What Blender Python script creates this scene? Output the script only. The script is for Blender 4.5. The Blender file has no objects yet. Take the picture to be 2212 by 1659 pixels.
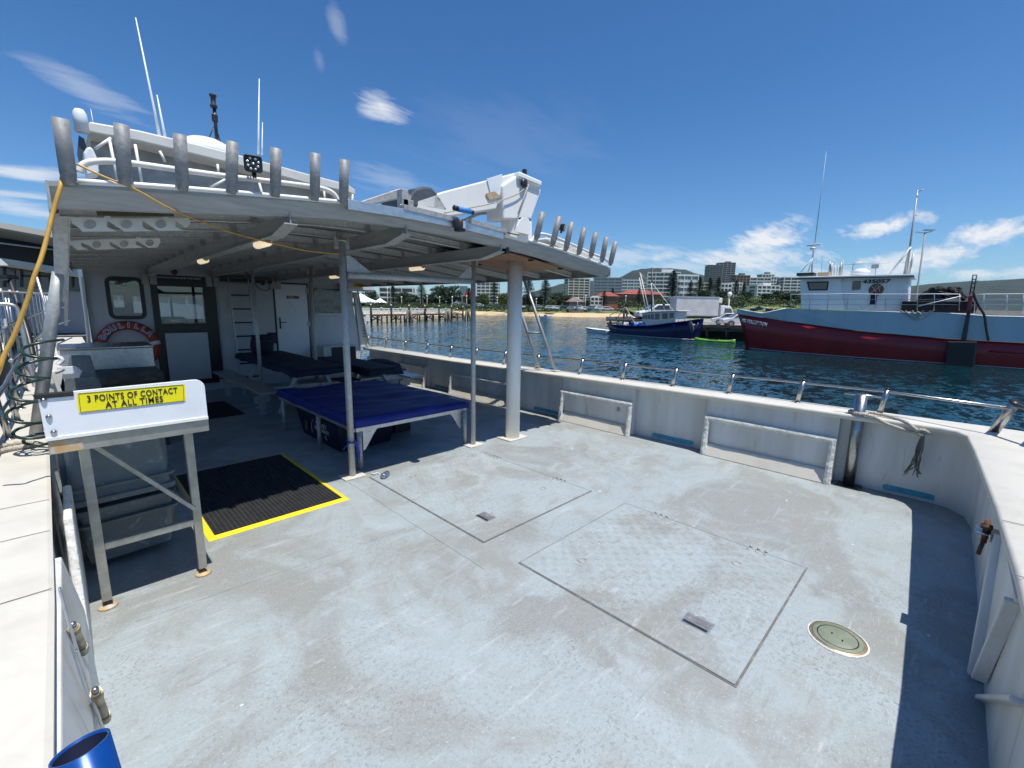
import bpy, bmesh, math, random
from mathutils import Vector, Matrix
R = math.radians
scene = bpy.context.scene
COL = scene.collection
random.seed(7)

# ---------------------------------------------------------------- camera
# boat frame: x = to starboard (across), y = towards the bow, z = up, deck at z = 0 (metres)
CAMH = 1.7
PW, PH, PF = 2212.0, 1659.0, 956.286
yaw, pit, rol = R(45.18338), R(9.72965), R(0.88909)
DV = Vector((math.sin(yaw)*math.cos(pit), math.cos(yaw)*math.cos(pit), -math.sin(pit)))
r0 = Vector((math.cos(yaw), -math.sin(yaw), 0)); u0 = r0.cross(DV)
RV = r0*math.cos(rol) + u0*math.sin(rol)
UV = -r0*math.sin(rol) + u0*math.cos(rol)
CP = Vector((0, 0, CAMH))
cam = bpy.data.cameras.new('camera'); cam.sensor_width = 36; cam.sensor_fit = 'HORIZONTAL'
cam.lens = PF/PW*36; cam.clip_start = 0.05; cam.clip_end = 60000
camo = bpy.data.objects.new('camera', cam); COL.objects.link(camo)
m3 = Matrix((RV, UV, -DV)).transposed()
camo.matrix_world = Matrix.Translation(CP) @ m3.to_4x4()
scene.camera = camo

# measurements taken off the photograph -> points on real planes of the place
def ray(x, y): return (x-PW/2)/PF*RV - (y-PH/2)/PF*UV + DV
def pl(x, y, P0, n):
    k = ray(x, y); return CP + k*((Vector(P0)-CP).dot(n)/k.dot(n))
def pz(x, y, z=0.0): return pl(x, y, (0, 0, z), Vector((0, 0, 1)))
def py(x, y, v): return pl(x, y, (0, v, 0), Vector((0, 1, 0)))
def px(x, y, v): return pl(x, y, (v, 0, 0), Vector((1, 0, 0)))
def at(x, y, d): return CP + ray(x, y)*d

# ---------------------------------------------------------------- light
SUN = Vector((0.0, -0.34, 1.0)).normalized()      # towards the sun
sl = bpy.data.lights.new('sun', 'SUN'); sl.energy = 5.0; sl.angle = R(0.53); sl.color = (1.0, 0.965, 0.91)
so = bpy.data.objects.new('sun', sl); COL.objects.link(so)
so.rotation_euler = SUN.to_track_quat('Z', 'Y').to_euler(); so.location = (0, 0, 30)
scene.view_settings.view_transform = 'Standard'; scene.view_settings.look = 'None'
scene.view_settings.exposure = 0.16; scene.view_settings.gamma = 1.0
scene.render.engine = 'CYCLES'

w = bpy.data.worlds.new("World"); scene.world = w; w.use_nodes = True
nt = w.node_tree; nt.nodes.clear()
def N(t, **k):
    n = nt.nodes.new(t)
    for a, b in k.items(): setattr(n, a, b)
    return n
def L(a, b): nt.links.new(a, b)
sky = N('ShaderNodeTexSky', sky_type='NISHITA'); sky.sun_disc = False
sky.sun_elevation = math.asin(SUN.z); sky.sun_rotation = math.atan2(SUN.x, SUN.y)
sky.air_density = 1.0; sky.dust_density = 0.35; sky.ozone_density = 1.6; sky.altitude = 0
bg = N('ShaderNodeBackground'); bg.inputs[1].default_value = 0.066
hsv = N('ShaderNodeHueSaturation'); hsv.inputs['Saturation'].default_value = 1.12
L(sky.outputs[0], hsv.inputs['Color'])
_tc = N('ShaderNodeTexCoord'); _sp = N('ShaderNodeSeparateXYZ'); L(_tc.outputs['Generated'], _sp.inputs[0])
_mr = N('ShaderNodeMapRange'); _mr.inputs[1].default_value = -.02; _mr.inputs[2].default_value = .42; L(_sp.outputs[2], _mr.inputs[0])
_pw = N('ShaderNodeMath', operation='POWER'); L(_mr.outputs[0], _pw.inputs[0]); _pw.inputs[1].default_value = .6
_ti = N('ShaderNodeMix', data_type='RGBA'); L(_pw.outputs[0], _ti.inputs[0]); _ti.inputs[6].default_value = (1.12, 1.46, 1.80, 1); _ti.inputs[7].default_value = (.76, 1.28, 1.72, 1)
_mu = N('ShaderNodeMix', data_type='RGBA', blend_type='MULTIPLY'); _mu.inputs[0].default_value = 1.0; L(hsv.outputs[0], _mu.inputs[6]); L(_ti.outputs[2], _mu.inputs[7]); L(_mu.outputs[2], bg.inputs[0])
bg2 = N('ShaderNodeBackground'); bg2.inputs[0].default_value = (0.93, 0.96, 1.0, 1); bg2.inputs[1].default_value = 0.84
tc = N('ShaderNodeTexCoord')
def M(op, a, b=None, c=None, clamp=False):
    n = N('ShaderNodeMath', operation=op, use_clamp=clamp)
    for i, v in enumerate((a, b, c)):
        if v is None: continue
        if isinstance(v, (int, float)): n.inputs[i].default_value = v
        else: L(v, n.inputs[i])
    return n.outputs[0]
def VD(v):
    n = N('ShaderNodeVectorMath', operation='DOT_PRODUCT'); L(tc.outputs['Generated'], n.inputs[0]); n.inputs[1].default_value = tuple(v)
    return n.outputs['Value']
noises = {}
def wisp(ang, stretch, scale):
    # noise in the plane of the cloud layer (direction / height), stretched along one heading
    key = (ang, stretch, scale)
    if key in noises: return noises[key]
    sep = N('ShaderNodeSeparateXYZ'); L(tc.outputs['Generated'], sep.inputs[0])
    h = M('ADD', M('ABSOLUTE', sep.outputs[2]), 0.09)
    cmb = N('ShaderNodeCombineXYZ'); L(M('DIVIDE', sep.outputs[0], h), cmb.inputs[0]); L(M('DIVIDE', sep.outputs[1], h), cmb.inputs[1])
    mp = N('ShaderNodeMapping'); mp.inputs['Rotation'].default_value = (0, 0, ang); mp.inputs['Scale'].default_value = (1, stretch, 1)
    L(cmb.outputs[0], mp.inputs[0])
    ns = N('ShaderNodeTexNoise'); ns.inputs['Scale'].default_value = scale; ns.inputs['Detail'].default_value = 9
    ns.inputs['Roughness'].default_value = 0.62; ns.inputs['Distortion'].default_value = 0.5
    L(mp.outputs[0], ns.inputs['Vector']); noises[key] = ns.outputs['Fac']; return ns.outputs['Fac']
# cirrus patches: direction, half-length, half-width (radians), heading on the sky, density
def dirn(x, y): return ray(x, y).normalized()
patches = [((825, 228), (900, 262), .45, .95), ((728, 55), (742, 108), .5, .22), ((690, 130), (700, 170), .5, .14),
           ((190, 195), (330, 262), .32, .30), ((60, 372), (-120, 360), .18, .75), ((60, 450), (200, 470), .22, .55), ((40, 420), (160, 428), .16, .5),
           ((1648, 522), (1750, 496), .50, 1.0), ((1915, 488), (2030, 465), .30, 1.0), ((2140, 502), (2320, 450), .26, 1.0),
           ((1600, 560), (1800, 552), .22, .8), ((1960, 566), (2150, 530), .26, .9), ((1480, 575), (1620, 572), .2, .4), ((1440, 553), (1500, 550), .25, .6),
           ((2130, 592), (2290, 588), .14, .7), ((1330, 560), (1480, 540), .2, .45), ((850, 392), (960, 420), .3, .22), ((1100, 300), (1400, 330), .3, .05),
           ((1850, 590), (2030, 585), .2, .6), ((1640, 600), (1760, 600), .2, .5)]
tot = None
nz1 = wisp(0.3, 2.6, 1.7); nz2 = wisp(-0.5, 4.0, 3.2)
for (c, e, wr, dens) in patches:
    dc = dirn(*c); de = dirn(*e); a = (de - dc*de.dot(dc)); ln = a.length; a.normalize(); b = dc.cross(a)
    q = M('ADD', M('POWER', M('DIVIDE', VD(a), ln), 2), M('POWER', M('DIVIDE', VD(b), ln*wr), 2))
    fall = M('SUBTRACT', 1.0, M('SQRT', q))
    fw = M('GREATER_THAN', VD(dc), 0.0)
    v = M('ADD', M('MULTIPLY', fall, 1.7), M('MULTIPLY', M('SUBTRACT', nz1, 0.53), 4.0))
    v = M('ADD', v, M('MULTIPLY', M('SUBTRACT', nz2, 0.5), 1.9))
    v = M('MULTIPLY', M('MULTIPLY', M('MULTIPLY', v, 0.8, clamp=True), fw), dens)
    v = M('MULTIPLY', v, M('MULTIPLY', M('ADD', fall, 0.45), 2.0, clamp=True))
    tot = v if tot is None else M('MAXIMUM', tot, v)
mix = N('ShaderNodeMixShader'); out = N('ShaderNodeOutputWorld')
L(tot, mix.inputs[0]); L(bg.outputs[0], mix.inputs[1]); L(bg2.outputs[0], mix.inputs[2]); L(mix.outputs[0], out.inputs[0])

# ---------------------------------------------------------------- materials
MATS = {}
def pm(name, c1, c2=None, sc=6.0, rough=.5, metal=0.0, bump=0.0, bsc=60.0, th=(.4, .6), c3=None, sc3=2.0, th3=(.55, .7), spec=.5, emit=None, stretch=(1, 1, 1), rvar=0.0, detail=5):
    m = bpy.data.materials.new(name); m.use_nodes = True
    t = m.node_tree; b = t.nodes['Principled BSDF']
    b.inputs['Roughness'].default_value = rough; b.inputs['Metallic'].default_value = metal
    b.inputs['Specular IOR Level'].default_value = spec
    b.inputs['Base Color'].default_value = (*c1, 1)
    cd = t.nodes.new('ShaderNodeTexCoord'); mp = t.nodes.new('ShaderNodeMapping'); mp.inputs['Scale'].default_value = stretch
    t.links.new(cd.outputs['Object'], mp.inputs[0])
    col = None
    def layer(prev, ca, cb, s, thr, off):
        n = t.nodes.new('ShaderNodeTexNoise'); n.inputs['Scale'].default_value = s; n.inputs['Detail'].default_value = detail
        n.inputs['Roughness'].default_value = .6; n.inputs['Distortion'].default_value = off
        t.links.new(mp.outputs[0], n.inputs['Vector'])
        mr = t.nodes.new('ShaderNodeMapRange'); mr.inputs[1].default_value = thr[0]; mr.inputs[2].default_value = thr[1]
        t.links.new(n.outputs['Fac'], mr.inputs[0])
        mx = t.nodes.new('ShaderNodeMix'); mx.data_type = 'RGBA'
        t.links.new(mr.outputs[0], mx.inputs[0])
        if prev is None: mx.inputs[6].default_value = (*ca, 1)
        else: t.links.new(prev, mx.inputs[6])
        mx.inputs[7].default_value = (*cb, 1)
        return mx.outputs[2], mr.outputs[0]
    if c2: col, f1 = layer(None, c1, c2, sc, th, .3)
    if c3: col, _ = layer(col, c1, c3, sc3, th3, .8)
    if col is not None:
        t.links.new(col, b.inputs['Base Color'])
        if rvar:
            mr = t.nodes.new('ShaderNodeMapRange'); mr.inputs[3].default_value = rough-rvar; mr.inputs[4].default_value = rough+rvar
            t.links.new(f1, mr.inputs[0]); t.links.new(mr.outputs[0], b.inputs['Roughness'])
    if bump:
        n = t.nodes.new('ShaderNodeTexNoise'); n.inputs['Scale'].default_value = bsc; n.inputs['Detail'].default_value = 3
        t.links.new(mp.outputs[0], n.inputs['Vector'])
        bp = t.nodes.new('ShaderNodeBump'); bp.inputs['Strength'].default_value = bump; bp.inputs['Distance'].default_value = .01
        t.links.new(n.outputs['Fac'], bp.inputs['Height']); t.links.new(bp.outputs[0], b.inputs['Normal'])
    if emit:
        b.inputs['Emission Color'].default_value = (*emit[0], 1); b.inputs['Emission Strength'].default_value = emit[1]
    MATS[name] = m; return m

pm('gelcoat', (.66, .65, .60), (.56, .545, .49), sc=3.5, rough=.45, bump=.06, bsc=14, th=(.45, .75), c3=(.46, .43, .37), sc3=28, th3=(.66, .74))
pm('gelcoat_wall', (.66, .655, .63), (.55, .54, .50), sc=3.0, rough=.42, bump=.14, bsc=9, c3=(.34, .28, .18), sc3=13, th3=(.63, .80), stretch=(1, 1, .20))
pm('frame_crust', (.72, .71, .66), (.52, .50, .44), sc=22, rough=.7, bump=.8, bsc=42, th=(.42, .66), c3=(.33, .29, .23), sc3=60, th3=(.64, .72))
pm('cap_top', (.60, .57, .495), (.53, .50, .43), sc=5, rough=.5, bump=.25, bsc=16, th=(.45, .7), c3=(.5, .46, .38), sc3=30, th3=(.70, .78))
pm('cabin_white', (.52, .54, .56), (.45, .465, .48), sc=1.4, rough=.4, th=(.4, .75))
pm('white_plastic', (.78, .80, .82), (.68, .70, .72), sc=4, rough=.35, th=(.5, .8), c3=(.45, .45, .47), sc3=18, th3=(.72, .78))
pm('white_paint', (.80, .79, .75), (.70, .68, .62), sc=3, rough=.4, th=(.5, .8))
pm('crane_white', (.80, .79, .76), (.72, .70, .64), sc=2.5, rough=.38, th=(.5, .8), c3=(.6, .5, .38), sc3=9, th3=(.7, .8))
pm('galv', (.48, .49, .48), (.37, .38, .375), sc=45, rough=.5, metal=.35, bump=.05, bsc=50, rvar=.08, th=(.35, .65), c3=(.55, .55, .54), sc3=9, th3=(.5, .75))
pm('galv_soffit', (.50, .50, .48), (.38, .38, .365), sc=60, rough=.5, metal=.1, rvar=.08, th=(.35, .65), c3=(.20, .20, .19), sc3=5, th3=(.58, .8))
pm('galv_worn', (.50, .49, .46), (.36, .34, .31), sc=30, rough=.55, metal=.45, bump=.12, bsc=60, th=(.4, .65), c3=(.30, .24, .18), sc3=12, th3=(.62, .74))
pm('soffit_sheet_shaded', (.32, .32, .31), (.19, .19, .18), sc=70, rough=.6, metal=.1, th=(.4, .6), c3=(.30, .30, .29), sc3=6, th3=(.5, .7))  # darker than the purlins: shade between them put into the colour
pm('fascia_galv', (.42, .43, .42), (.33, .335, .33), sc=14, rough=.55, metal=.25, rvar=.06, th=(.35, .65), c3=(.36, .36, .35), sc3=5, th3=(.55, .75), stretch=(.3, 1, 3))
pm('galv_web_lit', (.62, .62, .59), (.48, .48, .46), sc=40, rough=.55, metal=.1, th=(.35, .65))  # lighter than the sheet: light bounced off the deck put into the colour
pm('rod_tube', (.30, .305, .30), (.21, .215, .215), sc=38, rough=.6, metal=.2, bump=.06, bsc=60, th=(.38, .62), c3=(.27, .27, .27), sc3=7, th3=(.5, .75))
pm('alu', (.60, .61, .62), (.48, .49, .50), sc=20, rough=.38, metal=.8, th=(.4, .7), c3=(.36, .36, .36), sc3=7, th3=(.6, .8))
pm('stainless', (.42, .42, .41), (.33, .33, .32), sc=16, rough=.32, metal=1.0, rvar=.06, th=(.4, .7))
pm('stand_steel', (.44, .43, .38), (.33, .31, .26), sc=16, rough=.42, metal=.7, bump=.1, bsc=50, th=(.4, .7), c3=(.36, .22, .10), sc3=9, th3=(.70, .80))
pm('rust', (.16, .065, .03), (.08, .035, .02), sc=40, rough=.85, bump=.5, bsc=80)
pm('rust_stain', (.50, .36, .18), (.48, .30, .12), sc=14, rough=.6, c3=(.45, .45, .42), sc3=20, th3=(.5, .62))
pm('rubber', (.012, .012, .013), (.02, .02, .02), sc=20, rough=.65)
pm('rubber_grey', (.022, .023, .025), (.035, .035, .035), sc=20, rough=.7)
pm('tyre', (.03, .03, .032), (.10, .10, .10), sc=8, rough=.75, bump=.3, bsc=30)
pm('mat_yellow', (.80, .62, .02), (.66, .50, .03), sc=12, rough=.5, th=(.5, .8))
pm('sign_yellow', (.87, .76, .01), rough=.35)
pm('ink', (.012, .012, .014), rough=.5)
pm('blue_cover', (.002, .016, .20), (.0015, .011, .14), sc=5, rough=.62, bump=.25, bsc=5, stretch=(1, 2.5, 1))
pm('navy_cloth', (.006, .012, .045), (.004, .009, .032), sc=6, rough=.75, bump=.3, bsc=9)
pm('navy_mesh', (.008, .012, .03), (.05, .055, .07), sc=40, rough=.8, th=(.55, .62))
pm('blue_strap', (.01, .04, .30), rough=.6)
pm('blue_metal', (.004, .055, .26), (.006, .07, .30), sc=8, rough=.25, metal=.3)
pm('blue_roll', (.06, .28, .70), (.04, .20, .55), sc=30, rough=.6)
pm('tub_blue', (.003, .006, .035), (.0025, .005, .025), sc=7, rough=.45)
pm('tub_grey', (.15, .175, .18), (.10, .12, .125), sc=4, rough=.5, th=(.35, .7), c3=(.30, .33, .33), sc3=11, th3=(.6, .75))
pm('scupper_blue', (.05, .33, .46), (.035, .26, .38), sc=20, rough=.55)
pm('orange', (.42, .055, .015), (.32, .04, .015), sc=9, rough=.6)
pm('letter_blue', (.02, .13, .40), rough=.6)
pm('letter_white', (.75, .75, .74), rough=.5)
pm('glass_dark', (.012, .014, .016), rough=.04, spec=1.0)
pm('dark_film', (.02, .022, .028), (.035, .035, .04), sc=6, rough=.12, bump=1.0, bsc=5, spec=.9)
pm('black_frame', (.008, .008, .009), rough=.35)
pm('black_metal', (.012, .013, .014), (.03, .03, .032), sc=30, rough=.4)
pm('lamp_lens', (.85, .78, .62), rough=.4, emit=((1.0, .80, .52), .62))
pm('led_lens', (.55, .58, .58), rough=.15, metal=.4)
pm('plywood', (.36, .21, .13), (.27, .15, .09), sc=3, rough=.7, stretch=(1, 8, 1), th=(.35, .65))
pm('timber_dark', (.05, .045, .035), (.09, .08, .06), sc=9, rough=.85, bump=.4, bsc=20, th=(.4, .6))
pm('timber_grey', (.22, .19, .15), (.12, .10, .08), sc=5, rough=.85, bump=.4, bsc=14, stretch=(1, 1, 4))
pm('olive_wood', (.13, .12, .06), (.10, .09, .05), sc=9, rough=.7)
pm('rope', (.50, .46, .38), (.34, .31, .25), sc=60, rough=.9, bump=.5, bsc=120, th=(.4, .6))
pm('rope_dark', (.17, .17, .14), (.10, .11, .09), sc=50, rough=.9)
pm('hose_yellow', (.62, .36, .06), (.48, .27, .05), sc=14, rough=.5, th=(.4, .7))
pm('hose_green', (.012, .03, .022), (.02, .05, .035), sc=20, rough=.3)
pm('cable', (.02, .02, .02), rough=.5)
pm('tarp_dark', (.035, .045, .055), (.09, .10, .11), sc=3.5, rough=.45, bump=.4, bsc=6, th=(.4, .7))
pm('vinyl_clear', (.26, .27, .28), (.38, .39, .39), sc=2.5, rough=.25, bump=.3, bsc=4)
pm('can_metal', (.45, .50, .58), (.05, .08, .16), sc=60, rough=.3, metal=.8, th=(.48, .56))
pm('manhole', (.17, .20, .14), (.23, .25, .19), sc=16, rough=.65, th=(.4, .65), bump=.2, bsc=30)
pm('brass', (.30, .25, .16), (.42, .38, .29), sc=30, rough=.5, metal=.5, th=(.5, .62))
pm('groove', (.14, .14, .135), (.27, .265, .255), sc=14, rough=.9, th=(.5, .7))
pm('interior', (.10, .10, .10), (.07, .07, .07), sc=3, rough=.8)
pm('paper', (.80, .80, .78), rough=.8)

m = bpy.data.materials.new('glass_clear'); m.use_nodes = True; t = m.node_tree; t.nodes.remove(t.nodes['Principled BSDF'])
_a = t.nodes.new('ShaderNodeBsdfTransparent'); _a.inputs[0].default_value = (.62, .68, .72, 1); _g = t.nodes.new('ShaderNodeBsdfGlossy'); _g.inputs['Roughness'].default_value = .02; _x = t.nodes.new('ShaderNodeMixShader'); _x.inputs[0].default_value = .10
t.links.new(_a.outputs[0], _x.inputs[1]); t.links.new(_g.outputs[0], _x.inputs[2]); t.links.new(_x.outputs[0], t.nodes['Material Output'].inputs['Surface']); MATS['glass_clear'] = m
# ---------------------------------------------------------------- object helpers
def V(*a): return Vector(a)
class MB:
    def __init__(s): s.bm = bmesh.new()
    def _f(s, vs, sm=False):
        try: f = s.bm.faces.new(vs); f.smooth = sm; return f
        except ValueError: return None
    def box(s, x0, x1, y0, y1, z0, z1):
        v = [s.bm.verts.new((x, y, z)) for x in (x0, x1) for y in (y0, y1) for z in (z0, z1)]
        for q in ((0, 1, 3, 2), (4, 6, 7, 5), (0, 4, 5, 1), (2, 3, 7, 6), (0, 2, 6, 4), (1, 5, 7, 3)): s._f([v[i] for i in q])
        return s
    def obox(s, c, ax, ay, az):     # centre and three half vectors
        c = Vector(c); v = [s.bm.verts.new(c+ax*i+ay*j+az*k) for i in (-1, 1) for j in (-1, 1) for k in (-1, 1)]
        for q in ((0, 1, 3, 2), (4, 6, 7, 5), (0, 4, 5, 1), (2, 3, 7, 6), (0, 2, 6, 4), (1, 5, 7, 3)): s._f([v[i] for i in q])
        return s
    def beam(s, a, b, wd, ht, up=V(0, 0, 1)):
        a, b = Vector(a), Vector(b); d = (b-a); l = d.length; d.normalize()
        side = d.cross(up)
        if side.length < 1e-4: side = d.cross(V(1, 0, 0))
        side.normalize(); u = side.cross(d)
        return s.obox((a+b)/2, d*l/2, side*wd/2, u*ht/2)
    def tube(s, pts, r, n=10, closed=False, cap=True, sm=True):
        pts = [Vector(p) for p in pts]; k = len(pts); rr = r if isinstance(r, (list, tuple)) else [r]*k
        rings = []; prev = None
        for i, p in enumerate(pts):
            if closed: d = pts[(i+1) % k]-pts[i-1]
            else: d = pts[min(i+1, k-1)]-pts[max(i-1, 0)]
            if d.length < 1e-9: d = V(0, 0, 1)
            d.normalize()
            if prev is None:
                a = d.cross(V(0, 0, 1))
                if a.length < .05: a = d.cross(V(1, 0, 0))
            else:
                a = prev - d*prev.dot(d)
                if a.length < 1e-5: a = d.cross(V(1, 0, 0))
            a.normalize(); prev = a; b = d.cross(a)
            rings.append([s.bm.verts.new(p+(a*math.cos(t)+b*math.sin(t))*rr[i]) for t in [2*math.pi*j/n for j in range(n)]])
        m = k if closed else k-1
        for i in range(m):
            A, B = rings[i], rings[(i+1) % k]
            for j in range(n): s._f([A[j], A[(j+1) % n], B[(j+1) % n], B[j]], sm)
        if cap and not closed: s._f(rings[0][::-1]); s._f(rings[-1])
        return s
    def prism(s, pts, vec, sm=False):
        vec = Vector(vec); a = [s.bm.verts.new(Vector(p)) for p in pts]; b = [s.bm.verts.new(Vector(p)+vec) for p in pts]
        n = len(pts); s._f(a[::-1]); s._f(b)
        for i in range(n): s._f([a[i], a[(i+1) % n], b[(i+1) % n], b[i]], sm)
        return s
    def loft(s, rings, closed=True, cap=True, sm=False):
        R_ = [[s.bm.verts.new(Vector(p)) for p in r] for r in rings]; n = len(R_[0])
        for A, B in zip(R_, R_[1:]):
            for j in range(n if closed else n-1): s._f([A[j], A[(j+1) % n], B[(j+1) % n], B[j]], sm)
        if cap and closed: s._f(R_[0][::-1]); s._f(R_[-1])
        return s
    def lathe(s, prof, c, n=20, ax=V(0, 0, 1), sm=True, cap=True):
        ax = Vector(ax).normalized(); a = ax.cross(V(0, 1, 0.3)).normalized(); b = ax.cross(a); c = Vector(c)
        return s.loft([[c+ax*z+(a*math.cos(2*math.pi*j/n)+b*math.sin(2*math.pi*j/n))*r for j in range(n)] for r, z in prof], True, cap, sm)
    def quad(s, *p): s._f([s.bm.verts.new(Vector(q)) for q in p]); return s
    def ball(s, c, r, sc=(1, 1, 1), n=12):
        m = Matrix.Translation(Vector(c)) @ Matrix.Diagonal((*sc, 1))
        o = bmesh.ops.create_uvsphere(s.bm, u_segments=n, v_segments=max(6, n//2+1), radius=r, matrix=m)
        for v in o['verts']:
            for f in v.link_faces: f.smooth = True
        return s
    def build(s, name, mat, parent=None, bevel=0, label=None, seg=2, wn=True):
        bmesh.ops.recalc_face_normals(s.bm, faces=s.bm.faces)
        me = bpy.data.meshes.new(name); s.bm.to_mesh(me); s.bm.free()
        o = bpy.data.objects.new(name, me); COL.objects.link(o)
        me.materials.append(MATS[mat] if isinstance(mat, str) else mat)
        if parent is not None:
            o.parent = parent; o.matrix_parent_inverse = parent.matrix_world.inverted()
        if bevel:
            b = o.modifiers.new('bevel', 'BEVEL'); b.width = bevel; b.segments = seg; b.limit_method = 'ANGLE'; b.angle_limit = R(50)
            b.harden_normals = False
        if label: o['label'] = label
        return o
def thing(name, label, cat, loc=(0, 0, 0), group=None):
    o = bpy.data.objects.new(name, None); COL.objects.link(o); o.location = loc; o.empty_display_size = .2
    o.matrix_world = Matrix.Translation(Vector(loc))
    o['label'] = label; o['category'] = cat
    if group: o['group'] = group
    return o
def tag(o, label, cat, group=None):
    o['label'] = label; o['category'] = cat
    if group: o['group'] = group
    return o
def struct(o, kind='structure', label=None, cat=None):
    o['kind'] = kind
    if label: o['label'] = label
    if cat: o['category'] = cat
    return o
def link_copy(src, parent, mat=None):
    c = src.copy(); COL.objects.link(c); c.parent = parent
    return c
def copy_tree(o, loc, rz=0, label=None, sc=None):
    r = o.copy(); COL.objects.link(r); r.location = loc; r.rotation_euler = (0, 0, rz)
    if sc: r.scale = sc
    if label: r['label'] = label
    for ch in [c for c in bpy.data.objects if c.parent == o]:
        c = ch.copy(); COL.objects.link(c); c.parent = r
        for g in [q for q in bpy.data.objects if q.parent == ch]:
            d = g.copy(); COL.objects.link(d); d.parent = c
    return r
def text(body, name, size, org, xa, ya, mat, parent, bold=.0, align='CENTER', depth=.001, shear=0.0, sx=1.0, spacing=1.0, fit=None):
    cu = bpy.data.curves.new('t', 'FONT'); cu.body = body; cu.size = size; cu.align_x = align; cu.align_y = 'CENTER'
    cu.offset = bold; cu.extrude = depth; cu.shear = shear; cu.space_character = spacing; cu.resolution_u = 3
    to = bpy.data.objects.new('t', cu); COL.objects.link(to)
    dg = bpy.context.evaluated_depsgraph_get(); me = bpy.data.meshes.new_from_object(to.evaluated_get(dg))
    bpy.data.objects.remove(to); bpy.data.curves.remove(cu)
    if fit:
        xs_ = [v.co.x for v in me.vertices]; sx = fit/(max(xs_)-min(xs_))
    xa = Vector(xa).normalized(); ya = Vector(ya); ya = (ya-xa*ya.dot(xa)).normalized(); za = xa.cross(ya)
    m = Matrix.Translation(Vector(org)) @ Matrix((xa*sx, ya, za)).transposed().to_4x4()
    me.transform(m); me.name = name
    o = bpy.data.objects.new(name, me); COL.objects.link(o); me.materials.clear(); me.materials.append(MATS[mat])
    if parent is not None: o.parent = parent; o.matrix_parent_inverse = parent.matrix_world.inverted()
    return o
def lerp(a, b, t): return a+(b-a)*t
def interp(tab, x):
    if x <= tab[0][0]: return tab[0][1]
    for (a, b), (c, d) in zip(tab, tab[1:]):
        if x <= c: return b+(d-b)*(x-a)/(c-a)
    return tab[-1][1]
def smooth_path(pts, k=6):
    pts = [Vector(p) for p in pts]; out = []
    for i in range(len(pts)-1):
        p0, p1, p2, p3 = pts[max(i-1, 0)], pts[i], pts[i+1], pts[min(i+2, len(pts)-1)]
        for j in range(k):
            t = j/k
            out.append(.5*((2*p1)+(-p0+p2)*t+(2*p0-5*p1+4*p2-p3)*t*t+(-p0+3*p1-3*p2+p3)*t**3))
    out.append(pts[-1]); return out
def strand(mb, pts, r, tw=.05, n=6):
    # three-strand laid rope along a path
    ln = [0]
    for a, b in zip(pts, pts[1:]): ln.append(ln[-1]+(b-a).length)
    # resample
    tot = ln[-1]; st = max(8, int(tot/(tw/5)))
    def P(s):
        for i in range(len(ln)-1):
            if s <= ln[i+1]: return pts[i].lerp(pts[i+1], (s-ln[i])/max(1e-6, ln[i+1]-ln[i]))
        return pts[-1]
    cs = [P(tot*i/st) for i in range(st+1)]
    for q in range(3):
        o = []
        for i, c in enumerate(cs):
            d = (cs[min(i+1, st)]-cs[max(i-1, 0)]).normalized(); a = d.cross(V(0, .3, 1)).normalized(); b = d.cross(a)
            an = 2*math.pi*(tot*i/st)/tw/1.0+q*2.0944
            o.append(c+(a*math.cos(an)+b*math.sin(an))*r*.5)
        mb.tube(o, r*.56, n)
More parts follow.
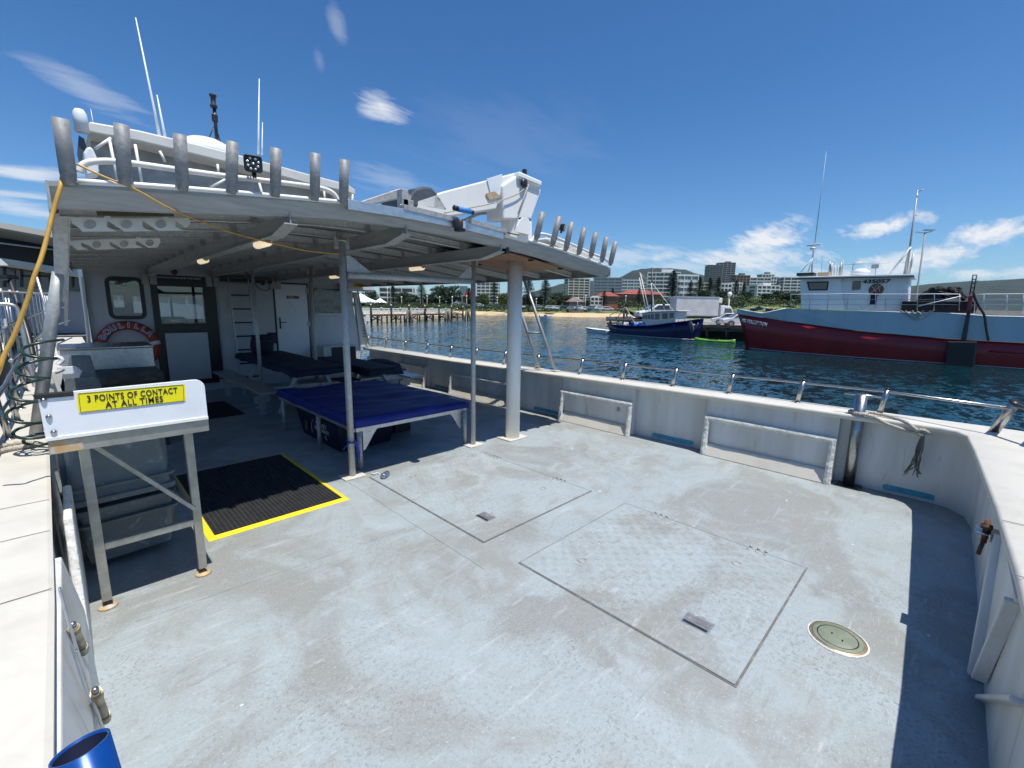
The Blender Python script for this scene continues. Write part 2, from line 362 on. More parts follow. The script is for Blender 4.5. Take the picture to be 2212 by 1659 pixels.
# ================================================================ THE BOAT WE STAND ON
def deck_material(name, plate=False):
    m = bpy.data.materials.new(name); m.use_nodes = True; t = m.node_tree; b = t.nodes['Principled BSDF']
    def n(ty, **k):
        q = t.nodes.new(ty)
        for a, v in k.items(): setattr(q, a, v)
        return q
    cd = n('ShaderNodeTexCoord')
    def noise(s, d=6, r=.6, dist=0.0, off=(0, 0, 0), st=(1, 1, 1)):
        mp = n('ShaderNodeMapping'); mp.inputs['Location'].default_value = off; mp.inputs['Scale'].default_value = st
        t.links.new(cd.outputs['Object'], mp.inputs[0])
        q = n('ShaderNodeTexNoise'); q.inputs['Scale'].default_value = s; q.inputs['Detail'].default_value = d
        q.inputs['Roughness'].default_value = r; q.inputs['Distortion'].default_value = dist
        t.links.new(mp.outputs[0], q.inputs['Vector']); return q.outputs['Fac']
    def rng(v, a, c, lo=0.0, hi=1.0):
        q = n('ShaderNodeMapRange'); q.inputs[1].default_value = a; q.inputs[2].default_value = c; q.inputs[3].default_value = lo; q.inputs[4].default_value = hi
        t.links.new(v, q.inputs[0]); return q.outputs[0]
    def mul(a, b_):
        q = n('ShaderNodeMath', operation='MULTIPLY'); t.links.new(a, q.inputs[0])
        if isinstance(b_, float): q.inputs[1].default_value = b_
        else: t.links.new(b_, q.inputs[1])
        return q.outputs[0]
    def mx(f, a, c):
        q = n('ShaderNodeMix', data_type='RGBA'); t.links.new(f, q.inputs[0])
        if isinstance(a, tuple): q.inputs[6].default_value = (*a, 1)
        else: t.links.new(a, q.inputs[6])
        q.inputs[7].default_value = (*c, 1); return q.outputs[2]
    big = noise(.95, 7, .62, 1.1, (3.1, 1.7, 0))
    mid = noise(2.3, 7, .65, .9, (7.3, 2.2, 0))
    c = mx(rng(big, .44, .57, 0, .95), (.330, .374, .384), (.262, .272, .255))
    c = mx(rng(mid, .52, .72, 0, .7), c, (.248, .240, .215))
    pale = noise(1.7, 6, .6, 1.4, (11, 4, 0))
    c = mx(rng(pale, .54, .70, 0, .7), c, (.39, .44, .465))
    fleck = noise(55, 4, .75, .6); worn = noise(1.3, 4, .6, .5, (5, 9, 0))
    c = mx(mul(rng(fleck, .52, .60), rng(worn, .42, .62, .20, .75)), c, (.205, .21, .205) if not plate else (.23, .23, .22))
    fl2 = noise(95, 3, .7, .3, (1, 1, 0)); c = mx(mul(rng(fl2, .60, .66), .55), c, (.50, .55, .58))
    scr = noise(7, 4, .7, 2.5, (2, 6, 0), (1, 5, 1)); c = mx(mul(rng(scr, .66, .70), .45), c, (.50, .54, .56))
    spot = noise(13, 2, .5, .2, (4, 4, 0)); c = mx(mul(rng(spot, .76, .775), .9), c, (.72, .72, .70))
    sc2 = noise(3.2, 5, .7, .3, (9, 3, 0), (1, 14, 1)); c = mx(mul(rng(sc2, .70, .74), .5), c, (.55, .58, .60))
    for (rt, sd, cc) in ((.9, 3, (.21, .21, .20)), (-.4, 8, (.22, .21, .195)), (2.0, 15, (.50, .53, .54))):
        mp_ = n('ShaderNodeMapping'); mp_.inputs['Rotation'].default_value = (0, 0, rt); mp_.inputs['Location'].default_value = (sd, sd*.7, 0); mp_.inputs['Scale'].default_value = (1, 7, 1)
        t.links.new(cd.outputs['Object'], mp_.inputs[0]); q_ = n('ShaderNodeTexNoise'); q_.inputs['Scale'].default_value = 2.6; q_.inputs['Detail'].default_value = 8; q_.inputs['Roughness'].default_value = .72; q_.inputs['Distortion'].default_value = .6
        t.links.new(mp_.outputs[0], q_.inputs['Vector']); c = mx(mul(rng(q_.outputs['Fac'], .58, .70), .55), c, cc)
    rst = noise(4.5, 6, .7, 1.2, (13, 8, 0)); c = mx(mul(rng(rst, .70, .80), .45), c, (.27, .20, .13))
    t.links.new(c, b.inputs['Base Color'])
    b.inputs['Roughness'].default_value = .62; b.inputs['Specular IOR Level'].default_value = .35
    t.links.new(rng(mid, .4, .7, .42, .72), b.inputs['Roughness'])
    bp = n('ShaderNodeBump'); bp.inputs['Strength'].default_value = .35; bp.inputs['Distance'].default_value = .004
    ad = n('ShaderNodeMath', operation='ADD'); t.links.new(fleck, ad.inputs[0]); t.links.new(noise(260, 2, .6), ad.inputs[1])
    t.links.new(ad.outputs[0], bp.inputs['Height']); t.links.new(bp.outputs[0], b.inputs['Normal'])
    MATS[name] = m
deck_material('deck_paint'); deck_material('hatch_paint', True)

boat = thing('charter_boat', 'white fishing charter boat with grey painted deck, metal canopy and rod holders', 'boat')

# ---- deck (one sheet), left and right hull lines
XL = [(-1, -.10), (2, -.115), (3.4, -.14), (5, -.17), (8, -.1), (10.4, .1)]
def gx(y): return 5.30 if y < 6 else 5.30-.02*(y-6)
def gz(y): return interp([(-.4, .737), (.6, .732), (2.15, .719), (3.5, .708), (4.7, .695), (7.3, .668), (10.8, .675)], y)
b = MB()
ys = [-.34, 1, 2, 3, 4, 5, 6, 7, 8, 9, 10.5]
lo = [[V(interp(XL, y)-.25, y, 0), V(5.60, y, 0), V(5.60, y, -.04), V(interp(XL, y)-.25, y, -.04)] for y in ys]
b.loft(lo); deck = b.build('deck', 'deck_paint', boat)

# hatches: grooves + raised plates with tread bars
def hatch(x0, x1, y0, y1, bars, hy, label):
    g = MB()
    for a in ((x0-.004, x1+.004, y0-.004, y0+.005), (x0-.004, x1+.004, y1-.005, y1+.004), (x0-.004, x0+.005, y0+.005, y1-.005), (x1-.005, x1+.004, y0+.005, y1-.005)):
        g.box(*a, -.002, .0035)
    p = MB(); p.box(x0+.006, x1-.006, y0+.006, y1-.006, -.002, .005)
    pit = .052; nx = int((x1-x0-.04)/pit); ny = int((y1-y0-.04)/pit); rr = random.Random(3)
    for i in range(nx):
        for j in range(ny):
            cx = x0+.03+(i+.5)*pit; cy = y0+.03+(j+.5)*pit
            if abs(cx-(x0+x1)/2+.4) < .0 : continue
            if bars:
                for q in range(4):
                    o = (q-1.5)*.0088
                    if (i+j) % 2: d = V(1, 0, 0); s_ = V(0, 1, 0)
                    else: d = V(0, 1, 0); s_ = V(1, 0, 0)
                    c = V(cx, cy, .0061)+s_*o; l = .019+.002*rr.random()
                    vs = [c-d*l, c-s_*.0024, c+d*l, c+s_*.0024]
                    top = [p.bm.verts.new(v) for v in vs]; bot = [p.bm.verts.new(V(c.x+(v.x-c.x)*1.3, c.y+(v.y-c.y)*1.5, .0049)) for v in vs]
                    p._f(top)
                    for k in range(4): p._f([top[k], bot[k], bot[(k+1) % 4], top[(k+1) % 4]])
            else:
                c = V(cx+(j % 2)*pit*.5, cy, .0080); r_ = .013
                if c.x > x1-.03: continue
                top = [p.bm.verts.new(c+V(math.cos(t)*r_*.6, math.sin(t)*r_*.5, 0)) for t in [k*math.pi/3 for k in range(6)]]
                bot = [p.bm.verts.new(c+V(math.cos(t)*r_*1.35, math.sin(t)*r_*1.0, -.0031)) for t in [k*math.pi/3 for k in range(6)]]
                p._f(top)
                for k in range(6): p._f([top[k], bot[k], bot[(k+1) % 6], top[(k+1) % 6]])
    h = p.build('hatch', 'hatch_paint', boat, label=label)
    g.build('groove', 'groove', h)
    for a in ((x0+.006, x1-.006, y0+.006, y0+.013), (x0+.006, x1-.006, y1-.013, y1-.006), (x0+.006, x0+.013, y0+.013, y1-.013), (x1-.013, x1-.006, y0+.013, y1-.013)):
        e = MB(); e.box(*a, .0048, .0072); e.build('worn_edge', 'hatch_paint', h)
    # recessed lift handle
    hx, hy2 = hy
    f = MB(); f.box(hx-.052, hx+.052, hy2-.075, hy2+.075, .004, .0085); f.build('handle_plate', 'alu', h, bevel=.002)
    f = MB(); f.box(hx-.012, hx+.036, hy2-.062, hy2+.062, .0082, .0098); f.build('handle_recess', 'groove', h)
    f = MB(); f.box(hx-.046, hx-.028, hy2-.066, hy2+.066, .0082, .0125); f.build('handle_bar', 'black_metal', h, bevel=.002)
    f = MB()
    for (qx, qy) in ((x0+.33, y0+.30), (x0+.33, y1-.28), (x1-.3, y0+.35)):
        f.tube([V(qx+.028*math.cos(t), qy+.028*math.sin(t), .0072) for t in [k*math.pi*2/14 for k in range(14)]], .0028, 5, closed=True)
    f.build('lifting_eye', 'galv_worn', h)
    f = MB()
    for yy in (lerp(y0, y1, .22), lerp(y0, y1, .76)):
        for k in range(3): f.lathe([(0, .004), (.011, .004), (.009, .012), (0, .013)], (x1+.018, yy+(k-1)*.05, 0), 8, cap=False)
        for k in range(3): f.lathe([(0, .004), (.010, .004), (.008, .010), (0, .011)], (x1-.035, yy+(k-1)*.055, .002), 8, cap=False)
    f.build('hinge_bolt', 'galv_worn', h)
hatch(1.995, 3.355, 2.25, 3.985, False, (2.275, 2.54), 'aft deck hatch with pimpled tread nearest the canopy')
hatch(1.995, 3.360, .505, 1.890, True, (2.285, .80), 'large square hatch with barred tread plate in the middle of the deck')

# thin weld seams on deck
b = MB()
for (x0, y0, x1, y1) in ((1.78, 2.0, 1.79, 4.0), (0.1, 2.93, 1.7, 2.82)):
    a = V(x0, y0, 0); c = V(x1, y1, 0); k = []
    for i in range(25):
        p = a.lerp(c, i/24); p.x += random.uniform(-.006, .006); p.z = .0012; k.append(p)
    b = MB(); b.tube(k, .0022, 4); b.build('weld_seam', 'hatch_paint', boat)

# round deck fitting (manhole)
mh = MB(); mh.lathe([(.0, .0), (.128, .0), (.124, .006), (0, .0065)], (2.715, .235, 0), 40, cap=False)
mhp = mh.build('deck_port', 'brass', boat, label='round green-brown screw cover let into the deck')
mh = MB(); mh.lathe([(0, .006), (.113, .0062), (.110, .0088), (0, .0092)], (2.715, .235, 0), 40, cap=False); mh.build('port_cover', 'manhole', mhp)
mh = MB(); mh.lathe([(.086, .0088), (.090, .0100), (.092, .0088)], (2.715, .235, 0), 40, cap=False)
mh.box(2.72, 2.732, .258, .266, .0085, .0104); mh.box(2.69, 2.705, .208, .215, .0085, .0104); mh.build('port_groove', 'ink', mhp)
b = MB(); b.lathe([(.126, .001), (.136, .001), (.135, .0035), (.127, .006)], (2.715, .235, 0), 40, cap=False); b.build('port_rim', 'frame_crust', mhp)

# ---- starboard bulwark: skin, panel frames, recesses, cap
def wall_sec(y0, y1, x, z0=0.0):
    return
SK = 5.43
b = MB()
ylist = [.249, .68, 2.02, 2.95, 4.22, 5.25, 7.05, 7.9, 9.0, 10.5]
b.loft([[V(SK if y > .2 else SK, y, 0), V(SK, y, gz(y)-.03), V(SK+.05, y, gz(y)-.03), V(SK+.05, y, 0)] for y in ylist])
bulw = b.build('bulwark', 'gelcoat_wall', boat)
def panel(y0, y1, ztop, zs=.13):
    # raised bay: full height block, crusted frame, sloping sill that catches the sun
    x = 5.335; zt = gz((y0+y1)/2)-.05
    b = MB()
    b.prism([(SK-.001, y0, 0), (x, y0, 0), (x, y0, ztop-.02), (x+.02, y0, zt), (SK-.001, y0, zt)], (0, y1-y0, 0))
    blk = b.build('bay_panel', 'gelcoat_wall', boat, bevel=.008)
    f = MB(); ww = .066; xo = 5.232; xt = 5.300
    def bar(ya, za, yb, zb, w):
        # lumpy fibreglass ridge
        n = 14; pts = []
        for i in range(n+1):
            t = i/n; z = lerp(za, zb, t); y = lerp(ya, yb, t)
            pts.append(V(lerp(xo, xt, z/.5)+.02+random.uniform(-.002, .002), y, z))
        rings = []
        along = V(0, yb-ya, zb-za).normalized(); side = along.cross(V(1, 0, 0))
        for p in pts:
            rings.append([p+side*(w*.5+random.uniform(-.003, .003))+V(.03, 0, 0), p+side*w*.42+V(-.018, 0, 0), p+V(-.026+random.uniform(-.002, .002), 0, 0), p-side*w*.42+V(-.018, 0, 0), p-side*(w*.5+random.uniform(-.003, .003))+V(.03, 0, 0)])
        f.loft(rings, True, True, False)
    yl, yr = y0+.03, y1-.03
    bar(yl, 0, yl, ztop, ww); bar(yr, 0, yr, ztop, ww); bar(yl-.03, ztop, yr+.03, ztop, ww*.8)
    f.build('panel_frame', 'frame_crust', blk, bevel=.006)
    s = MB(); s.prism([(5.36, yl+.03, 0), (5.236, yl+.03, .004), (5.30, yl+.03, zs), (5.334, yl+.03, zs+.012), (5.36, yl+.03, zs)], (0, yr-yl-.06, 0))
    s.build('sill', 'cap_top', blk, bevel=.004)
for a in ((.70, 2.0, .445), (2.97, 4.20, .44), (5.30, 7.0, .40), (7.85, 8.95, .42), (9.5, 10.4, .42)): panel(*a)
f = MB(); f.lathe([(.0, 0), (.032, 0), (.026, .012), (.018, .013), (.016, .004), (0, .004)], (5.334, 3.20, .33), 14, ax=V(-1, 0, 0), cap=False); f.build('drain_fitting', 'galv_worn', bulw)
# rounded blue freeing ports at deck level
for (a, c, z) in ((-.25, .31, .055), (2.16, 2.72, .055), (4.34, 4.86, .055), (7.15, 7.7, .055)):
    b = MB(); n = 8; r = .026
    pr = [V(SK-.004, a+r-r*math.cos(t), z+r*math.sin(t)) for t in [(-math.pi/2+math.pi*k/n) for k in range(n+1)]]
    pr = [V(SK-.012, a+r-math.cos(t)*r, z-math.sin(t)*r) for t in [(-math.pi/2)+math.pi*k/n for k in range(n+1)]]
    pr += [V(SK-.012, c-r+math.cos(t)*r, z+math.sin(t)*r) for t in [(-math.pi/2)+math.pi*k/n for k in range(n+1)]]
    b.prism(pr, (.014, 0, 0)); o = b.build('freeing_port', 'scupper_blue', boat, bevel=.003)
# shadow gap at foot of recess (dark seam)
# cap rail (one swept moulding down the side, round the corner and over the stern)
inner = [(10.45, gx(10.4)), (7, gx(7)), (4, 5.30), (1.2, 5.30), (.15, 5.30)]
path_i = [V(x, y, 0) for y, x in inner]
path_i += [V(5.295, -.02, 0), V(5.24, -.115, 0), V(5.10, -.175, 0), V(4.6, -.205, 0), V(3.3, -.262, 0), V(2.5, -.285, 0), V(.4, -.30, 0), V(-.02, -.30, 0)]
path_o = [V(5.66, y, 0) for y, x in inner] + [V(5.66, -.3, 0), V(5.64, -.55, 0), V(5.56, -.78, 0), V(5.2, -.82, 0), V(3.3, -.84, 0), V(2.5, -.84, 0), V(.4, -.84, 0), V(-.02, -.84, 0)]
b = MB(); rings = []
for pi_, po in zip(path_i, path_o):
    z = gz(max(pi_.y, -.4)); d = (po-pi_).normalized()
    up = V(0, 0, 1)
    rings.append([pi_+d*.04+up*(z-.055), pi_+up*(z-.052), pi_-d*.004+up*(z-.012), pi_+d*.012+up*z, po-d*.02+up*(z+.004), po+up*(z-.012), po+up*(z-.06), po-d*.03+up*(z-.055), pi_+d*.10+up*(z-.028)])
b.loft(rings, True, True, True)
cap = b.build('gunwale_cap', 'cap_top', boat)
# outer hull side under the cap, starboard + stern
b = MB()
b.loft([[V(p.x-.03, p.y+(.03 if p.y < -.4 else 0), gz(max(p.y, -.4))-.05), V(p.x-.18, p.y+(.15 if p.y < -.4 else 0), -1.5)] for p in path_o], False, False)
b.build('hull_side', 'gelcoat', boat)
# cap joints + black scuffs
b = MB()
for x in (3.05, 2.42): b = MB(); b.box(x-.002, x+.002, -.80, -.27, .741, .7425); b.build('cap_joint', 'groove', boat)
# rounded inner corner + stern inner wall
b = MB()
cr = [V(SK, .25, 0), V(SK, .0, 0), V(SK-.03, -.14, 0), V(5.26, -.25, 0), V(5.0, -.29, 0), V(4.0, -.30, 0), V(3.0, -.305, 0), V(2.3, -.305, 0), V(0.2, -.31, 0), V(-.1, -.31, 0)]
b.loft([[p, p+V(0, 0, .70)] for p in cr], False, False, True)
b.build('stern_wall', 'gelcoat_wall', boat)
# stern gate: bevelled frame bars, pin and latch
gt = MB(); gt.beam((5.05*.62+.01, -.262, .62), (3.03, -.262, .02), .05, .03, V(0, 1, 0))
b = MB(); b.beam((3.13, -.285, .64), (2.86, -.275, .015), .045, .055, V(0, 1, 0)); gate = b.build('stern_gate', 'gelcoat_wall', boat, bevel=.008)
b = MB(); b.prism([(3.10, -.305, .66), (2.4, -.305, .66), (2.75, -.305, .10), (2.90, -.305, .10)], (0, .02, 0)); b.build('gate_panel', 'gelcoat_wall', gate, bevel=.004)
b = MB(); b.beam((2.42, -.285, .64), (2.74, -.275, .08), .02, .05, V(0, 1, 0)); b.beam((2.70, -.29, .02), (2.0, -.29, .5), .02, .04, V(0, 1, 0)); b.build('gate_brace', 'gelcoat_wall', gate, bevel=.006)
b = MB(); b.box(3.10, 3.30, -.255, -.245, .60, .64); b.box(3.12, 3.24, -.30, -.20, .62, .628); b.build('latch_plate', 'stainless', gate, bevel=.003)
b = MB(); b.tube([(3.16, -.235, .57), (3.16, -.235, .69)], .012, 12); b.tube([(3.16, -.235, .58), (3.10, -.225, .56), (3.08, -.22, .53)], .009, 8); b.lathe([(0, 0), (.022, 0), (.022, .02), (0, .022)], (3.16, -.235, .645), 12, cap=False); b.build('latch_pin', 'rust', gate)
# ---- guard rails on the cap
stan = [((780, 735), 0), ((820, 741), 0), ((862, 748), 0)]
rail_pts = []
SR = 5.56
def stanchion(base, top, r=.023, parent=boat, mat='stainless', name='stanchion'):
    b = MB(); base = Vector(base); top = Vector(top)
    b.tube([base, top], r, 14); o = b.build(name, mat, parent)
    b = MB(); b.lathe([(0, 0), (.034, 0), (.032, .005), (.0, .005)], base, 14, cap=False); b.build('base_plate', mat, o)
    b = MB(); b.lathe([(0, -.002), (r+.003, -.002), (r+.002, .008), (0, .010)], top, 12, ax=(top-base), cap=False); b.build('end_cap', 'black_metal', o)
    return o
gr = MB(); tops = []
for yy in (-.33, .43, 1.13, 1.85, 2.55, 3.30, 4.05, 4.95, 5.75, 6.55, 7.35, 8.2, 9.1, 10.0, 10.9):
    z = gz(yy)+.004; t = V(SR+.035, yy-.03, z+.245); tops.append(t)
    if yy > -.3: stanchion(V(SR, yy, z), t)
tops = [V(5.27, -.40, 1.0)] + tops[1:]
gr.tube([t-V(0, 0, .03) for t in tops], .013, 10); rail = gr.build('guard_rail', 'stainless', boat)
# heavy stern posts
for (bx, by, tx, ty) in ((5.433, -.334, 5.27, -.405), (5.13, -.51, 4.98, -.58), (4.3, -.60, 4.15, -.67), (3.3, -.64, 3.15, -.71)):
    stanchion(V(bx, by, .741), V(tx, ty, 1.02), .034)
b = MB(); b.tube([V(5.27, -.40, 1.0), V(4.98, -.58, 1.0), V(4.15, -.67, 1.0), V(3.15, -.71, 1.0), V(2.4, -.72, 1.0)], .018, 10); b.build('stern_rail', 'stainless', boat)

# ---- boarding frame (A-shaped tube ladder from cap to canopy)
b = MB()
P1, P2 = px(1200, 801, 5.52), px(1166, 797, 5.52)
T1, T2 = V(5.16, 5.08, 2.2), V(5.05, 5.30, 2.2)
T1 = px(1133, 606, 5.15); T2 = px(1102, 606, 5.15)
b.tube([P1, T1], .024, 12); b.tube([P2, T2], .024, 12)
b.tube([P1.lerp(T1, .42), P2.lerp(T2, .42)], .018, 10)
b.build('canopy_strut', 'galv', boat)
b = MB()
for p in (P1, P2): b.box(p.x-.06, p.x+.06, p.y-.05, p.y+.05, p.z-.004, p.z+.008)
b.build('strut_foot', 'cap_top', boat, bevel=.003)

# ---- bollard with rope
bo = MB(); bo.tube([(5.36, .565, .008), (5.36, .565, .93)], .048, 24); bol = bo.build('bollard', 'stainless', boat, label='tall stainless mooring post standing in the aft corner bay')
b = MB(); b.tube([(5.36, .42, .925), (5.36, .70, .925)], .010, 10); b.build('cross_pin', 'stainless', bol)
b = MB(); b.box(5.27, 5.425, .46, .66, .001, .012)
for y_ in (.48, .64):
    b.tube([(5.285, y_, .01), (5.285, y_, .04)], .008, 8)
b.build('foot_plate', 'black_metal', bol)
# ---- port bulwark
b = MB(); rows = []
yl_ = [-.35, 0, 1, 2, 2.9, 3.4, 4.2, 5, 6, 7, 8, 9, 10.4]
b.loft([[V(interp(XL, y)-.01, y, 0), V(interp(XL, y)-.025, y, .69)] for y in yl_], False, False); b.build('port_bulwark', 'gelcoat_wall', boat)
b = MB()
b.loft([[V(interp(XL, y)-.012, y, .675), V(interp(XL, y)-.008, y, .728), V(interp(XL, y)-.022, y, .735), V(interp(XL, y)-.56+.13*min(1, y/4.5), y, .738), V(interp(XL, y)-.57+.13*min(1, y/4.5), y, .70), V(interp(XL, y)-.06, y, .70)] for y in yl_], True, True)
pc = b.build('port_cap', 'cap_top', boat)
b = MB(); b.loft([[V(interp(XL, y)-.55+.13*min(1, y/4.5), y, .70), V(interp(XL, y)-.42, y, -1.5)] for y in yl_], False, False); b.build('port_side', 'gelcoat', boat)
b = MB()
for y in (2.06, 2.62, 3.05): b = MB(); b.box(-.6, interp(XL, y)-.012, y-.0015, y+.001, .7375, .7390); b.build('cap_joint', 'groove', boat)
# port gate: aluminium edge trim, steel strap and two worn hinge barrels
b = MB(); b.prism([V(-.15, -.3, .002), V(-.064, -.3, .002), V(-.072, -.3, .42), V(-.112, -.3, .68), V(-.15, -.3, .68)], (0, 2.75, 0)); pg = b.build('port_gate', 'gelcoat_wall', boat, bevel=.006)
b = MB(); b.beam(px(128, 1270, -.098), px(165, 1400, -.082), .03, .006, V(1, 0, 0)); b.beam(px(165, 1400, -.082), px(243, 1640, -.045), .03, .006, V(1, 0, 0)); b.build('gate_strap', 'alu', pg, bevel=.002)
b = MB(); b.prism([(-.11, 2.62, .0), (-.11, 3.5, .0), (-.11, 3.5, .66), (-.11, 2.95, .66)], (.035, 0, 0)); b.build('gate_gusset', 'frame_crust', pg, bevel=.01)
def pxz(x, y, X): return px(x, y, X)
for (a, c, xa_, xc_) in (((158, 1352), (182, 1408), -.088, -.076), ((206, 1492), (230, 1556), -.056, -.048)):
    A = px(*a, xa_); C = px(*c, xc_); b = MB(); b.tube([A, C], .0125, 12); b.tube([A.lerp(C, .06), A.lerp(C, .20)], .015, 12); b.tube([A.lerp(C, .80), A.lerp(C, .94)], .015, 12)
    hg = b.build('hinge_barrel', 'brass', pg); b = MB(); d = (C-A).normalized(); b.ball(A-d*.008, .010); b.ball(C+d*.008, .010); b.build('hinge_pin', 'stainless', hg)
    b = MB(); b.obox((A+C)/2+V(-.022, 0, 0), V(.018, 0, 0), d*.07, V(0, .003, 0)); b.build('hinge_leaf', 'stainless', hg)
# port guard rail
prail = []
for (x, y) in ((21, 948), (39, 910), (45, 882), (56.5, 845), (63, 823), (72, 800)):
    p = pz(x, y, .738); prail.append(p)
pr_x = prail[0].x
b = MB(); tp = []
for p in prail:
    t = p+V(-.03, -.02, .30); tp.append(t); stanchion(p, t, .020)
tp = [tp[0]+V(0, -.9, .0)] + tp + [tp[-1]+V(0.1, 1.6, .02)]
b.tube(tp, .018, 10); b.tube([t-V(0, 0, .13) for t in tp], .012, 8); b.build('guard_rail', 'stainless', boat)

# ================================================================ canopy
YE = 3.36
ZT = [(0, 2.288), (1.52, 2.452), (2.0, 2.462), (2.6, 2.456), (3.1, 2.428), (3.7, 2.388), (5.19, 2.232), (5.3, 2.22)]
def rz(x, y=YE): return interp(ZT, x) + (.0 if y < 4 else -.004*(y-4))
def xr(y): return 5.185 if y < 6 else 5.185-.06*(y-6)
def xl(y): return .02 + .04*max(0, y-6)
YW = 10.38
canopy = MB()
yy_ = [YE, 5, 6, 8, YW]
def crossed(y, off, thick):
    xs = [xl(y)+(xr(y)-xl(y))*i/26 for i in range(27)]
    return [V(x, y, rz(x, y)+off) for x in xs] + [V(x, y, rz(x, y)+off-thick) for x in reversed(xs)]
canopy.loft([crossed(y, 0, .012) for y in yy_]); canopy = canopy.build('canopy_roof', 'soffit_sheet_shaded', boat, label='curved galvanised sheet canopy over the fore deck')
# fascia along the aft edge: folded channel
b = MB(); xs = [.02+5.165*i/30 for i in range(31)]
def strip(b, xs, y0, y1, o0, o1):
    b.loft([[V(x, y0, rz(x)+o0), V(x, y1, rz(x)+o0), V(x, y1, rz(x)+o1), V(x, y0, rz(x)+o1)] for x in xs])
b.loft([[V(x, YE-.014, rz(x)+.010), V(x, YE+.012, rz(x)+.010), V(x, YE+.062, rz(x)-.105), V(x, YE+.10, rz(x)-.105), V(x, YE+.10, rz(x)-.112), V(x, YE+.040, rz(x)-.112), V(x, YE-.014, rz(x)-.016)] for x in xs]); b.build('fascia', 'fascia_galv', canopy)
# bright flashing strip on the middle length
b = MB(); strip(b, [1.58+1.6*i/12 for i in range(13)], YE-.05, YE-.014, .022, -.05); b.build('edge_flashing', 'alu', canopy, bevel=.002)
# purlins (Z-sections across the boat), bolted to fore-and-aft beams
k = 0
for y in [YE+.60+.60*i for i in range(11)]:
    b = MB(); xs = [xl(y)+.03+(xr(y)-xl(y)-.06)*i/20 for i in range(21)]
    for (ya, yb, za, zb) in ((y, y+.004, -.022, -.082), (y-.008, y+.050, -.082, -.087)):
        b.loft([[V(x, ya, rz(x, y)+za), V(x, yb, rz(x, y)+za), V(x, yb, rz(x, y)+zb), V(x, ya, rz(x, y)+zb)] for x in xs])
    pu = b.build('purlin', 'galv_web_lit', canopy)
    for xq in (1.13, 2.07, 3.17): b = MB(); b.box(xq-.03, xq+.02, y-.012, y-.002, rz(xq, y)-.10, rz(xq, y)-.02); b.build('cleat', 'galv_worn', pu)
for (xa, xb, y0, y1, hh) in ((1.19, 1.15, YE+.02, YW, .13), (2.12, 2.12, YE+.02, YW, .13), (3.22, 3.25, YE+.02, YW, .12)):
    b = MB()
    def sec(y, x, dz0, dz1, w0, w1): return [V(x+w0, y, rz(x, y)+dz0), V(x+w1, y, rz(x, y)+dz0), V(x+w1, y, rz(x, y)+dz1), V(x+w0, y, rz(x, y)+dz1)]
    Y = [y0, YE+.3]+[4.4+i for i in range(6)]+[y1]
    def hs(y): return hh*(.55 if y < YE+.1 else 1)
    b.loft([sec(y, lerp(xa, xb, (y-y0)/(y1-y0)), -.085, -.085-hs(y), -.004, .004) for y in Y])
    b.loft([sec(y, lerp(xa, xb, (y-y0)/(y1-y0)), -.085-hs(y), -.093-hs(y), -.045, .045) for y in Y])
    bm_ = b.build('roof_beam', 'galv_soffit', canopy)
    b = MB(); x = lerp(xa, xb, .95); b.box(x-.11, x-.01, YW-.05, YW-.02, 2.02, 2.24); b.box(x+.01, x+.11, YW-.05, YW-.02, 2.02, 2.24); b.build('beam_bracket', 'galv_worn', bm_, bevel=.003)
# side channels
b = MB()
b.loft([[V(xr(y), y, rz(xr(y), y)+.004), V(xr(y)+.012, y, rz(xr(y), y)+.004), V(xr(y)+.012, y, rz(xr(y), y)-.105), V(xr(y)-.05, y, rz(xr(y), y)-.105), V(xr(y)-.05, y, rz(xr(y), y)-.095), V(xr(y), y, rz(xr(y), y)-.095)] for y in (YE-.012, 6, 8, YW)])
b.build('side_channel', 'galv', canopy)
b = MB()
b.loft([[V(xl(y)-.012, y, rz(xl(y), y)+.01), V(xl(y), y, rz(xl(y), y)+.01), V(xl(y), y, rz(xl(y), y)-.13), V(xl(y)-.012, y, rz(xl(y), y)-.13)] for y in (YE-.014, 6, 8, YW)])
b.build('side_channel', 'galv', canopy)
# plywood lining sheets under the starboard quarter
b = MB()
for (x0, x1, y0, y1) in ((3.27, 4.55, 3.62, 4.62),):
    b.loft([[V(x, y0, rz(x)-.088), V(x, y1, rz(x)-.088), V(x, y1, rz(x)-.096), V(x, y0, rz(x)-.096)] for x in [x0+(x1-x0)*i/8 for i in range(9)]])
b.build('ceiling_board', 'plywood', canopy, label='bare plywood sheet fixed under the canopy by the thick white post')
b = MB()
for (x, y) in ((3.3, 3.66), (3.95, 3.66), (4.5, 3.66), (3.3, 4.58), (3.95, 4.58), (4.5, 4.58)): b.box(x-.02, x+.03, y-.03, y+.01, rz(x)-.115, rz(x)-.097)
b.build('board_clip', 'black_metal', canopy)
b = MB(); b.box(3.30, 3.34, YE+.03, 3.66, rz(3.3)-.16, rz(3.3)-.06); b.build('beam_end_cap', 'black_metal', canopy)

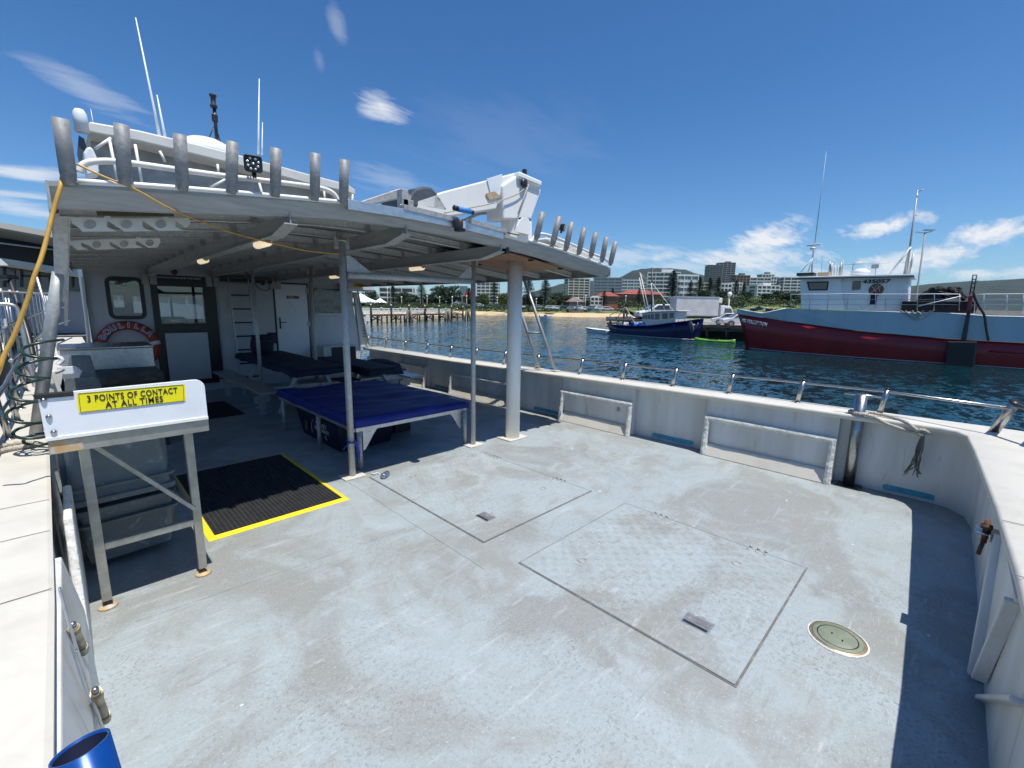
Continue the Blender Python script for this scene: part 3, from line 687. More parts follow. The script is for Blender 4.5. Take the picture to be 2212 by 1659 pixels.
# posts
def post(x, y, r, top, mat='galv', plate=.11, rect=None):
    b = MB(); b.tube([(x, y, .01), (x, y, top)], r, 20); p = b.build('canopy_post', mat, canopy)
    b = MB(); b.box(x-plate, x+plate, y-plate*.75, y+plate*.75, .001, .014); b.build('foot_plate', 'cap_top', p, bevel=.003)
    b = MB(); b.tube([(x, y, top-.02), (x, y, top)], r*1.5, 16); b.box(x-.07, x+.07, y-.008, y+.008, top-.09, top+.02); b.build('head_bracket', 'galv_worn', p)
    return p
pA = post(1.885, 4.12, .032, 2.30); pB = post(3.452, 4.10, .030, 2.28)
pC = post(4.05, 4.0, .094, 2.30, 'white_paint', .17)
pD = post(2.20, 8.05, .028, 2.33); pE = post(3.03, 7.85, .030, 2.30)
b = MB(); b.tube([(1.92, 4.11, 1.98), (3.42, 4.095, 2.0)], .032, 16); xb = b.build('cross_rail', 'galv', canopy)
b = MB(); b.prism([(1.92, 4.108, 1.985), (1.92, 4.108, 2.16), (1.96, 4.108, 2.16), (2.18, 4.108, 2.01)], (0, .008, 0)); b.build('gusset', 'galv', xb); b = MB(); b.prism([(3.42, 4.09, 2.0), (3.42, 4.09, 2.17), (3.40, 4.09, 2.17), (3.20, 4.09, 2.02)], (0, .008, 0)); b.build('gusset', 'galv', xb)
# raking port-side post and flat leg
A = px(78, 946, -.236); T = py(133, 600, 4.3)
B_ = A; b = MB(); b.tube([V(-.236, 4.57, .735), py(110, 705, 4.42), py(128, 590, 4.33)], .036, 18); lp = b.build('canopy_post', 'galv', canopy)
q = [py(112, 460, 4.15), py(148, 460, 4.15), py(147, 590, 4.3), py(138, 655, 4.36), py(118, 640, 4.36), py(116, 560, 4.3)]
b = MB(); b.prism(q, (0, .05, 0)); b.build('post_head', 'galv', lp, bevel=.004)
b = MB(); b.beam(py(148, 460, 4.2), py(142, 700, 4.6), .02, .05, V(0, 1, 0)); b.build('corner_angle', 'galv', lp)
b = MB(); b.lathe([(0, 0), (.07, 0), (.068, .008), (0, .008)], (-.236, 4.57, .739), 16, cap=False); b.build('foot_plate', 'galv', lp)

# canopy lamps (lit)
for (x, y) in ((566, 519), (438, 558), (900, 569), (722, 590)):
    xx, zz = {566: (1.19, 0), 438: (1.17, 0), 900: (3.22, 0), 722: (3.24, 0)}[x]
    p = px(x, y, xx); ln = .15; z = rz(xx, p.y)-.085-.13-.02
    p = V(xx, p.y, z)
    b = MB(); b.loft([[V(p.x+.030*math.cos(t)*w_, p.y+s_*ln, p.z+.012+.03*math.sin(t)*w_) for t in [k*math.pi/6 for k in range(12)]] for s_, w_ in ((-1, .75), (-.9, 1), (.9, 1), (1, .75))], True, True, True)
    lm = b.build('ceiling_lamp', 'galv_worn', canopy)
    b = MB(); b.loft([[V(p.x+.034*math.cos(t)*w_, p.y+s_*ln*.97, p.z-.004+.030*math.sin(t)*w_) for t in [k*math.pi/6 for k in range(12)]] for s_, w_ in ((-1, .55), (-.9, 1), (.9, 1), (1, .55))], True, True, True)
    b.build('lens', 'lamp_lens', lm)

# ---- rod holders (two rows of seven) and their tube rails
H1 = [((150, 395), (130, 255)), ((270, 395), (262, 268)), ((395, 408), (388, 290)), ((500, 415), (502, 306)), ((595, 422), (596, 320)), ((680, 430), (681, 331)), ((742, 437), (744, 345))]
H2 = [((1158, 517), (1172, 458)), ((1193, 530), (1208, 468)), ((1222, 540), (1235, 480)), ((1250, 548), (1262, 492)), ((1276, 555), (1287, 502)), ((1300, 565), (1310, 512)), ((1318, 572), (1330, 522))]
for i, (ba, ta) in enumerate(H1+H2):
    B0 = py(*ba, 3.31); T0 = py(*ta, 3.25); r = .033; d = (T0-B0).normalized()
    B0 -= d*.012
    b = MB(); a = d.cross(V(0, 1, 0)).normalized(); c = d.cross(a); n = 20; L_ = (T0-B0).length
    rg = []
    for s_, sx, sy in ((0, .72, .45), (.015, .8, .6), (.03, .92, .85), (.06, 1, 1), (L_*.5, 1, 1), (L_, 1, 1)):
        rg.append([B0+d*s_+a*math.cos(t)*r*sx+c*math.sin(t)*r*sy for t in [2*math.pi*k/n for k in range(n)]])
    for s_, q_ in ((L_, .86), (L_-.16, .84)):
        rg.append([B0+d*s_+a*math.cos(t)*r*q_+c*math.sin(t)*r*q_ for t in [2*math.pi*k/n for k in range(n)]])
    b.loft(rg, True, True, True); b.build('rod_holder', 'rod_tube', canopy)
b = MB(); up = [(172, 372), (180, 356), (205, 349), (262, 350), (395, 368), (500, 382), (595, 393), (665, 402), (700, 408), (722, 420), (733, 440)]
b.tube(smooth_path([py(*p, 3.40) for p in up]), .017, 12); b.build('holder_rail', 'white_paint', canopy)
b = MB(); b.tube(smooth_path([py(*p, 3.345) for p in [(168, 392), (290, 399), (400, 407), (560, 420), (680, 431), (745, 437)]], 3), .015, 12); b.build('holder_rail', 'white_paint', canopy)
b = MB(); b.tube(smooth_path([py(*p, 3.40) for p in [(1148, 524), (1155, 510), (1170, 505), (1200, 513), (1240, 530), (1280, 548), (1305, 558), (1318, 570)]]), .015, 12); b.tube(smooth_path([py(*p, 3.345) for p in [(1140, 519), (1180, 530), (1240, 549), (1310, 575)]], 3), .013, 12); b.build('holder_rail', 'white_paint', canopy)
# ---- rack boards (cut-out rod racks) hung under the roof
def rack(px_pts, y, holes, hooks, label):
    pts = [py(*p, y) for p in px_pts]
    b = MB(); b.prism(pts, (0, .012, 0)); rk = b.build('rod_rack', 'white_paint', canopy, label=label)
    h = MB()
    for (hx, hy, rx, ry) in holes:
        c = py(hx, hy, y); e = py(hx+rx, hy, y)-c; f_ = py(hx, hy+ry, y)-c
        h.prism([c+e*math.cos(t)+f_*math.sin(t)+V(0, -.002, 0) for t in [k*math.pi/9 for k in range(18)]], (0, .006, 0))
    for hk in hooks: h.prism([py(*p, y)+V(0, -.002, 0) for p in hk], (0, .006, 0))
    h.build('cut_out', 'galv_soffit', rk)
def cr(c, ox=100, oy=430, s=5.53):   # measured on an enlarged crop
    return [((ox+x/s)/1.0362, (oy+y/s)/1.0362) for x, y in c]
o1 = cr([(320, 320), (740, 322), (740, 296), (815, 298), (815, 322), (1470, 322), (1470, 300), (1530, 302), (1530, 322), (1790, 322), (1805, 390), (1760, 435), (1740, 432), (1640, 360), (1618, 362), (1620, 430), (1720, 472), (1410, 478), (1230, 356), (1208, 360), (1212, 432), (1318, 482), (985, 486), (790, 354), (768, 362), (772, 430), (890, 484), (470, 486), (400, 420), (340, 385)])
rack(o1, 3.62, [(*cr([(560, 400)])[0], 14, 10), (*cr([(1013, 398)])[0], 12.5, 9.5), (*cr([(1440, 395)])[0], 12, 9)], [], 'upper pale rod rack board with round holes and hooks')
o2 = cr([(270, 600), (560, 590), (1130, 575), (1130, 560), (1190, 560), (1190, 575), (1420, 572), (1435, 620), (1395, 685), (1290, 688), (1150, 605), (1130, 612), (1133, 650), (1215, 688), (960, 698), (820, 618), (803, 625), (808, 660), (885, 702), (640, 712), (470, 622), (450, 630), (455, 672), (545, 712), (400, 716), (340, 660), (280, 650)])
rack(o2, 4.45, [(*cr([(645, 650)])[0], 10, 8), (*cr([(985, 640)])[0], 9.3, 7.3), (*cr([(1300, 628)])[0], 9, 7)], [], 'lower pale rod rack board behind the first')
b = MB(); q = [py(*p, 3.60) for p in cr([(640, 235), (1590, 245), (1605, 300), (1400, 300), (650, 290)])]; b.prism(q, (0, .02, 0)); b.build('rack_batten', 'olive_wood', canopy)
# ---- flood lights
def flood(c, hw, nrm, name='flood_light', lens='grid', label=None):
    nrm = Vector(nrm).normalized(); s_ = nrm.cross(V(0, 0, 1)).normalized(); u_ = s_.cross(nrm)
    b = MB()
    sh = []
    for k in range(20):
        t = 2*math.pi*k/20; cx_ = abs(math.cos(t))**.35*math.copysign(1, math.cos(t)); sy_ = abs(math.sin(t))**.35*math.copysign(1, math.sin(t)); sh.append((cx_, sy_))
    b.loft([[c+s_*x*hw*q+u_*y*hw*q+nrm*d for x, y in sh] for q, d in ((.7, -.045), (.95, -.02), (1, 0), (1, .012), (.90, .014), (.88, .004))], True, True, False)
    fl = b.build(name, 'black_metal', canopy, label=label)
    b = MB()
    for k in range(5): b.obox(c-nrm*.05+s_*(k-2)*hw*.3, s_*.003, u_*hw*.7, nrm*.014)
    b.build('cooling_fin', 'black_metal', fl)
    b = MB()
    if lens == 'grid':
        for (i, j) in ((0, 0), (-.28, .55), (.28, .6), (-.58, .2), (.6, .22), (-.5, -.28), (.55, -.25), (-.22, -.62), (.28, -.62)):
            b.lathe([(.0, .009), (hw*.12, .010), (hw*.155, .006)], c+s_*i*hw+u_*j*hw, 12, ax=nrm, cap=False)
    else:
        for k in range(7): b.obox(c+u_*(k-3)*hw*.22+nrm*.008, s_*hw*.7, u_*hw*.08, nrm*.002)
    b.build('led', 'led_lens', fl)
    b = MB(); b.obox(c-u_*hw*1.12-nrm*.02, s_*hw*.25, u_*hw*.22, nrm*.008); b.tube([c-u_*hw*1.05-nrm*.02, c-u_*hw*1.5-nrm*.02], .012, 8); b.build('bracket', 'black_metal', fl)
c1 = py(547, 354, 3.30); flood(c1, .052, V(-.35, -1, -.02), label='square black work light with nine round LEDs')
c2 = py(1217, 492, 3.30); flood(c2, .040, V(.55, -1, -.1), lens='bars', label='small black work light among the right-hand rod holders')
# ================================================================ cabin, flybridge, crane (parts of the boat)
YC = 10.4
def qpy(ps, y): return [py(*p, y) for p in ps]
b = MB()
# aft wall as one panelled sheet with rounded starboard wing
def holed(b, x0, x1, z0, z1, y, th, holes):
    xs = sorted({x0, x1}|{h[0] for h in holes}|{h[1] for h in holes})
    for a, c in zip(xs, xs[1:]):
        hs = sorted((h[2], h[3]) for h in holes if h[0] <= a+1e-6 and h[1] >= c-1e-6); z = z0
        for (h0, h1) in hs: b.box(a, c, y, y+th, z, h0); z = h1
        b.box(a, c, y, y+th, z, z1)
holed(b, .30, 2.2, 0, 2.30, YC, .05, [(.60, 1.03, 1.45, 2.085), (1.255, 1.955, 1.315, 2.005)])
b.prism([V(2.2, YC, 0), V(5.05, YC, 0), V(5.12, YC, .70), V(4.95, YC, 1.88), V(4.95, YC, 2.30), V(2.2, YC, 2.30)], (0, .05, 0))
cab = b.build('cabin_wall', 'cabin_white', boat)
b = MB(); b.box(.32, .38, YC+.05, YC+3.2, 0, 2.36); b.box(4.94, 5.0, YC+.05, YC+3.2, 0, 2.36); b.box(.32, 5.0, YC+.05, YC+3.2, 2.36, 2.42); b.build('cabin_body', 'gelcoat', boat)
FW = YC+3.14
def hpx(x0, x1, y0, y1):
    a = py(x0, y1, FW); c = py(x1, y0, FW); return (a.x, c.x, a.z, c.z)
b = MB(); holed(b, .38, 4.94, 0, 2.36, FW, .05, [hpx(247, 266, 638, 664), hpx(290, 306, 640, 676), hpx(341, 366, 641, 684), hpx(376, 437, 640, 689)]); b.build('cabin_front', 'interior', boat)
b = MB(); b.box(.385, 4.93, YC+.06, FW, .2, .22); b.box(.385, 4.93, YC+.06, FW, 2.33, 2.35); b.build('cabin_lining', 'interior', boat)
b = MB(); b.box(.5, 1.2, FW-.9, FW-.2, .22, 1.25); b.build('console', 'interior', boat, bevel=.05)
b = MB(); b.box(1.5, 1.9, FW-1.6, FW-1.2, .22, 1.40); b.build('helm_chair', 'interior', boat, bevel=.06)
b = MB(); b.box(.30, 5.0, YC-.035, YC, 2.20, 2.42); hd = b.build('cabin_header', 'cabin_white', cab, bevel=.01)
# sunlit flared side board on the starboard side, with steps and grab channel
b = MB(); b.prism([V(4.99, YC-.05, 2.02), V(5.06, YC-.05, 2.02), V(5.34, YC-.05, .69), V(5.10, YC-.05, .69)], (0, .10, 0)); fl_ = b.build('flare_board', 'gelcoat', cab, bevel=.01)
b = MB(); b.tube([V(5.02, YC-.12, 2.2), V(5.20, YC-.12, 1.15), V(5.30, YC-.12, .72)], .022, 8); b.build('corner_tube', 'galv_worn', cab)
for z in (1.02, 1.10, .94): b = MB(); b.box(5.16, 5.26, YC-.065, YC-.052, z, z+.012); b.build('vent_slot', 'groove', fl_)
b = MB(); b.box(4.62, 5.3, 9.9, YC-.04, 2.04, 2.24); eb = b.build('eave_box', 'gelcoat_wall', cab, bevel=.03)
b = MB(); b.box(4.78, 5.0, 9.88, 9.897, 2.12, 2.19); b.build('warning_sticker', 'mat_yellow', eb)
b = MB(); b.box(4.78, 5.0, 9.876, 9.881, 2.15, 2.168); b.build('sticker_print', 'orange', eb)
# window with rounded black frame
def rrect(x0, x1, z0, z1, r, y, n=6):
    o = []
    for cx, cz, a0 in ((x1-r, z1-r, 0), (x0+r, z1-r, 90), (x0+r, z0+r, 180), (x1-r, z0+r, 270)):
        for k in range(n+1):
            t = R(a0+90*k/n); o.append(V(cx+r*math.cos(t), y, cz+r*math.sin(t)))
    return o
b = MB(); _o = rrect(.555, 1.07, 1.40, 2.135, .11, YC-.012); _i = rrect(.615, 1.01, 1.46, 2.075, .06, YC-.012); b.loft([_o, _i, [p+V(0, .012, 0) for p in _i], [p+V(0, .012, 0) for p in _o], _o], True, False); wn = b.build('window', 'black_frame', cab)
b = MB(); b.prism(rrect(.612, 1.013, 1.457, 2.078, .062, YC-.004), (0, .003, 0)); b.build('pane', 'glass_clear', wn)
# things seen through / mirrored in the pane are real: a console and seat inside
b = MB(); b.prism(rrect(.36, .5, .9, 2.05, .01, YC-.004), (0, .003, 0)); b.build('wall_panel', 'cabin_white', cab, bevel=.002)
# sliding door: black frame, glass, white lower panel
b = MB(); holed(b, 1.16, 2.16, .14, 2.215, YC-.03, .029, [(1.262, 1.95, 1.32, 2.0)]); dr = b.build('cabin_door', 'black_frame', cab, bevel=.004)
b = MB(); b.box(1.262, 1.95, YC-.017, YC-.012, 1.32, 2.0); b.build('pane', 'glass_clear', dr)
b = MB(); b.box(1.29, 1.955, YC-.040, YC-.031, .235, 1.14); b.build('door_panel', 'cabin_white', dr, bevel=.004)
b = MB(); b.box(1.22, 2.0, YC-.040, YC-.031, 1.19, 1.26); b.build('mid_rail', 'black_metal', dr)
b = MB(); b.ball(V(1.245, YC-.045, 1.22), .012); b.build('door_lock', 'stainless', dr)
b = MB(); b.box(2.1, 3.05, YC-.05, YC-.001, 2.13, 2.19); b.build('door_track', 'black_metal', cab)
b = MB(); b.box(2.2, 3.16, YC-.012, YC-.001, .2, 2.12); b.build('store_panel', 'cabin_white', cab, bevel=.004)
text('NO WORKBOOTS BEYOND THIS POINT', 'door_lettering', .042, V(1.56, YC-.032, 2.155), (1, 0, 0), (0, 0, 1), 'letter_white', dr, .0005)
# second door with sign, hinges, lever handle
b = MB(); b.box(3.20, 3.93, YC-.006, YC-.001, .3, 2.17); dgap = b.build('door_gap', 'black_frame', cab)
b = MB(); b.box(3.235, 3.895, YC-.025, YC-.007, .32, 2.135); d2 = b.build('store_door', 'white_plastic', cab, bevel=.004)
b = MB(); b.box(3.28, 3.31, YC-.033, YC-.026, 1.18, 1.42); b.tube([(3.295, YC-.035, 1.32), (3.295, YC-.06, 1.32), (3.42, YC-.06, 1.32)], .009, 8); b.build('lever_handle', 'black_metal', d2)
b = MB(); b.box(3.46, 3.72, YC-.032, YC-.026, 1.83, 1.89); sg = b.build('door_sign', 'olive_wood', d2)
text('Toilet', 'sign_lettering', .045, V(3.55, YC-.034, 1.86), (1, 0, 0), (0, 0, 1), 'letter_white', sg, .0008)
for z in (1.95, 1.22): b = MB(); b.box(3.87, 3.95, YC-.034, YC-.024, z, z+.12); b.build('hinge', 'galv_worn', d2, bevel=.003)
# dark film window on the starboard half + ledge
b = MB(); b.box(4.06, 4.72, YC-.014, YC-.001, 1.52, 2.07); wf = b.build('window', 'dark_film', cab)
b = MB(); b.box(4.03, 4.75, YC-.03, YC-.001, 1.47, 1.515); b.build('sill', 'gelcoat_wall', wf, bevel=.004)
b = MB(); b.box(4.04, 4.60, YC-.02, YC-.001, .6, 1.44); b.build('store_panel', 'cabin_white', cab, bevel=.004)
b = MB(); b.box(3.96, 4.01, YC-.05, YC-.001, .3, 2.18); b.build('corner_post', 'gelcoat_wall', cab, bevel=.004)
# cabling + olive shelf
b = MB(); b.box(2.15, 3.15, YC-.16, YC-.02, 2.195, 2.245); b.build('shelf_board', 'olive_wood', cab, bevel=.004)
b = MB(); b.tube(smooth_path([V(2.62, YC-.1, 2.4), V(2.75, YC-.1, 2.28), V(2.80, YC-.1, 2.26), V(2.9, YC-.06, 2.05), V(3.05, YC-.06, 1.98), V(3.14, YC-.06, 2.04), V(3.15, YC-.06, 2.14)]), .008, 6); b.build('cable', 'cable', cab)
b = MB(); b.lathe([(0, 0), (.03, 0), (.03, .03), (.014, .05), (0, .05)], V(3.02, YC-.01, 2.12), 12, ax=V(0, -1, 0), cap=False); b.build('deck_socket', 'black_metal', cab)
b = MB(); b.lathe([(0, 0), (.04, 0), (.04, .05), (.014, .06), (0, .06)], V(3.15, YC-.02, 2.16), 12, ax=V(0, -1, 0), cap=False); b.build('deck_socket', 'black_metal', cab)
b = MB(); b.ball(V(1.36, 9.2, 2.20), .05); b.tube([(1.36, 9.2, 2.2), (1.36, 9.2, 2.3)], .015, 8); b.build('red_lamp', 'rust', canopy)

# sunlit port side strip of the cabin (white board edge and white handle rail)
b = MB(); b.prism([V(.235, YC-.15, .8), V(.27, YC-.15, .8), V(.305, YC-.15, 2.1), V(.27, YC-.15, 2.1)], (0, .5, 0)); b.build('side_board', 'gelcoat', cab, bevel=.005)
b = MB(); b.box(.16, .30, YC-.3, YC-.05, .72, 1.02); b.build('side_step', 'gelcoat', cab, bevel=.01)

# ---- wheelhouse top / flybridge seen over the canopy
FY = 9.0
fly = MB()
hi = [(192, 262), (300, 281), (430, 312), (560, 346), (660, 374), (752, 398), (768, 410)]
lo_ = [(768, 422), (752, 415), (660, 395), (560, 368), (430, 336), (300, 305), (190, 285)]
fly.prism(qpy(hi+lo_, FY), (0, 2.6, .05)); fly = fly.build('flybridge_roof', 'gelcoat', boat, bevel=.02)
b = MB(); b.prism(qpy([(196, 292), (762, 424), (760, 470), (196, 440)], FY+.5), (0, .02, 0)); b.build('screen_curtain', 'vinyl_clear', fly)
for a in (((170, 292), (182, 300), (190, 330), (188, 356), (176, 352), (168, 320)), ): b = MB(); b.prism(qpy(a, FY), (0, .4, 0)); b.build('rolled_curtain', 'tarp_dark', fly)
for (p, q) in (((236, 300), (258, 410)), ((292, 312), (308, 405)), ((240, 298), (205, 322)), ((345, 326), (357, 350)), ((470, 355), (472, 378)), ((497, 382), (455, 405)), ((560, 395), (572, 440)), ((585, 398), (610, 440)), ((762, 420), (760, 445)), ((700, 410), (702, 440))):
    b = MB(); b.tube([py(*p, FY-.05), py(*q, FY-.05)], .019, 8); b.build('frame_tube', 'white_paint', fly)
b = MB(); b.lathe([(0, .30), (.05, .29), (.075, .24), (.085, 0), (0, 0)], py(177, 282, FY)-V(0, 0, .02), 14, cap=False); b.build('life_jacket_bin', 'white_plastic', fly)
q = qpy([(180, 330), (188, 316), (200, 318), (212, 345), (215, 375), (188, 380)], 8.3); b = MB(); b.prism(q, (0, .3, 0)); b.build('helm_seat', 'white_plastic', fly, bevel=.03)
# radar dome
c = py(444, 326, FY+.8); b = MB(); b.lathe([(0, .30), (.25, .27), (.42, .18), (.50, .06), (.48, 0), (0, 0)], c-V(0, 0, .10), 24, cap=False); b.build('radar_dome', 'white_plastic', fly)
# mast with lights
mx0 = py(470, 322, FY+.6); mx1 = py(462, 222, FY+.6); b = MB(); b.tube([mx0, mx1], .028, 8)
b.tube([py(464, 268, FY+.6), py(449, 305, FY+.6)], .008, 5); b.tube([py(464, 268, FY+.6), py(480, 318, FY+.6)], .008, 5); ms = b.build('signal_mast', 'black_metal', fly)
b = MB(); b.lathe([(0, 0), (.055, 0), (.055, .04), (.04, .06), (.04, .17), (.055, .18), (.055, .21), (0, .22)], py(462, 233, FY+.6), 14, cap=False); b.build('mast_light', 'rubber_grey', ms)
b = MB(); b.obox(py(464, 255, FY+.6), V(.045, 0, 0), V(0, .03, 0), V(0, 0, .07)); b.build('mast_light', 'black_metal', ms, bevel=.02)
for (p, q, r) in (((345, 295), (293, 38), .022), ((357, 298), (339, 205), .022), ((558, 332), (560, 170), .020), ((566, 334), (567, 264), .015), ((201, 266), (196, 235), .008)):
    b = MB(); P_, Q_ = py(*p, FY+.5), py(*q, FY+.5); b.tube([P_, P_.lerp(Q_, .25), Q_], [r, r*.8, r*.35], 8); b.build('whip_antenna', 'white_plastic', fly)

# ---- deck crane on the thick post
b = MB()
pc_ = V(4.06, 4.0, 0)
def octr(c, z, r, sq=.0, rot=0.0, sx=1, sy=1): return [V(c.x+r*sx*math.cos(t+rot), c.y+r*sy*math.sin(t+rot), z) for t in [R(22.5)+k*math.pi/4 for k in range(8)]]
b.loft([octr(pc_, 2.32, .21), octr(pc_, 2.74, .20)]); crane = b.build('crane_pedestal', 'crane_white', boat, bevel=.008, label='white folding deck crane on top of the thick white post')
b = MB(); b.loft([octr(pc_, 2.742, .185), octr(pc_, 2.765, .185)]); b.build('slew_ring', 'black_metal', crane)
# column head and boom: outline measured on the crane's own plane
b = MB()
col = qpy([(1088, 474), (1148, 474), (1170, 412), (1163, 402), (1128, 371), (1085, 400)], 3.86)
w_ = V(0, .30, 0)
b.prism(col, w_); b.build('crane_column', 'crane_white', crane, bevel=.02)
boom = qpy([(1088, 438), (1076, 441), (1072, 452), (958, 470), (900, 470), (900, 432), (960, 413), (1125, 370), (1130, 380)], 3.90)
b = MB(); b.prism(boom, (0, .22, 0)); bm2 = b.build('crane_boom', 'crane_white', crane, bevel=.015)
b = MB(); b.prism(qpy([(1052, 386), (1085, 376), (1086, 398), (1080, 424), (1060, 418)], 3.888), (0, .01, 0)); b.build('boom_strap', 'white_plastic', bm2, bevel=.003)
b = MB(); b.prism(qpy([(1122, 369), (1172, 391), (1170, 404), (1120, 383)], 3.82), (0, .38, 0)); b.build('head_cover', 'crane_white', crane, bevel=.02)
b = MB(); b.prism(qpy([(1050, 418), (1068, 413), (1083, 425), (1057, 432)], 3.886), (0, .01, 0)); b.build('worn_patch', 'rust_stain', bm2)
b = MB(); b.lathe([(0, 0), (.05, 0), (.05, .02), (.025, .03), (0, .03)], py(1131, 396, 3.84), 14, ax=V(0, -1, 0), cap=False); b.build('pivot_pin', 'black_metal', crane)
b = MB(); b.obox(py(1133, 372, 3.9), V(.02, 0, 0), V(0, .02, 0), V(0, 0, .03)); b.build('crane_sensor', 'black_metal', crane)
b = MB(); b.tube(smooth_path(qpy([(1141, 398), (1120, 418), (1085, 432), (1060, 440), (1000, 452), (960, 460)], 3.83)), .007, 6); b.tube(qpy([(1142, 398), (1119, 462)], 3.83), .008, 6); b.build('crane_line', 'rope', crane)
b = MB(); b.prism(qpy([(1115, 500), (1118, 488), (1124, 476), (1131, 469), (1138, 468), (1143, 474), (1146, 486), (1147, 508)], 3.77), (0, .02, 0)); b.build('pedestal_guard', 'crane_white', crane)
# boom rest, pipes and rack on the roof between crane and winch
b = MB(); b.tube(smooth_path(qpy([(1000, 478), (1035, 462), (1065, 462), (1082, 474), (1088, 490)], 4.2)), .018, 10); b.build('boom_rest', 'galv', canopy)
b = MB(); b.beam(py(868, 448, 3.34), py(985, 476, 3.34), .04, .075, V(0, 1, 0)); b.build('roof_rail', 'galv_worn', canopy)
b = MB(); b.beam(py(1010, 478, 3.34), py(1090, 500, 3.34), .04, .07, V(0, 1, 0)); b.build('roof_rail', 'galv_worn', canopy)
b = MB(); b.obox(py(870, 430, 3.36), V(.03, 0, 0), V(0, .04, 0), V(0, 0, .07)); b.obox(py(877, 442, 3.36), V(.05, 0, 0), V(0, .04, 0), V(0, 0, .035)); b.build('roof_bracket', 'galv_worn', canopy, bevel=.004)
b = MB(); b.tube([py(868, 447, 3.33)+V(.018*math.cos(t), 0, .018*math.sin(t)) for t in [k*math.pi/6 for k in range(12)]], .004, 6, closed=True); b.build('shackle_ring', 'stainless', canopy)
b = MB(); b.tube([py(1087, 500, 3.33)+V(.03*math.cos(t), 0, .03*math.sin(t)) for t in [k*math.pi/6 for k in range(12)]], .005, 6, closed=True); b.build('shackle_ring', 'stainless', canopy)
b = MB(); b.tube([py(820, 444, 3.32), py(990, 478, 3.32), py(1120, 508, 3.32)], .006, 6); b.build('roof_cable', 'cable', canopy)
# blue winch roll on its bracket, and black lantern
b = MB(); a = py(988, 451, 3.28); c = py(1016, 457, 3.28); b.tube([a, c], .024, 16); wr = b.build('winch_roll', 'blue_roll', canopy)
b = MB(); b.tube([a-V(.04, 0, -.004), a], .024, 6); b.tube([c, c+V(.035, 0, -.006)], .020, 6); b.build('roll_bracket', 'black_metal', wr)
L0 = py(993, 487, 3.27)
b = MB(); b.lathe([(0, -.052), (.048, -.050), (.052, -.042), (.052, .045), (.046, .05), (0, .05)], L0, 20, cap=False); ln_ = b.build('anchor_light', 'black_metal', canopy)
b = MB(); b.prism([L0+V(.055*math.cos(t), .055*math.sin(t), -.03) for t in [R(-95)+k*R(9) for k in range(11)]]+[L0+V(.049*math.cos(t), .049*math.sin(t), -.03) for t in [R(-5)-k*R(9) for k in range(11)]], (0, 0, .065)); b.build('lantern_glass', 'led_lens', ln_)

# ---- things lying on the canopy roof
def lump(name, mat, ctr, size, rot, amp, seed, label, cat, squash=1.0):
    rr = random.Random(seed); bm = bmesh.new(); bmesh.ops.create_icosphere(bm, subdivisions=4, radius=1)
    from mathutils import noise as NZ
    for v in bm.verts:
        n = NZ.noise(v.co*1.6+V(seed, 0, 0))*amp + NZ.noise(v.co*4+V(seed, 3, 0))*amp*.35
        c = v.co.copy()*(1+n)
        c = V(math.copysign(abs(c.x)**.75, c.x), math.copysign(abs(c.y)**.75, c.y), math.copysign(abs(c.z)**.8, c.z))
        v.co = V(c.x*size[0], c.y*size[1], max(c.z, -.35)*size[2])
    for f in bm.faces: f.smooth = True
    me = bpy.data.meshes.new(name); bm.to_mesh(me); bm.free(); me.materials.append(MATS[mat])
    o = bpy.data.objects.new(name, me); COL.objects.link(o); o.location = ctr; o.rotation_euler = rot
    if label: tag(o, label, cat)
    return o
b = MB()
prof = qpy([(884, 446), (884, 425), (897, 407), (915, 402), (932, 404), (948, 420), (968, 450), (965, 458)], 3.9)
b.prism(prof, (0, .55, .02)); o = b.build('covered_bundle', 'tarp_dark', None, bevel=.03); tag(o, 'dark tarpaulin-covered bundle lying on the canopy roof in front of the crane boom', 'bundle')
b = MB(); b.prism(qpy([(776, 436), (860, 408), (872, 407), (890, 425), (885, 440), (868, 428), (800, 442)], 3.75), (0, .10, .0)); o = b.build('roof_plank', 'galv_worn', None, bevel=.006); tag(o, 'long grey weathered plank sloping on the canopy roof beside the tarpaulin bundle', 'plank')
b = MB(); b.prism(qpy([(1180, 520), (1182, 512), (1240, 530), (1290, 556), (1296, 572), (1240, 560)], 3.55), (0, .35, 0)); o = b.build('mooring_fender', 'frame_crust', None, bevel=.02); tag(o, 'pale crusted long fender lying behind the right-hand rod holders', 'fender')
# ================================================================ LOOSE THINGS ON BOARD
# ---- filleting stand with warning board
st = thing('filleting_stand', 'stainless filleting stand with white board and yellow 3 POINTS OF CONTACT sticker', 'stand', (.2, 3.2, 0))
SY = 2.98
def leg(x, y, ztop, name='leg'):
    b = MB(); b.box(x-.022, x+.022, y-.022, y+.022, .045, ztop); l = b.build(name, 'stand_steel', st, bevel=.003)
    b = MB(); b.tube([(x, y, .01), (x, y, .05)], .011, 10); b.build('foot_stem', 'rust', l)
    b = MB(); b.lathe([(0, 0), (.045, 0), (.042, .008), (.012, .014), (0, .014)], (x, y, .001), 18, cap=False); b.build('foot_disc', 'rust_stain', l)
    return l
leg(-.0, 3.195, .985); leg(.452, 3.2, .985); leg(-.0, 4.25, .985); leg(.43, 4.25, .985)
b = MB(); b.box(-.118, .522, SY-.012, SY+.012, .978, 1.045); ap = b.build('frame_apron', 'stand_steel', st, bevel=.003)
b = MB(); b.box(-.116, -.0, SY-.0145, SY-.0122, .982, 1.042); b.build('rust_stain', 'rust_stain', ap)
b = MB(); b.box(-.118, .522, SY+.075, 4.32, .985, 1.03); b.box(-.118, .522, SY+.012, SY+.035, .985, 1.03)
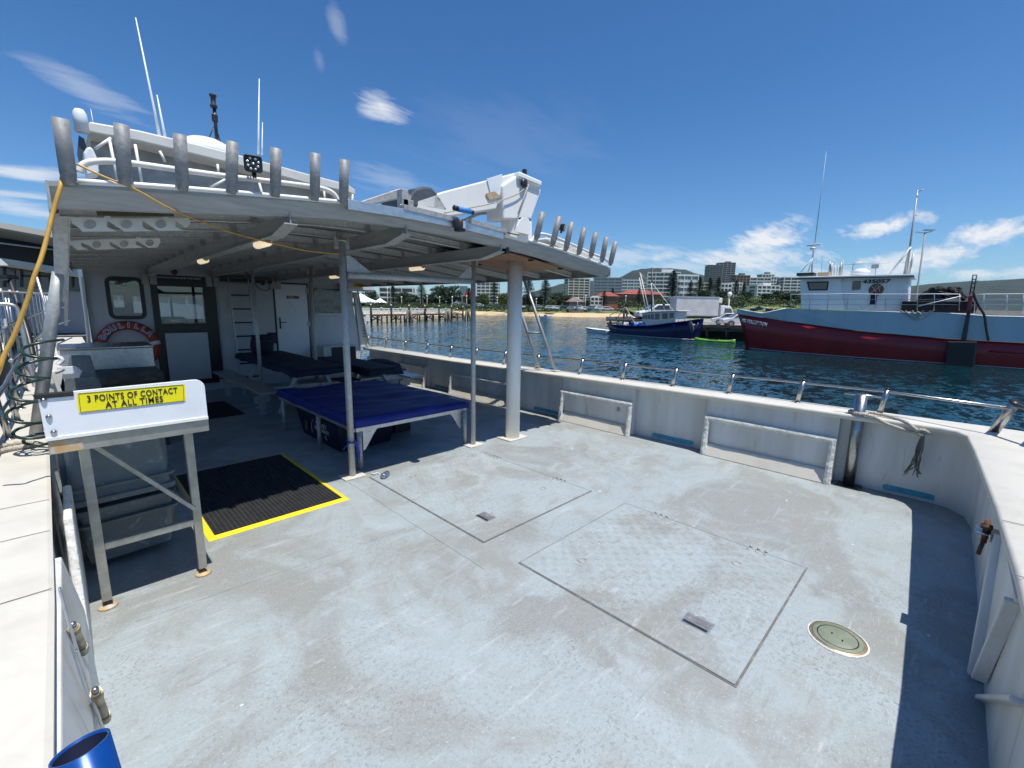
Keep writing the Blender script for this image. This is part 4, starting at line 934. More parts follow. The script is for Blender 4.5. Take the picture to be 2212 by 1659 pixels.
for (xa0, xa1) in ((-.118, -.01), (.035, .075), (.155, .19), (.26, .30), (.345, .385), (.425, .522)): b.box(xa0, xa1, SY+.035, SY+.075, .985, 1.03)
b.build('work_top', 'white_plastic', st, bevel=.004)
b = MB(); b.beam((.03, 3.18, .955), (.44, 3.185, .455), .022, .045, V(0, 1, 0)); b.build('diagonal_brace', 'stand_steel', st, bevel=.002)
b = MB(); b.box(.022, .43, 3.175, 3.215, .345, .385); b.build('stretcher', 'stand_steel', st, bevel=.003)
b = MB(); b.box(.0, .02, 3.215, 4.23, .40, .44); b.build('stretcher', 'stand_steel', st, bevel=.003)
b = MB(); b.box(.43, .452, 3.22, 4.23, .40, .44); b.build('stretcher', 'stand_steel', st, bevel=.003)
# board
o = [V(-.122, SY-.02, 1.048), V(.520, SY-.02, 1.048), V(.520, SY-.02, 1.235)]
o += [V(.520-.045+.045*math.cos(t), SY-.02, 1.235+.045*math.sin(t)) for t in [R(15*k) for k in range(1, 7)]]
o += [V(-.126, SY-.02, 1.272)]
b = MB(); b.prism(o, (0, .02, 0)); bd = b.build('splash_board', 'white_plastic', st, bevel=.002)
b = MB(); b.box(-.122, .521, SY-.026, SY-.0205, 1.048, 1.066); b.build('board_lip', 'white_paint', bd, bevel=.002)
b = MB(); b.box(-.136, -.006, SY-.028, SY+.004, 1.252, 1.276); b.build('edge_grip', 'rubber', bd, bevel=.004)
b = MB()
SQ = [V(.006, SY-.0225, 1.165), V(.420, SY-.0225, 1.165), V(.420, SY-.0225, 1.262), V(.006, SY-.0225, 1.262)]
q = [py(170, 892, SY-.023), py(401, 866, SY-.023), py(399, 830, SY-.023), py(165, 850, SY-.023)]
b.prism(q, (0, .0015, 0)); sgn = b.build('warning_sign', 'sign_yellow', bd)
c0 = (q[0]+q[1]+q[2]+q[3])/4; xa = (q[1]-q[0]).normalized(); ya = (q[3]-q[0]).normalized(); wd = (q[1]-q[0]).length; ht = ((q[3]-q[0]).length+(q[2]-q[1]).length)/2
b = MB()
for (p0, p1) in ((0, 1), (1, 2), (2, 3), (3, 0)):
    P0 = c0+(q[p0]-c0)*.965+V(0, -.0012, 0); P1 = c0+(q[p1]-c0)*.965+V(0, -.0012, 0); b.tube([P0, P1], .0010, 4)
b.build('sign_border', 'ink', sgn)
text('3 POINTS OF CONTACT', 'sign_lettering', ht*.47, c0+ya*ht*.16+V(0, -.0015, 0), xa, ya, 'ink', sgn, .0008, spacing=1.12, fit=wd*.84)
text('AT ALL TIMES', 'sign_lettering', ht*.47, c0-ya*ht*.25+V(0, -.0015, 0), xa, ya, 'ink', sgn, .0008, spacing=1.12, fit=wd*.54)
for (x, z) in ((-.108, 1.245), (-.100, 1.165), (-.092, 1.09)):
    b = MB(); b.lathe([(0, 0), (.012, 0), (.010, .008), (.004, .012), (0, .012)], (x, SY-.0205, z), 10, ax=V(0, -1, 0), cap=False); b.build('bolt', 'stainless', bd)

# ---- grey fish tubs, nested on their side below the stand
def tub(cx, cy, cz, L_, W_, H_, rot, label, nm='fish_tub', mat='tub_grey', group='grey fish tubs'):
    t = thing(nm, label, 'tub', (cx, cy, cz), group)
    def rr(w, l, z, r): 
        return [V(cx+x, cy+y, cz+z) for x, y in [(w-r+r*math.cos(t_), l-r+r*math.sin(t_)) if k == 0 else (-w+r+r*math.cos(t_), l-r+r*math.sin(t_)) if k == 1 else (-w+r+r*math.cos(t_), -l+r+r*math.sin(t_)) if k == 2 else (w-r+r*math.cos(t_), -l+r+r*math.sin(t_)) for k in range(4) for t_ in [R(90*k+22.5*j) for j in range(5)]]]
    b = MB(); b.loft([rr(W_*.40, L_*.40, 0, .03), rr(W_*.46, L_*.46, H_*.9, .04), rr(W_*.5, L_*.5, H_*.9, .045), rr(W_*.5, L_*.5, H_, .045), rr(W_*.44, L_*.44, H_, .04), rr(W_*.38, L_*.38, .02, .03)], True, True)
    b.build('tub_body', mat, t, bevel=.006)
    b = MB(); b.loft([rr(W_*.47, L_*.47, H_*.70, .04), rr(W_*.505, L_*.505, H_*.70, .045), rr(W_*.505, L_*.505, H_*.74, .045), rr(W_*.47, L_*.47, H_*.74, .04)], True, True); b.build('tub_rim', mat, t, bevel=.004)
    for sx_ in (-1, 1):
        for j in range(3): b = MB(); b.box(cx+sx_*W_*.44-.006, cx+sx_*W_*.44+.02*sx_, cy+(j-1)*L_*.26-.006, cy+(j-1)*L_*.26+.006, cz+.04, cz+H_*.7) if sx_ > 0 else b.box(cx-W_*.44-.02, cx-W_*.44+.006, cy+(j-1)*L_*.26-.006, cy+(j-1)*L_*.26+.006, cz+.04, cz+H_*.7); b.build('tub_rib', mat, t)
    t.rotation_euler = rot
    return t
tub(.13, 3.86, .85, .62, .54, .36, (math.pi, 0, R(3)), 'scuffed grey plastic fish tub turned upside down under the filleting stand')
tub(.14, 3.95, .06, .66, .52, .38, (0, 0, R(5)), 'grey plastic fish tub standing on the deck below the upturned one')
# white scale board left of the sink, chair-backs behind the stand
# ---- black rubber anti-fatigue mats
def mat_thing(x0, x1, y0, y1, label, yellow, skew=0):
    t = thing('rubber_mat', label, 'mat', ((x0+x1)/2, (y0+y1)/2, 0))
    b = MB(); b.box(x0+.044, x1-.044, y0+.044, y1-.044, .001, .006)
    bdm = b.build('mat_base', 'ink', t)
    b = MB(); w2 = .007
    nx = int((x1-x0-.1)/.030); ny = int((y1-y0-.1)/.030)
    for i in range(nx+1):
        x = x0+.05+(x1-x0-.1)*i/nx; b.box(x-.0035, x+.0035, y0+.05, y1-.05, .006, .0155)
    for j in range(ny+1):
        y = y0+.05+(y1-y0-.1)*j/ny; b.box(x0+.05, x1-.05, y-.0045, y+.0045, .006, .0158)
    b.build('mat_grid', 'rubber_grey', t)
    b = MB()
    for (a, c, d, e, lo1, lo2) in ((x0, x1, y0, y0+.055, 0, 1), ):
        pass
    O = [(x0, y0), (x1, y0), (x1, y1), (x0, y1)]; I = [(x0+.045, y0+.045), (x1-.045, y0+.045), (x1-.045, y1-.045), (x0+.045, y1-.045)]
    for k in range(4):
        o1, o2, i1, i2 = O[k], O[(k+1) % 4], I[k], I[(k+1) % 4]
        b.loft([[V(*o1, .001), V(*o1, .003), V(*i1, .017), V(*i1, .001)], [V(*o2, .001), V(*o2, .003), V(*i2, .017), V(*i2, .001)]])
    bmesh.ops.remove_doubles(b.bm, verts=b.bm.verts, dist=.0005)
    b.build('mat_border', 'mat_yellow' if yellow else 'rubber', t, bevel=.012)
    return t
mm = mat_thing(.565, 1.62, 3.62, 5.32, 'black ribbed rubber mat with yellow edge lying beside the filleting stand', True)
mat_thing(1.25, 1.85, 7.7, 9.0, 'plain black rubber mat in the shade by the far bench', False)

# ---- blue covered table (aft, on four visible tube legs)
bt = thing('covered_table', 'low steel table under a fitted royal blue cover beside the canopy posts', 'table', (2.75, 5.3, 0))
TX0, TX1, TY0, TY1 = 1.99, 3.44, 4.24, 6.5
b = MB()
for (a, c) in (((TX0, TY0), (TX1, TY0)), ((TX0, TY1), (TX1, TY1)), ((TX0, TY0), (TX0, TY1)), ((TX1, TY0), (TX1, TY1))):
    b.beam((*a, .44), (*c, .44), .04, .045)
b.build('table_frame', 'alu', bt, bevel=.003)
for (x, y) in ((2.035, 4.185+.06), (3.40, 4.20), (1.99, 5.18), (1.975, 6.33), (3.40, 6.4)):
    b = MB(); b.tube([(x, y, .002), (x, y, .425)], .026, 16); lg = b.build('leg', 'galv_worn', bt)
for (x, s_) in ((2.07, 1), (3.37, -1)):
    b = MB(); b.prism([(x, 4.235, .42), (x+s_*.17, 4.235, .42), (x+s_*.12, 4.235, .36), (x+s_*.03, 4.235, .22), (x, 4.235, .20)], (0, .006, 0)); b.build('gusset', 'alu', bt, bevel=.002)
# cover: slightly sagging boxy sheet with folds
bm = bmesh.new(); nx, ny = 34, 46; from mathutils import noise as NZ
g = []
for i in range(nx+1):
    row = []
    for j in range(ny+1):
        u_, v_ = i/nx, j/ny; x = lerp(TX0-.03, TX1+.03, u_); y = lerp(TY0-.03, TY1+.03, v_)
        e = min(u_, 1-u_)*1.5; f_ = min(v_, 1-v_)*2.3; ed = min(1, e/.035, f_/.035)
        z = .545+.018*NZ.noise(V(x*2.2, y*1.1, 0))+.016*NZ.noise(V(x*1.5+y*4, y*1.4, 2))+.010*(1-abs(NZ.noise(V(x*1.2+y*2.6, y*1.3-x, 7)))*2)**3-.012*math.exp(-((u_-.5)**2+(v_-.5)**2)*10) + (.0 if ed >= 1 else -.02*(1-ed)**2)
        row.append(bm.verts.new((x, y, z)))
    g.append(row)
for i in range(nx):
    for j in range(ny): f = bm.faces.new((g[i][j], g[i+1][j], g[i+1][j+1], g[i][j+1])); f.smooth = True
loop = [g[i][0] for i in range(nx+1)]+[g[nx][j] for j in range(1, ny+1)]+[g[i][ny] for i in range(nx-1, -1, -1)]+[g[0][j] for j in range(ny-1, 0, -1)]
prev = loop; cx_, cy_ = (TX0+TX1)/2, (TY0+TY1)/2
for s_, dz in enumerate((.03, .03, .025)):
    cur = []
    for k, v in enumerate(prev):
        o_ = .004*NZ.noise(V(v.co.x*7, v.co.y*7, s_)); zz = (v.co.z-dz) if s_ < 2 else .462+.004*NZ.noise(V(v.co.x*3, v.co.y*3, 5))
        cur.append(bm.verts.new((v.co.x+(v.co.x-cx_)*.002+o_, v.co.y+(v.co.y-cy_)*.002+o_, zz)))
    for k in range(len(prev)): f = bm.faces.new((prev[k], prev[(k+1) % len(prev)], cur[(k+1) % len(prev)], cur[k])); f.smooth = True
    prev = cur
bmesh.ops.recalc_face_normals(bm, faces=bm.faces)
me = bpy.data.meshes.new('table_cover'); bm.to_mesh(me); bm.free(); me.materials.append(MATS['blue_cover'])
cv = bpy.data.objects.new('table_cover', me); COL.objects.link(cv); cv.parent = bt; cv.matrix_parent_inverse = bt.matrix_world.inverted()
b = MB(); b.tube([v_ for v_ in [V(TX0-.025, TY0-.025, .545), V(TX1+.025, TY0-.025, .545), V(TX1+.025, TY1+.025, .545), V(TX0-.025, TY1+.025, .545)]], .004, 6, closed=True); b.build('cover_piping', 'blue_strap', bt)
# blue strap tied round the post
b = MB(); b.tube([V(1.885+.040*math.cos(t), 4.12+.040*math.sin(t), .38+.02*math.sin(t)) for t in [k*math.pi/8 for k in range(16)]], .007, 6, closed=True)
b.prism([(1.90, 4.075, .37), (1.925, 4.073, .37), (1.955, 4.07, .25), (1.95, 4.07, .16), (1.93, 4.07, .16), (1.93, 4.07, .24)], (0, .003, 0)); b.tube(smooth_path([V(1.86, 4.08, .37), V(1.82, 4.10, .33), V(1.80, 4.12, .30)]), .006, 5)
o = b.build('tie_strap', 'blue_strap', None); tag(o, 'blue webbing strap knotted round the canopy post next to the blue covered table', 'strap')
# blue fish tub with white lettering, under the table
t = thing('fish_crate', 'dark blue fish crate lettered SYDNEY FISH MARKET stored under the blue covered table', 'crate', (2.35, 5.3, 0))
b = MB(); b.loft([[V(2.10, 4.88, .02), V(2.75, 4.88, .02), V(2.75, 6.0, .02), V(2.10, 6.0, .02)], [V(2.04, 4.82, .36), V(2.80, 4.82, .36), V(2.80, 6.05, .36), V(2.04, 6.05, .36)], [V(2.07, 4.85, .36), V(2.77, 4.85, .36), V(2.77, 6.02, .36), V(2.07, 6.02, .36)], [V(2.13, 4.91, .04), V(2.72, 4.91, .04), V(2.72, 5.97, .04), V(2.13, 5.97, .04)]]); b.build('crate_body', 'tub_blue', t, bevel=.012)
nrm = V(-1, 0, -.17).normalized(); up_ = V(-.17, 0, 1).normalized()
def onside(y, z): return V(2.10-.06*(z-.02)/.34-.004, y, z)
text('SYDNEY', 'crate_lettering', .085, onside(5.28, .265), (0, -1, 0), up_, 'letter_white', t, .0012, sx=1)
text('FISH MARKET', 'crate_lettering', .072, onside(5.30, .195), (0, -1, 0), up_, 'letter_white', t, .001, sx=1)
text('G', 'crate_lettering', .08, onside(5.22, .115), (0, -1, 0), up_, 'letter_white', t, .001, sx=1)
b = MB(); b.tube(smooth_path([onside(5.50, .30)+V(-.001, 0, 0), onside(5.60, .22)+V(-.001, 0, 0), onside(5.64, .10)+V(-.001, 0, 0)]), .004, 4); b.build('crate_arc', 'letter_white', t)
b = MB(); b.box(2.05, 2.062, 5.72, 5.80, .12, .24); b.build('handle_plate', 'olive_wood', t)
# black crate next to it
b = MB(); b.box(3.0, 3.25, 5.2, 5.9, .003, .28); o = b.build('tackle_box', 'black_metal', None, bevel=.012); tag(o, 'plain black box in the dark under the blue covered table', 'box')

# ---- picnic tables with attached benches and navy covers
def plank_seat(par, x0, x1, y0, y1, z, name='bench_seat', n=5):
    b = MB(); w = (x1-x0)/n
    b.box(x0, x1, y0, y1, z-.032, z-.004)
    for k in range(n): b.box(x0+w*k+.002, x0+w*(k+1)-.004, y0, y1, z-.004, z)
    return b.build(name, 'alu', par, bevel=.003)
def picnic(xc, y0, y1, label, benches=(-1, 1), tz=.78, tw=.38):
    t = thing('picnic_table', label, 'table', (xc, (y0+y1)/2, 0), 'picnic tables under the canopy')
    plank_seat(t, xc-tw, xc+tw, y0, y1, tz-.03, 'tabletop', 6)
    for s_ in benches: plank_seat(t, xc+s_*.72-.14, xc+s_*.72+.14, y0+.15, y1-.15, .45)
    for yy in (y0+.55, y1-.55):
        for s_ in (-1, 1):
            b = MB(); b.beam((xc+s_*.50, yy, .02), (xc+s_*.16, yy, tz-.06), .045, .09, V(0, 1, 0)); b.build('leg', 'alu', t, bevel=.003)
        b = MB(); b.beam((xc-.84, yy+.03, .405), (xc+.84, yy+.03, .405), .04, .07); b.build('cross_bar', 'alu', t, bevel=.003)
        for s_ in benches: b = MB(); b.box(xc+s_*.72-.05, xc+s_*.72+.05, yy+.02, yy+.07, .02, .40); b.box(xc+s_*.72-.11, xc+s_*.72+.11, yy+.015, yy+.075, .22, .34); b.build('bench_leg', 'alu', t, bevel=.004)
    return t
t1 = picnic(2.72, 6.75, 9.9, 'grey slatted picnic table with the long bench, nearest the black cabin door', (-1,))
t2 = picnic(3.72, 6.7, 8.9, 'grey slatted picnic table nearest the starboard side', (1,), .70, .26)
def cloth(name, x0, x1, y0, y1, z, drop, mat, label, seed, taper=0.0):
    bm = bmesh.new(); nx, ny = 22, 40; g = []
    for i in range(nx+1):
        row = []
        for j in range(ny+1):
            x = lerp(x0-drop, x1+drop, i/nx); y = lerp(y0-drop, y1+drop, j/ny)
            ox = max(x0-x, 0, x-x1); oy = max(y0-y, 0, y-y1); dd = max(ox, oy)
            X = min(max(x, x0-.012), x1+.012); Y = min(max(y, y0-.012), y1+.012)
            wv = NZ.noise(V(x*5, y*5, seed))*.03*(dd/drop if dd > 0 else 0)
            zz = z-dd*(1+.3*NZ.noise(V(x*2.5, y*2.5, seed+3)))+(.006*NZ.noise(V(x*2.5, y*2, seed)) if dd == 0 else 0)
            row.append(bm.verts.new((X+(wv if ox > 0 else 0)+(.02*dd/drop if x > x1 else -.02*dd/drop if x < x0 else 0), Y+(wv if oy > 0 else 0)+(.02*dd/drop if y > y1 else -.02*dd/drop if y < y0 else 0), zz)))
        g.append(row)
    for i in range(nx):
        for j in range(ny): f = bm.faces.new((g[i][j], g[i+1][j], g[i+1][j+1], g[i][j+1])); f.smooth = True
    me = bpy.data.meshes.new(name); bm.to_mesh(me); bm.free(); me.materials.append(MATS[mat])
    o = bpy.data.objects.new(name, me); COL.objects.link(o); s_ = o.modifiers.new('thick', 'SOLIDIFY'); s_.thickness = .004; s_.offset = 1
    tag(o, label, 'tablecloth'); return o
cloth('tablecloth', 2.32, 3.12, 6.72, 9.92, .757, .10, 'navy_cloth', 'dark navy cloth over the picnic table with the long bench', 1)
cloth('tablecloth', 3.44, 4.0, 6.68, 8.92, .677, .12, 'navy_mesh', 'dark patterned cloth over the picnic table nearest the starboard side', 5)
o = lump('mesh_bundle', 'navy_mesh', V(4.12, 7.55, .60), (.20, .45, .11), (0, 0, R(8)), .25, 3, 'dark netting bundle heaped beside the starboard picnic table', 'netting')
# starboard side locker top (grey lid, white front)
t = thing('side_locker', 'low white locker with a grey lid against the starboard bays', 'locker', (4.5, 8.3, 0))
b = MB(); b.box(4.20, 4.76, 7.85, 9.1, .003, .42); b.build('locker_body', 'gelcoat_wall', t, bevel=.01)
b = MB(); b.box(4.16, 4.80, 7.80, 9.14, .422, .455); b.build('locker_lid', 'tub_grey', t, bevel=.006)
# dark open cabinet by the cabin
t = thing('cabinet', 'white cabinet with a black open front at the foot of the cabin wall', 'cabinet', (4.3, 10.1, 0))
b = MB(); b.box(3.98, 4.74, 9.85, 10.34, .003, .80); b.build('cabinet_case', 'gelcoat_wall', t, bevel=.01)
b = MB(); b.box(4.16, 4.72, 9.838, 9.848, .30, .77); b.build('cabinet_opening', 'ink', t)
# tripod-legged stool frame beside table one
t = thing('folding_chair', 'folding chair with thin black legs standing between the picnic tables', 'chair', (3.35, 6.4, 0))
# black drum bag on the table
t.location = (3.35, 6.4, 0)
for s_ in (-1, 1):
    b = MB(); b.tube([V(3.25+s_*.16, 7.0, .0), V(3.25+s_*.16, 7.35, .46)], .011, 8); b.build('leg', 'black_metal', t)
    b = MB(); b.tube([V(3.25+s_*.14, 7.4, .0), V(3.25+s_*.14, 7.0, .46)], .011, 8); b.build('leg', 'black_metal', t)
b = MB(); b.box(3.08, 3.42, 6.98, 7.38, .462, .485); b.build('seat', 'rubber', t, bevel=.005)
c = V(2.62, 9.35, .762)
t = thing('drum_bag', 'black and blue round kit bag standing on the covered picnic table below the ladder', 'bag', c)
b = MB(); b.lathe([(0, 0), (.15, .0), (.19, .06), (.20, .18), (.17, .30), (.18, .36), (.0, .37)], c, 18, cap=False); b.build('bag_body', 'navy_cloth', t)
b = MB(); b.lathe([(.172, .235), (.192, .245), (.192, .265), (.172, .275)], c, 18, cap=False); b.build('bag_strap', 'black_metal', t)
b = MB(); b.box(c.x+.12, c.x+.26, c.y-.12, c.y+.08, c.z+.20, c.z+.40); b.build('side_pouch', 'tub_blue', t, bevel=.02)
# leaning ladder
t = thing('ladder', 'black and silver ladder leaning upright against the cabin between the two doors', 'ladder', (2.5, 10.1, 0))
for x in (2.37, 2.72):
    b = MB(); b.beam((x, 9.98, .02), (x, 10.3, 2.2), .025, .05, V(0, 1, 0)); b.build('ladder_rail', 'alu', t, bevel=.003)
for k in range(8): b = MB(); z = .25+k*.27; y = lerp(9.98, 10.3, z/2.2); b.beam((2.37, y, z), (2.72, y, z), .035, .03); b.build('rung', 'black_metal', t)

# ---- lifebuoy on the cabin wall
LC = V(.76, YC-.09, .93)
t = thing('lifebuoy', 'orange and white lifebuoy ring with blue letters hung under the cabin window', 'lifebuoy', LC)
R0, r0_ = .37, .075
def torus(mb, c, R_, r, a0=0, a1=360, n=40, m=12, sc=1.0, flat=.7):
    pts = [c+V(math.cos(R(lerp(a0, a1, k/n)))*R_, 0, math.sin(R(lerp(a0, a1, k/n)))*R_) for k in range(n if a1-a0 == 360 else n+1)]
    mb.tube(pts, r, m, closed=(a1-a0 == 360))
b = MB(); torus(b, LC, R0, r0_); b.build('ring', 'orange', t)
for a in (8, 172, 262, 278): b = MB(); torus(b, LC, R0, r0_+.004, a-5, a+5, 4, 12); b.build('band', 'letter_white', t)
word = 'BOULILLA'
for i, ch in enumerate(word):
    an = 152-i*16.5
    p = LC+V(math.cos(R(an))*R0, -r0_-.003, math.sin(R(an))*R0); xa = V(math.sin(R(an)), 0, -math.cos(R(an))); ya = V(math.cos(R(an)), 0, math.sin(R(an)))
    text(ch, 'ring_lettering', .12, p+V(0, .001, 0), xa, ya, 'letter_white', t, .008)
    text(ch, 'ring_lettering', .12, p, xa, ya, 'letter_blue', t, .002)
# ---- stainless ice bench with lid on the port side
SB = 7.6
t = thing('ice_bench', 'stainless steel ice bench with a bright top below the lifebuoy', 'bench', (.35, 8, 0))
x1_ = py(330, 750, SB).x; ztop = py(330, 750, SB).z; zbt = py(335, 828, SB).z
b = MB(); b.box(-.08, x1_, SB, SB+.75, .38, ztop); b.build('bench_body', 'alu', t, bevel=.006)
b = MB(); b.box(-.1, x1_+.01, SB-.02, SB+.77, ztop+.002, ztop+.03); b.build('bench_top', 'stainless', t, bevel=.006)
for (x, y) in ((-.04, SB+.04), (x1_-.04, SB+.04), (-.04, SB+.7), (x1_-.04, SB+.7)): b = MB(); b.box(x-.02, x+.02, y-.02, y+.02, .002, .378); b.build('leg', 'stand_steel', t)
# dark timber step
t = thing('timber_step', 'black weathered timber step below the ice bench', 'step', (.6, 6.8, 0))
xa_ = py(205, 812, 6.6).x; xb_ = py(352, 800, 6.6).x
b = MB(); b.box(xa_, xb_, 6.55, 7.2, .80, .90); b.build('step_tread', 'timber_dark', t, bevel=.006)
b = MB(); b.box(xa_+.02, xb_-.02, 6.6, 7.15, .003, .798); b.build('step_base', 'timber_dark', t)
# grey molded chairs/lids stacked at the port side
for i, (pa, yv, lb) in enumerate(((((150, 768), (195, 768), (212, 820), (214, 842), (140, 842)), 5.9, 'pale grey rounded lid board standing behind the filleting stand, the taller one'), (((140, 815), (205, 812), (216, 822), (222, 846), (140, 850)), 5.4, 'pale grey rounded lid board in front, the shorter one'))):
    b = MB(); ps = qpy(pa, yv); ps += [V(ps[-1].x, yv, ps[-1].z-.35)]; ps.insert(-2, V(ps[-3].x, yv, ps[-3].z-.35)) if False else None
    b.prism(ps[:-1], (0, .05, 0)); o = b.build('lid_board', 'tub_grey', None, bevel=.012); tag(o, lb, 'board')
# white cutting boards and clutter by the raking post
t = thing('board_rack', 'bundle of white cutting boards and hose fittings tied to the raking post', 'boards', (-.1, 4.7, .8))
for k in range(4):
    b = MB(); b.obox(py(145+k*3, 800+k*3, 4.9+.03*k), V(.055, 0, 0), V(0, .006, 0), V(.004*k, 0, .03)); b.build('cutting_board', 'white_plastic', t, bevel=.003)
b = MB(); b.obox(py(117, 838, 4.75), V(.035, 0, 0), V(0, .010, 0), V(.03, 0, .13)); b.build('folded_board', 'gelcoat', t, bevel=.004)
b = MB(); b.obox(py(128, 842, 4.7), V(.012, 0, 0), V(0, .010, 0), V(-.02, 0, .14)); b.build('folded_board', 'gelcoat', t, bevel=.004)
b = MB(); b.tube(smooth_path([py(112, 776, 4.8), py(125, 772, 4.8), py(134, 778, 4.8), py(126, 788, 4.8)]), .016, 8); b.build('hose_fitting', 'white_plastic', t)
b = MB(); b.tube(smooth_path([py(100, 800, 4.7), py(120, 806, 4.7), py(140, 798, 4.7)]), .007, 6); b.build('lashing', 'rope_dark', t)

# ---- coiled green hose, yellow hose, ropes
b = MB(); pts = []
turns = 6.0; n = 150
pathc = [(95, 735), (84, 770), (72, 805), (58, 850), (50, 890), (58, 930), (80, 945), (88, 955)]
def pcx(t):
    s_ = t*(len(pathc)-1); i = min(int(s_), len(pathc)-2); f = s_-i; return (lerp(pathc[i][0], pathc[i+1][0], f), lerp(pathc[i][1], pathc[i+1][1], f))
for k in range(n+1):
    t_ = k/n; x, y = pcx(t_); c = py(x, y, 4.05)
    a = t_*turns*2*math.pi; rr = .085*(1-.25*t_)
    pts.append(c+V(rr*math.cos(a), rr*1.0*math.sin(a), .012*math.sin(a)))
b.tube(pts, .009, 8); o = b.build('coiled_hose', 'hose_green', None); tag(o, 'dark green spiral hose hanging in loops by the port rail', 'hose')
b = MB()
hp = [((150, 372), 3.35), ((136, 380), 3.34), ((130, 405), 3.30), ((114, 460), 3.28), ((101, 515), 3.25), ((88, 560), 3.22), ((73, 600), 3.2), ((62, 640), 3.2), ((46, 685), 3.2), ((28, 730), 3.2), ((10, 765), 3.2), ((-2, 800), 3.2), ((-18, 840), 3.25), ((-30, 880), 3.3)]
b.tube(smooth_path([py(*p, y) for p, y in hp]), .0095, 10); o = b.build('yellow_hose', 'hose_yellow', None); tag(o, 'thick yellow hose hanging down from the port corner of the canopy', 'hose')
b = MB(); hp = [((165, 354), 3.36), ((230, 384), 3.33), ((290, 408), 3.31), ((370, 452), 3.36), ((440, 480), 3.55), ((510, 505), 3.75), ((600, 528), 3.9), ((665, 542), 4.0), ((733, 549), 4.08)]
b.tube(smooth_path([py(*p, y) for p, y in hp]), .0055, 8); o = b.build('yellow_line', 'hose_yellow', None); tag(o, 'thin yellow line strung from the rod holders to the canopy post', 'line')
# rope on bollard
b = MB()
P = [V(5.31, .60, .745), V(5.33, .52, .752), V(5.37, .505, .755), V(5.42, .55, .755), V(5.41, .62, .752), V(5.36, .64, .75), V(5.31, .58, .750), V(5.29, .45, .742), V(5.285, .36, .70), V(5.29, .27, .675), V(5.30, .18, .655), V(5.30, .12, .652)]
strand(b, smooth_path(P, 8), .016)
P = [V(5.42, .54, .76), V(5.40, .42, .755), V(5.36, .32, .752), V(5.31, .22, .735), V(5.29, .15, .69), V(5.295, .10, .665), V(5.30, .05, .66), V(5.28, .10, .69), V(5.27, .14, .665), V(5.285, .09, .64)]
strand(b, smooth_path(P, 8), .016); tr = thing('mooring_rope', 'frayed grey mooring rope looped round the stainless bollard with its tail hanging', 'rope', (5.3, .3, .7)); b.build('rope_loop', 'rope', tr)
b = MB(); rr = random.Random(5)
for k in range(16):
    o_ = V(rr.uniform(-.012, .012), rr.uniform(-.018, .018), 0); e = V(rr.uniform(-.02, .02), rr.uniform(-.06, .06), rr.uniform(-.03, .03))
    b.tube(smooth_path([V(5.285, .09, .645)+o_*.5, V(5.29, .10, .52)+o_+V(0, .01*math.sin(k), 0), V(5.295, .11, .38)+o_*1.2-V(0, .01*math.sin(k*2), 0), V(5.29, .115, .27)+e]), .0042, 5)
b.build('frayed_tail', 'rope_dark', tr)
b = MB(); strand(b, smooth_path([pz(-30, 985, .755), pz(10, 972, .755), pz(50, 966, .75), pz(88, 958, .755)], 8), .016); strand(b, smooth_path([pz(-30, 970, .755), pz(10, 962, .76), pz(60, 955, .76), pz(92, 960, .755)], 8), .014); o = b.build('port_rope', 'rope', None); tag(o, 'sandy coloured rope lying across the port cap at the foot of the rails', 'rope')
lump('rope_heap', 'rope', V(5.22, -.66, .765), (.22, .06, .035), (0, 0, R(8)), .5, 9, 'pale rope heaped on the stern cap behind the steel posts', 'rope')
b = MB(); c = V(.05, 4.1, .78)
# crushed can on deck
cc = pz(832, 1026, .031)
b = MB(); ax_ = V(.8, .5, 0).normalized(); b.lathe([(0, -.055), (.022, -.055), (.030, -.045), (.028, -.01), (.031, .01), (.029, .045), (.022, .055), (0, .056)], cc, 14, ax=ax_, cap=False)
for v in b.bm.verts: v.co += V(0, 0, .006*NZ.noise(v.co*40))
o = b.build('drink_can', 'can_metal', None); tag(o, 'crushed silver and blue can on the deck by the canopy post', 'can')
b = MB(); b.tube(smooth_path([pz(800, 1022, .004), pz(808, 1024, .012), pz(815, 1021, .006), pz(822, 1026, .01)]), .005, 6); o = b.build('plastic_scrap', 'white_plastic', None); tag(o, 'white scrap of wrapper on the deck next to the crushed can', 'litter')
# bright blue rod tube at the port corner
A = V(-.085, 1.20, .90); d = V(.12, -.30, -.95)
cT = (pz(136, 1640, .93)+pz(209, 1590, .93))/2
b = MB(); ax_ = V(-.10, .28, 1).normalized(); n = 28; rT = .040
a_ = ax_.cross(V(0, 1, 0)).normalized(); c_ = ax_.cross(a_)
rg = [[cT+ax_*s_+a_*math.cos(t)*q_+c_*math.sin(t)*q_ for t in [2*math.pi*k/n for k in range(n)]] for s_, q_ in ((-.42, rT), (0, rT), (0, rT*.92), (-.25, rT*.92))]
b.loft(rg, True, True, True); o = b.build('blue_rod_tube', 'blue_metal', None)
b = MB(); b.loft([[cT+ax_*s_+a_*math.cos(t)*rT*.90+c_*math.sin(t)*rT*.90 for t in [2*math.pi*k/n for k in range(n)]] for s_ in (-.004, -.25)], True, True, True)
for f_ in [f for f in b.bm.faces if len(f.verts) == n and f.calc_center_median().z > cT.z-.05]: b.bm.faces.remove(f_)
b.build('shaded_bore', 'navy_cloth', o); tag(o, 'shiny blue metal rod tube at the bottom left corner by the port gate', 'tube')  # dark liner added: shade inside the tube put into its colour
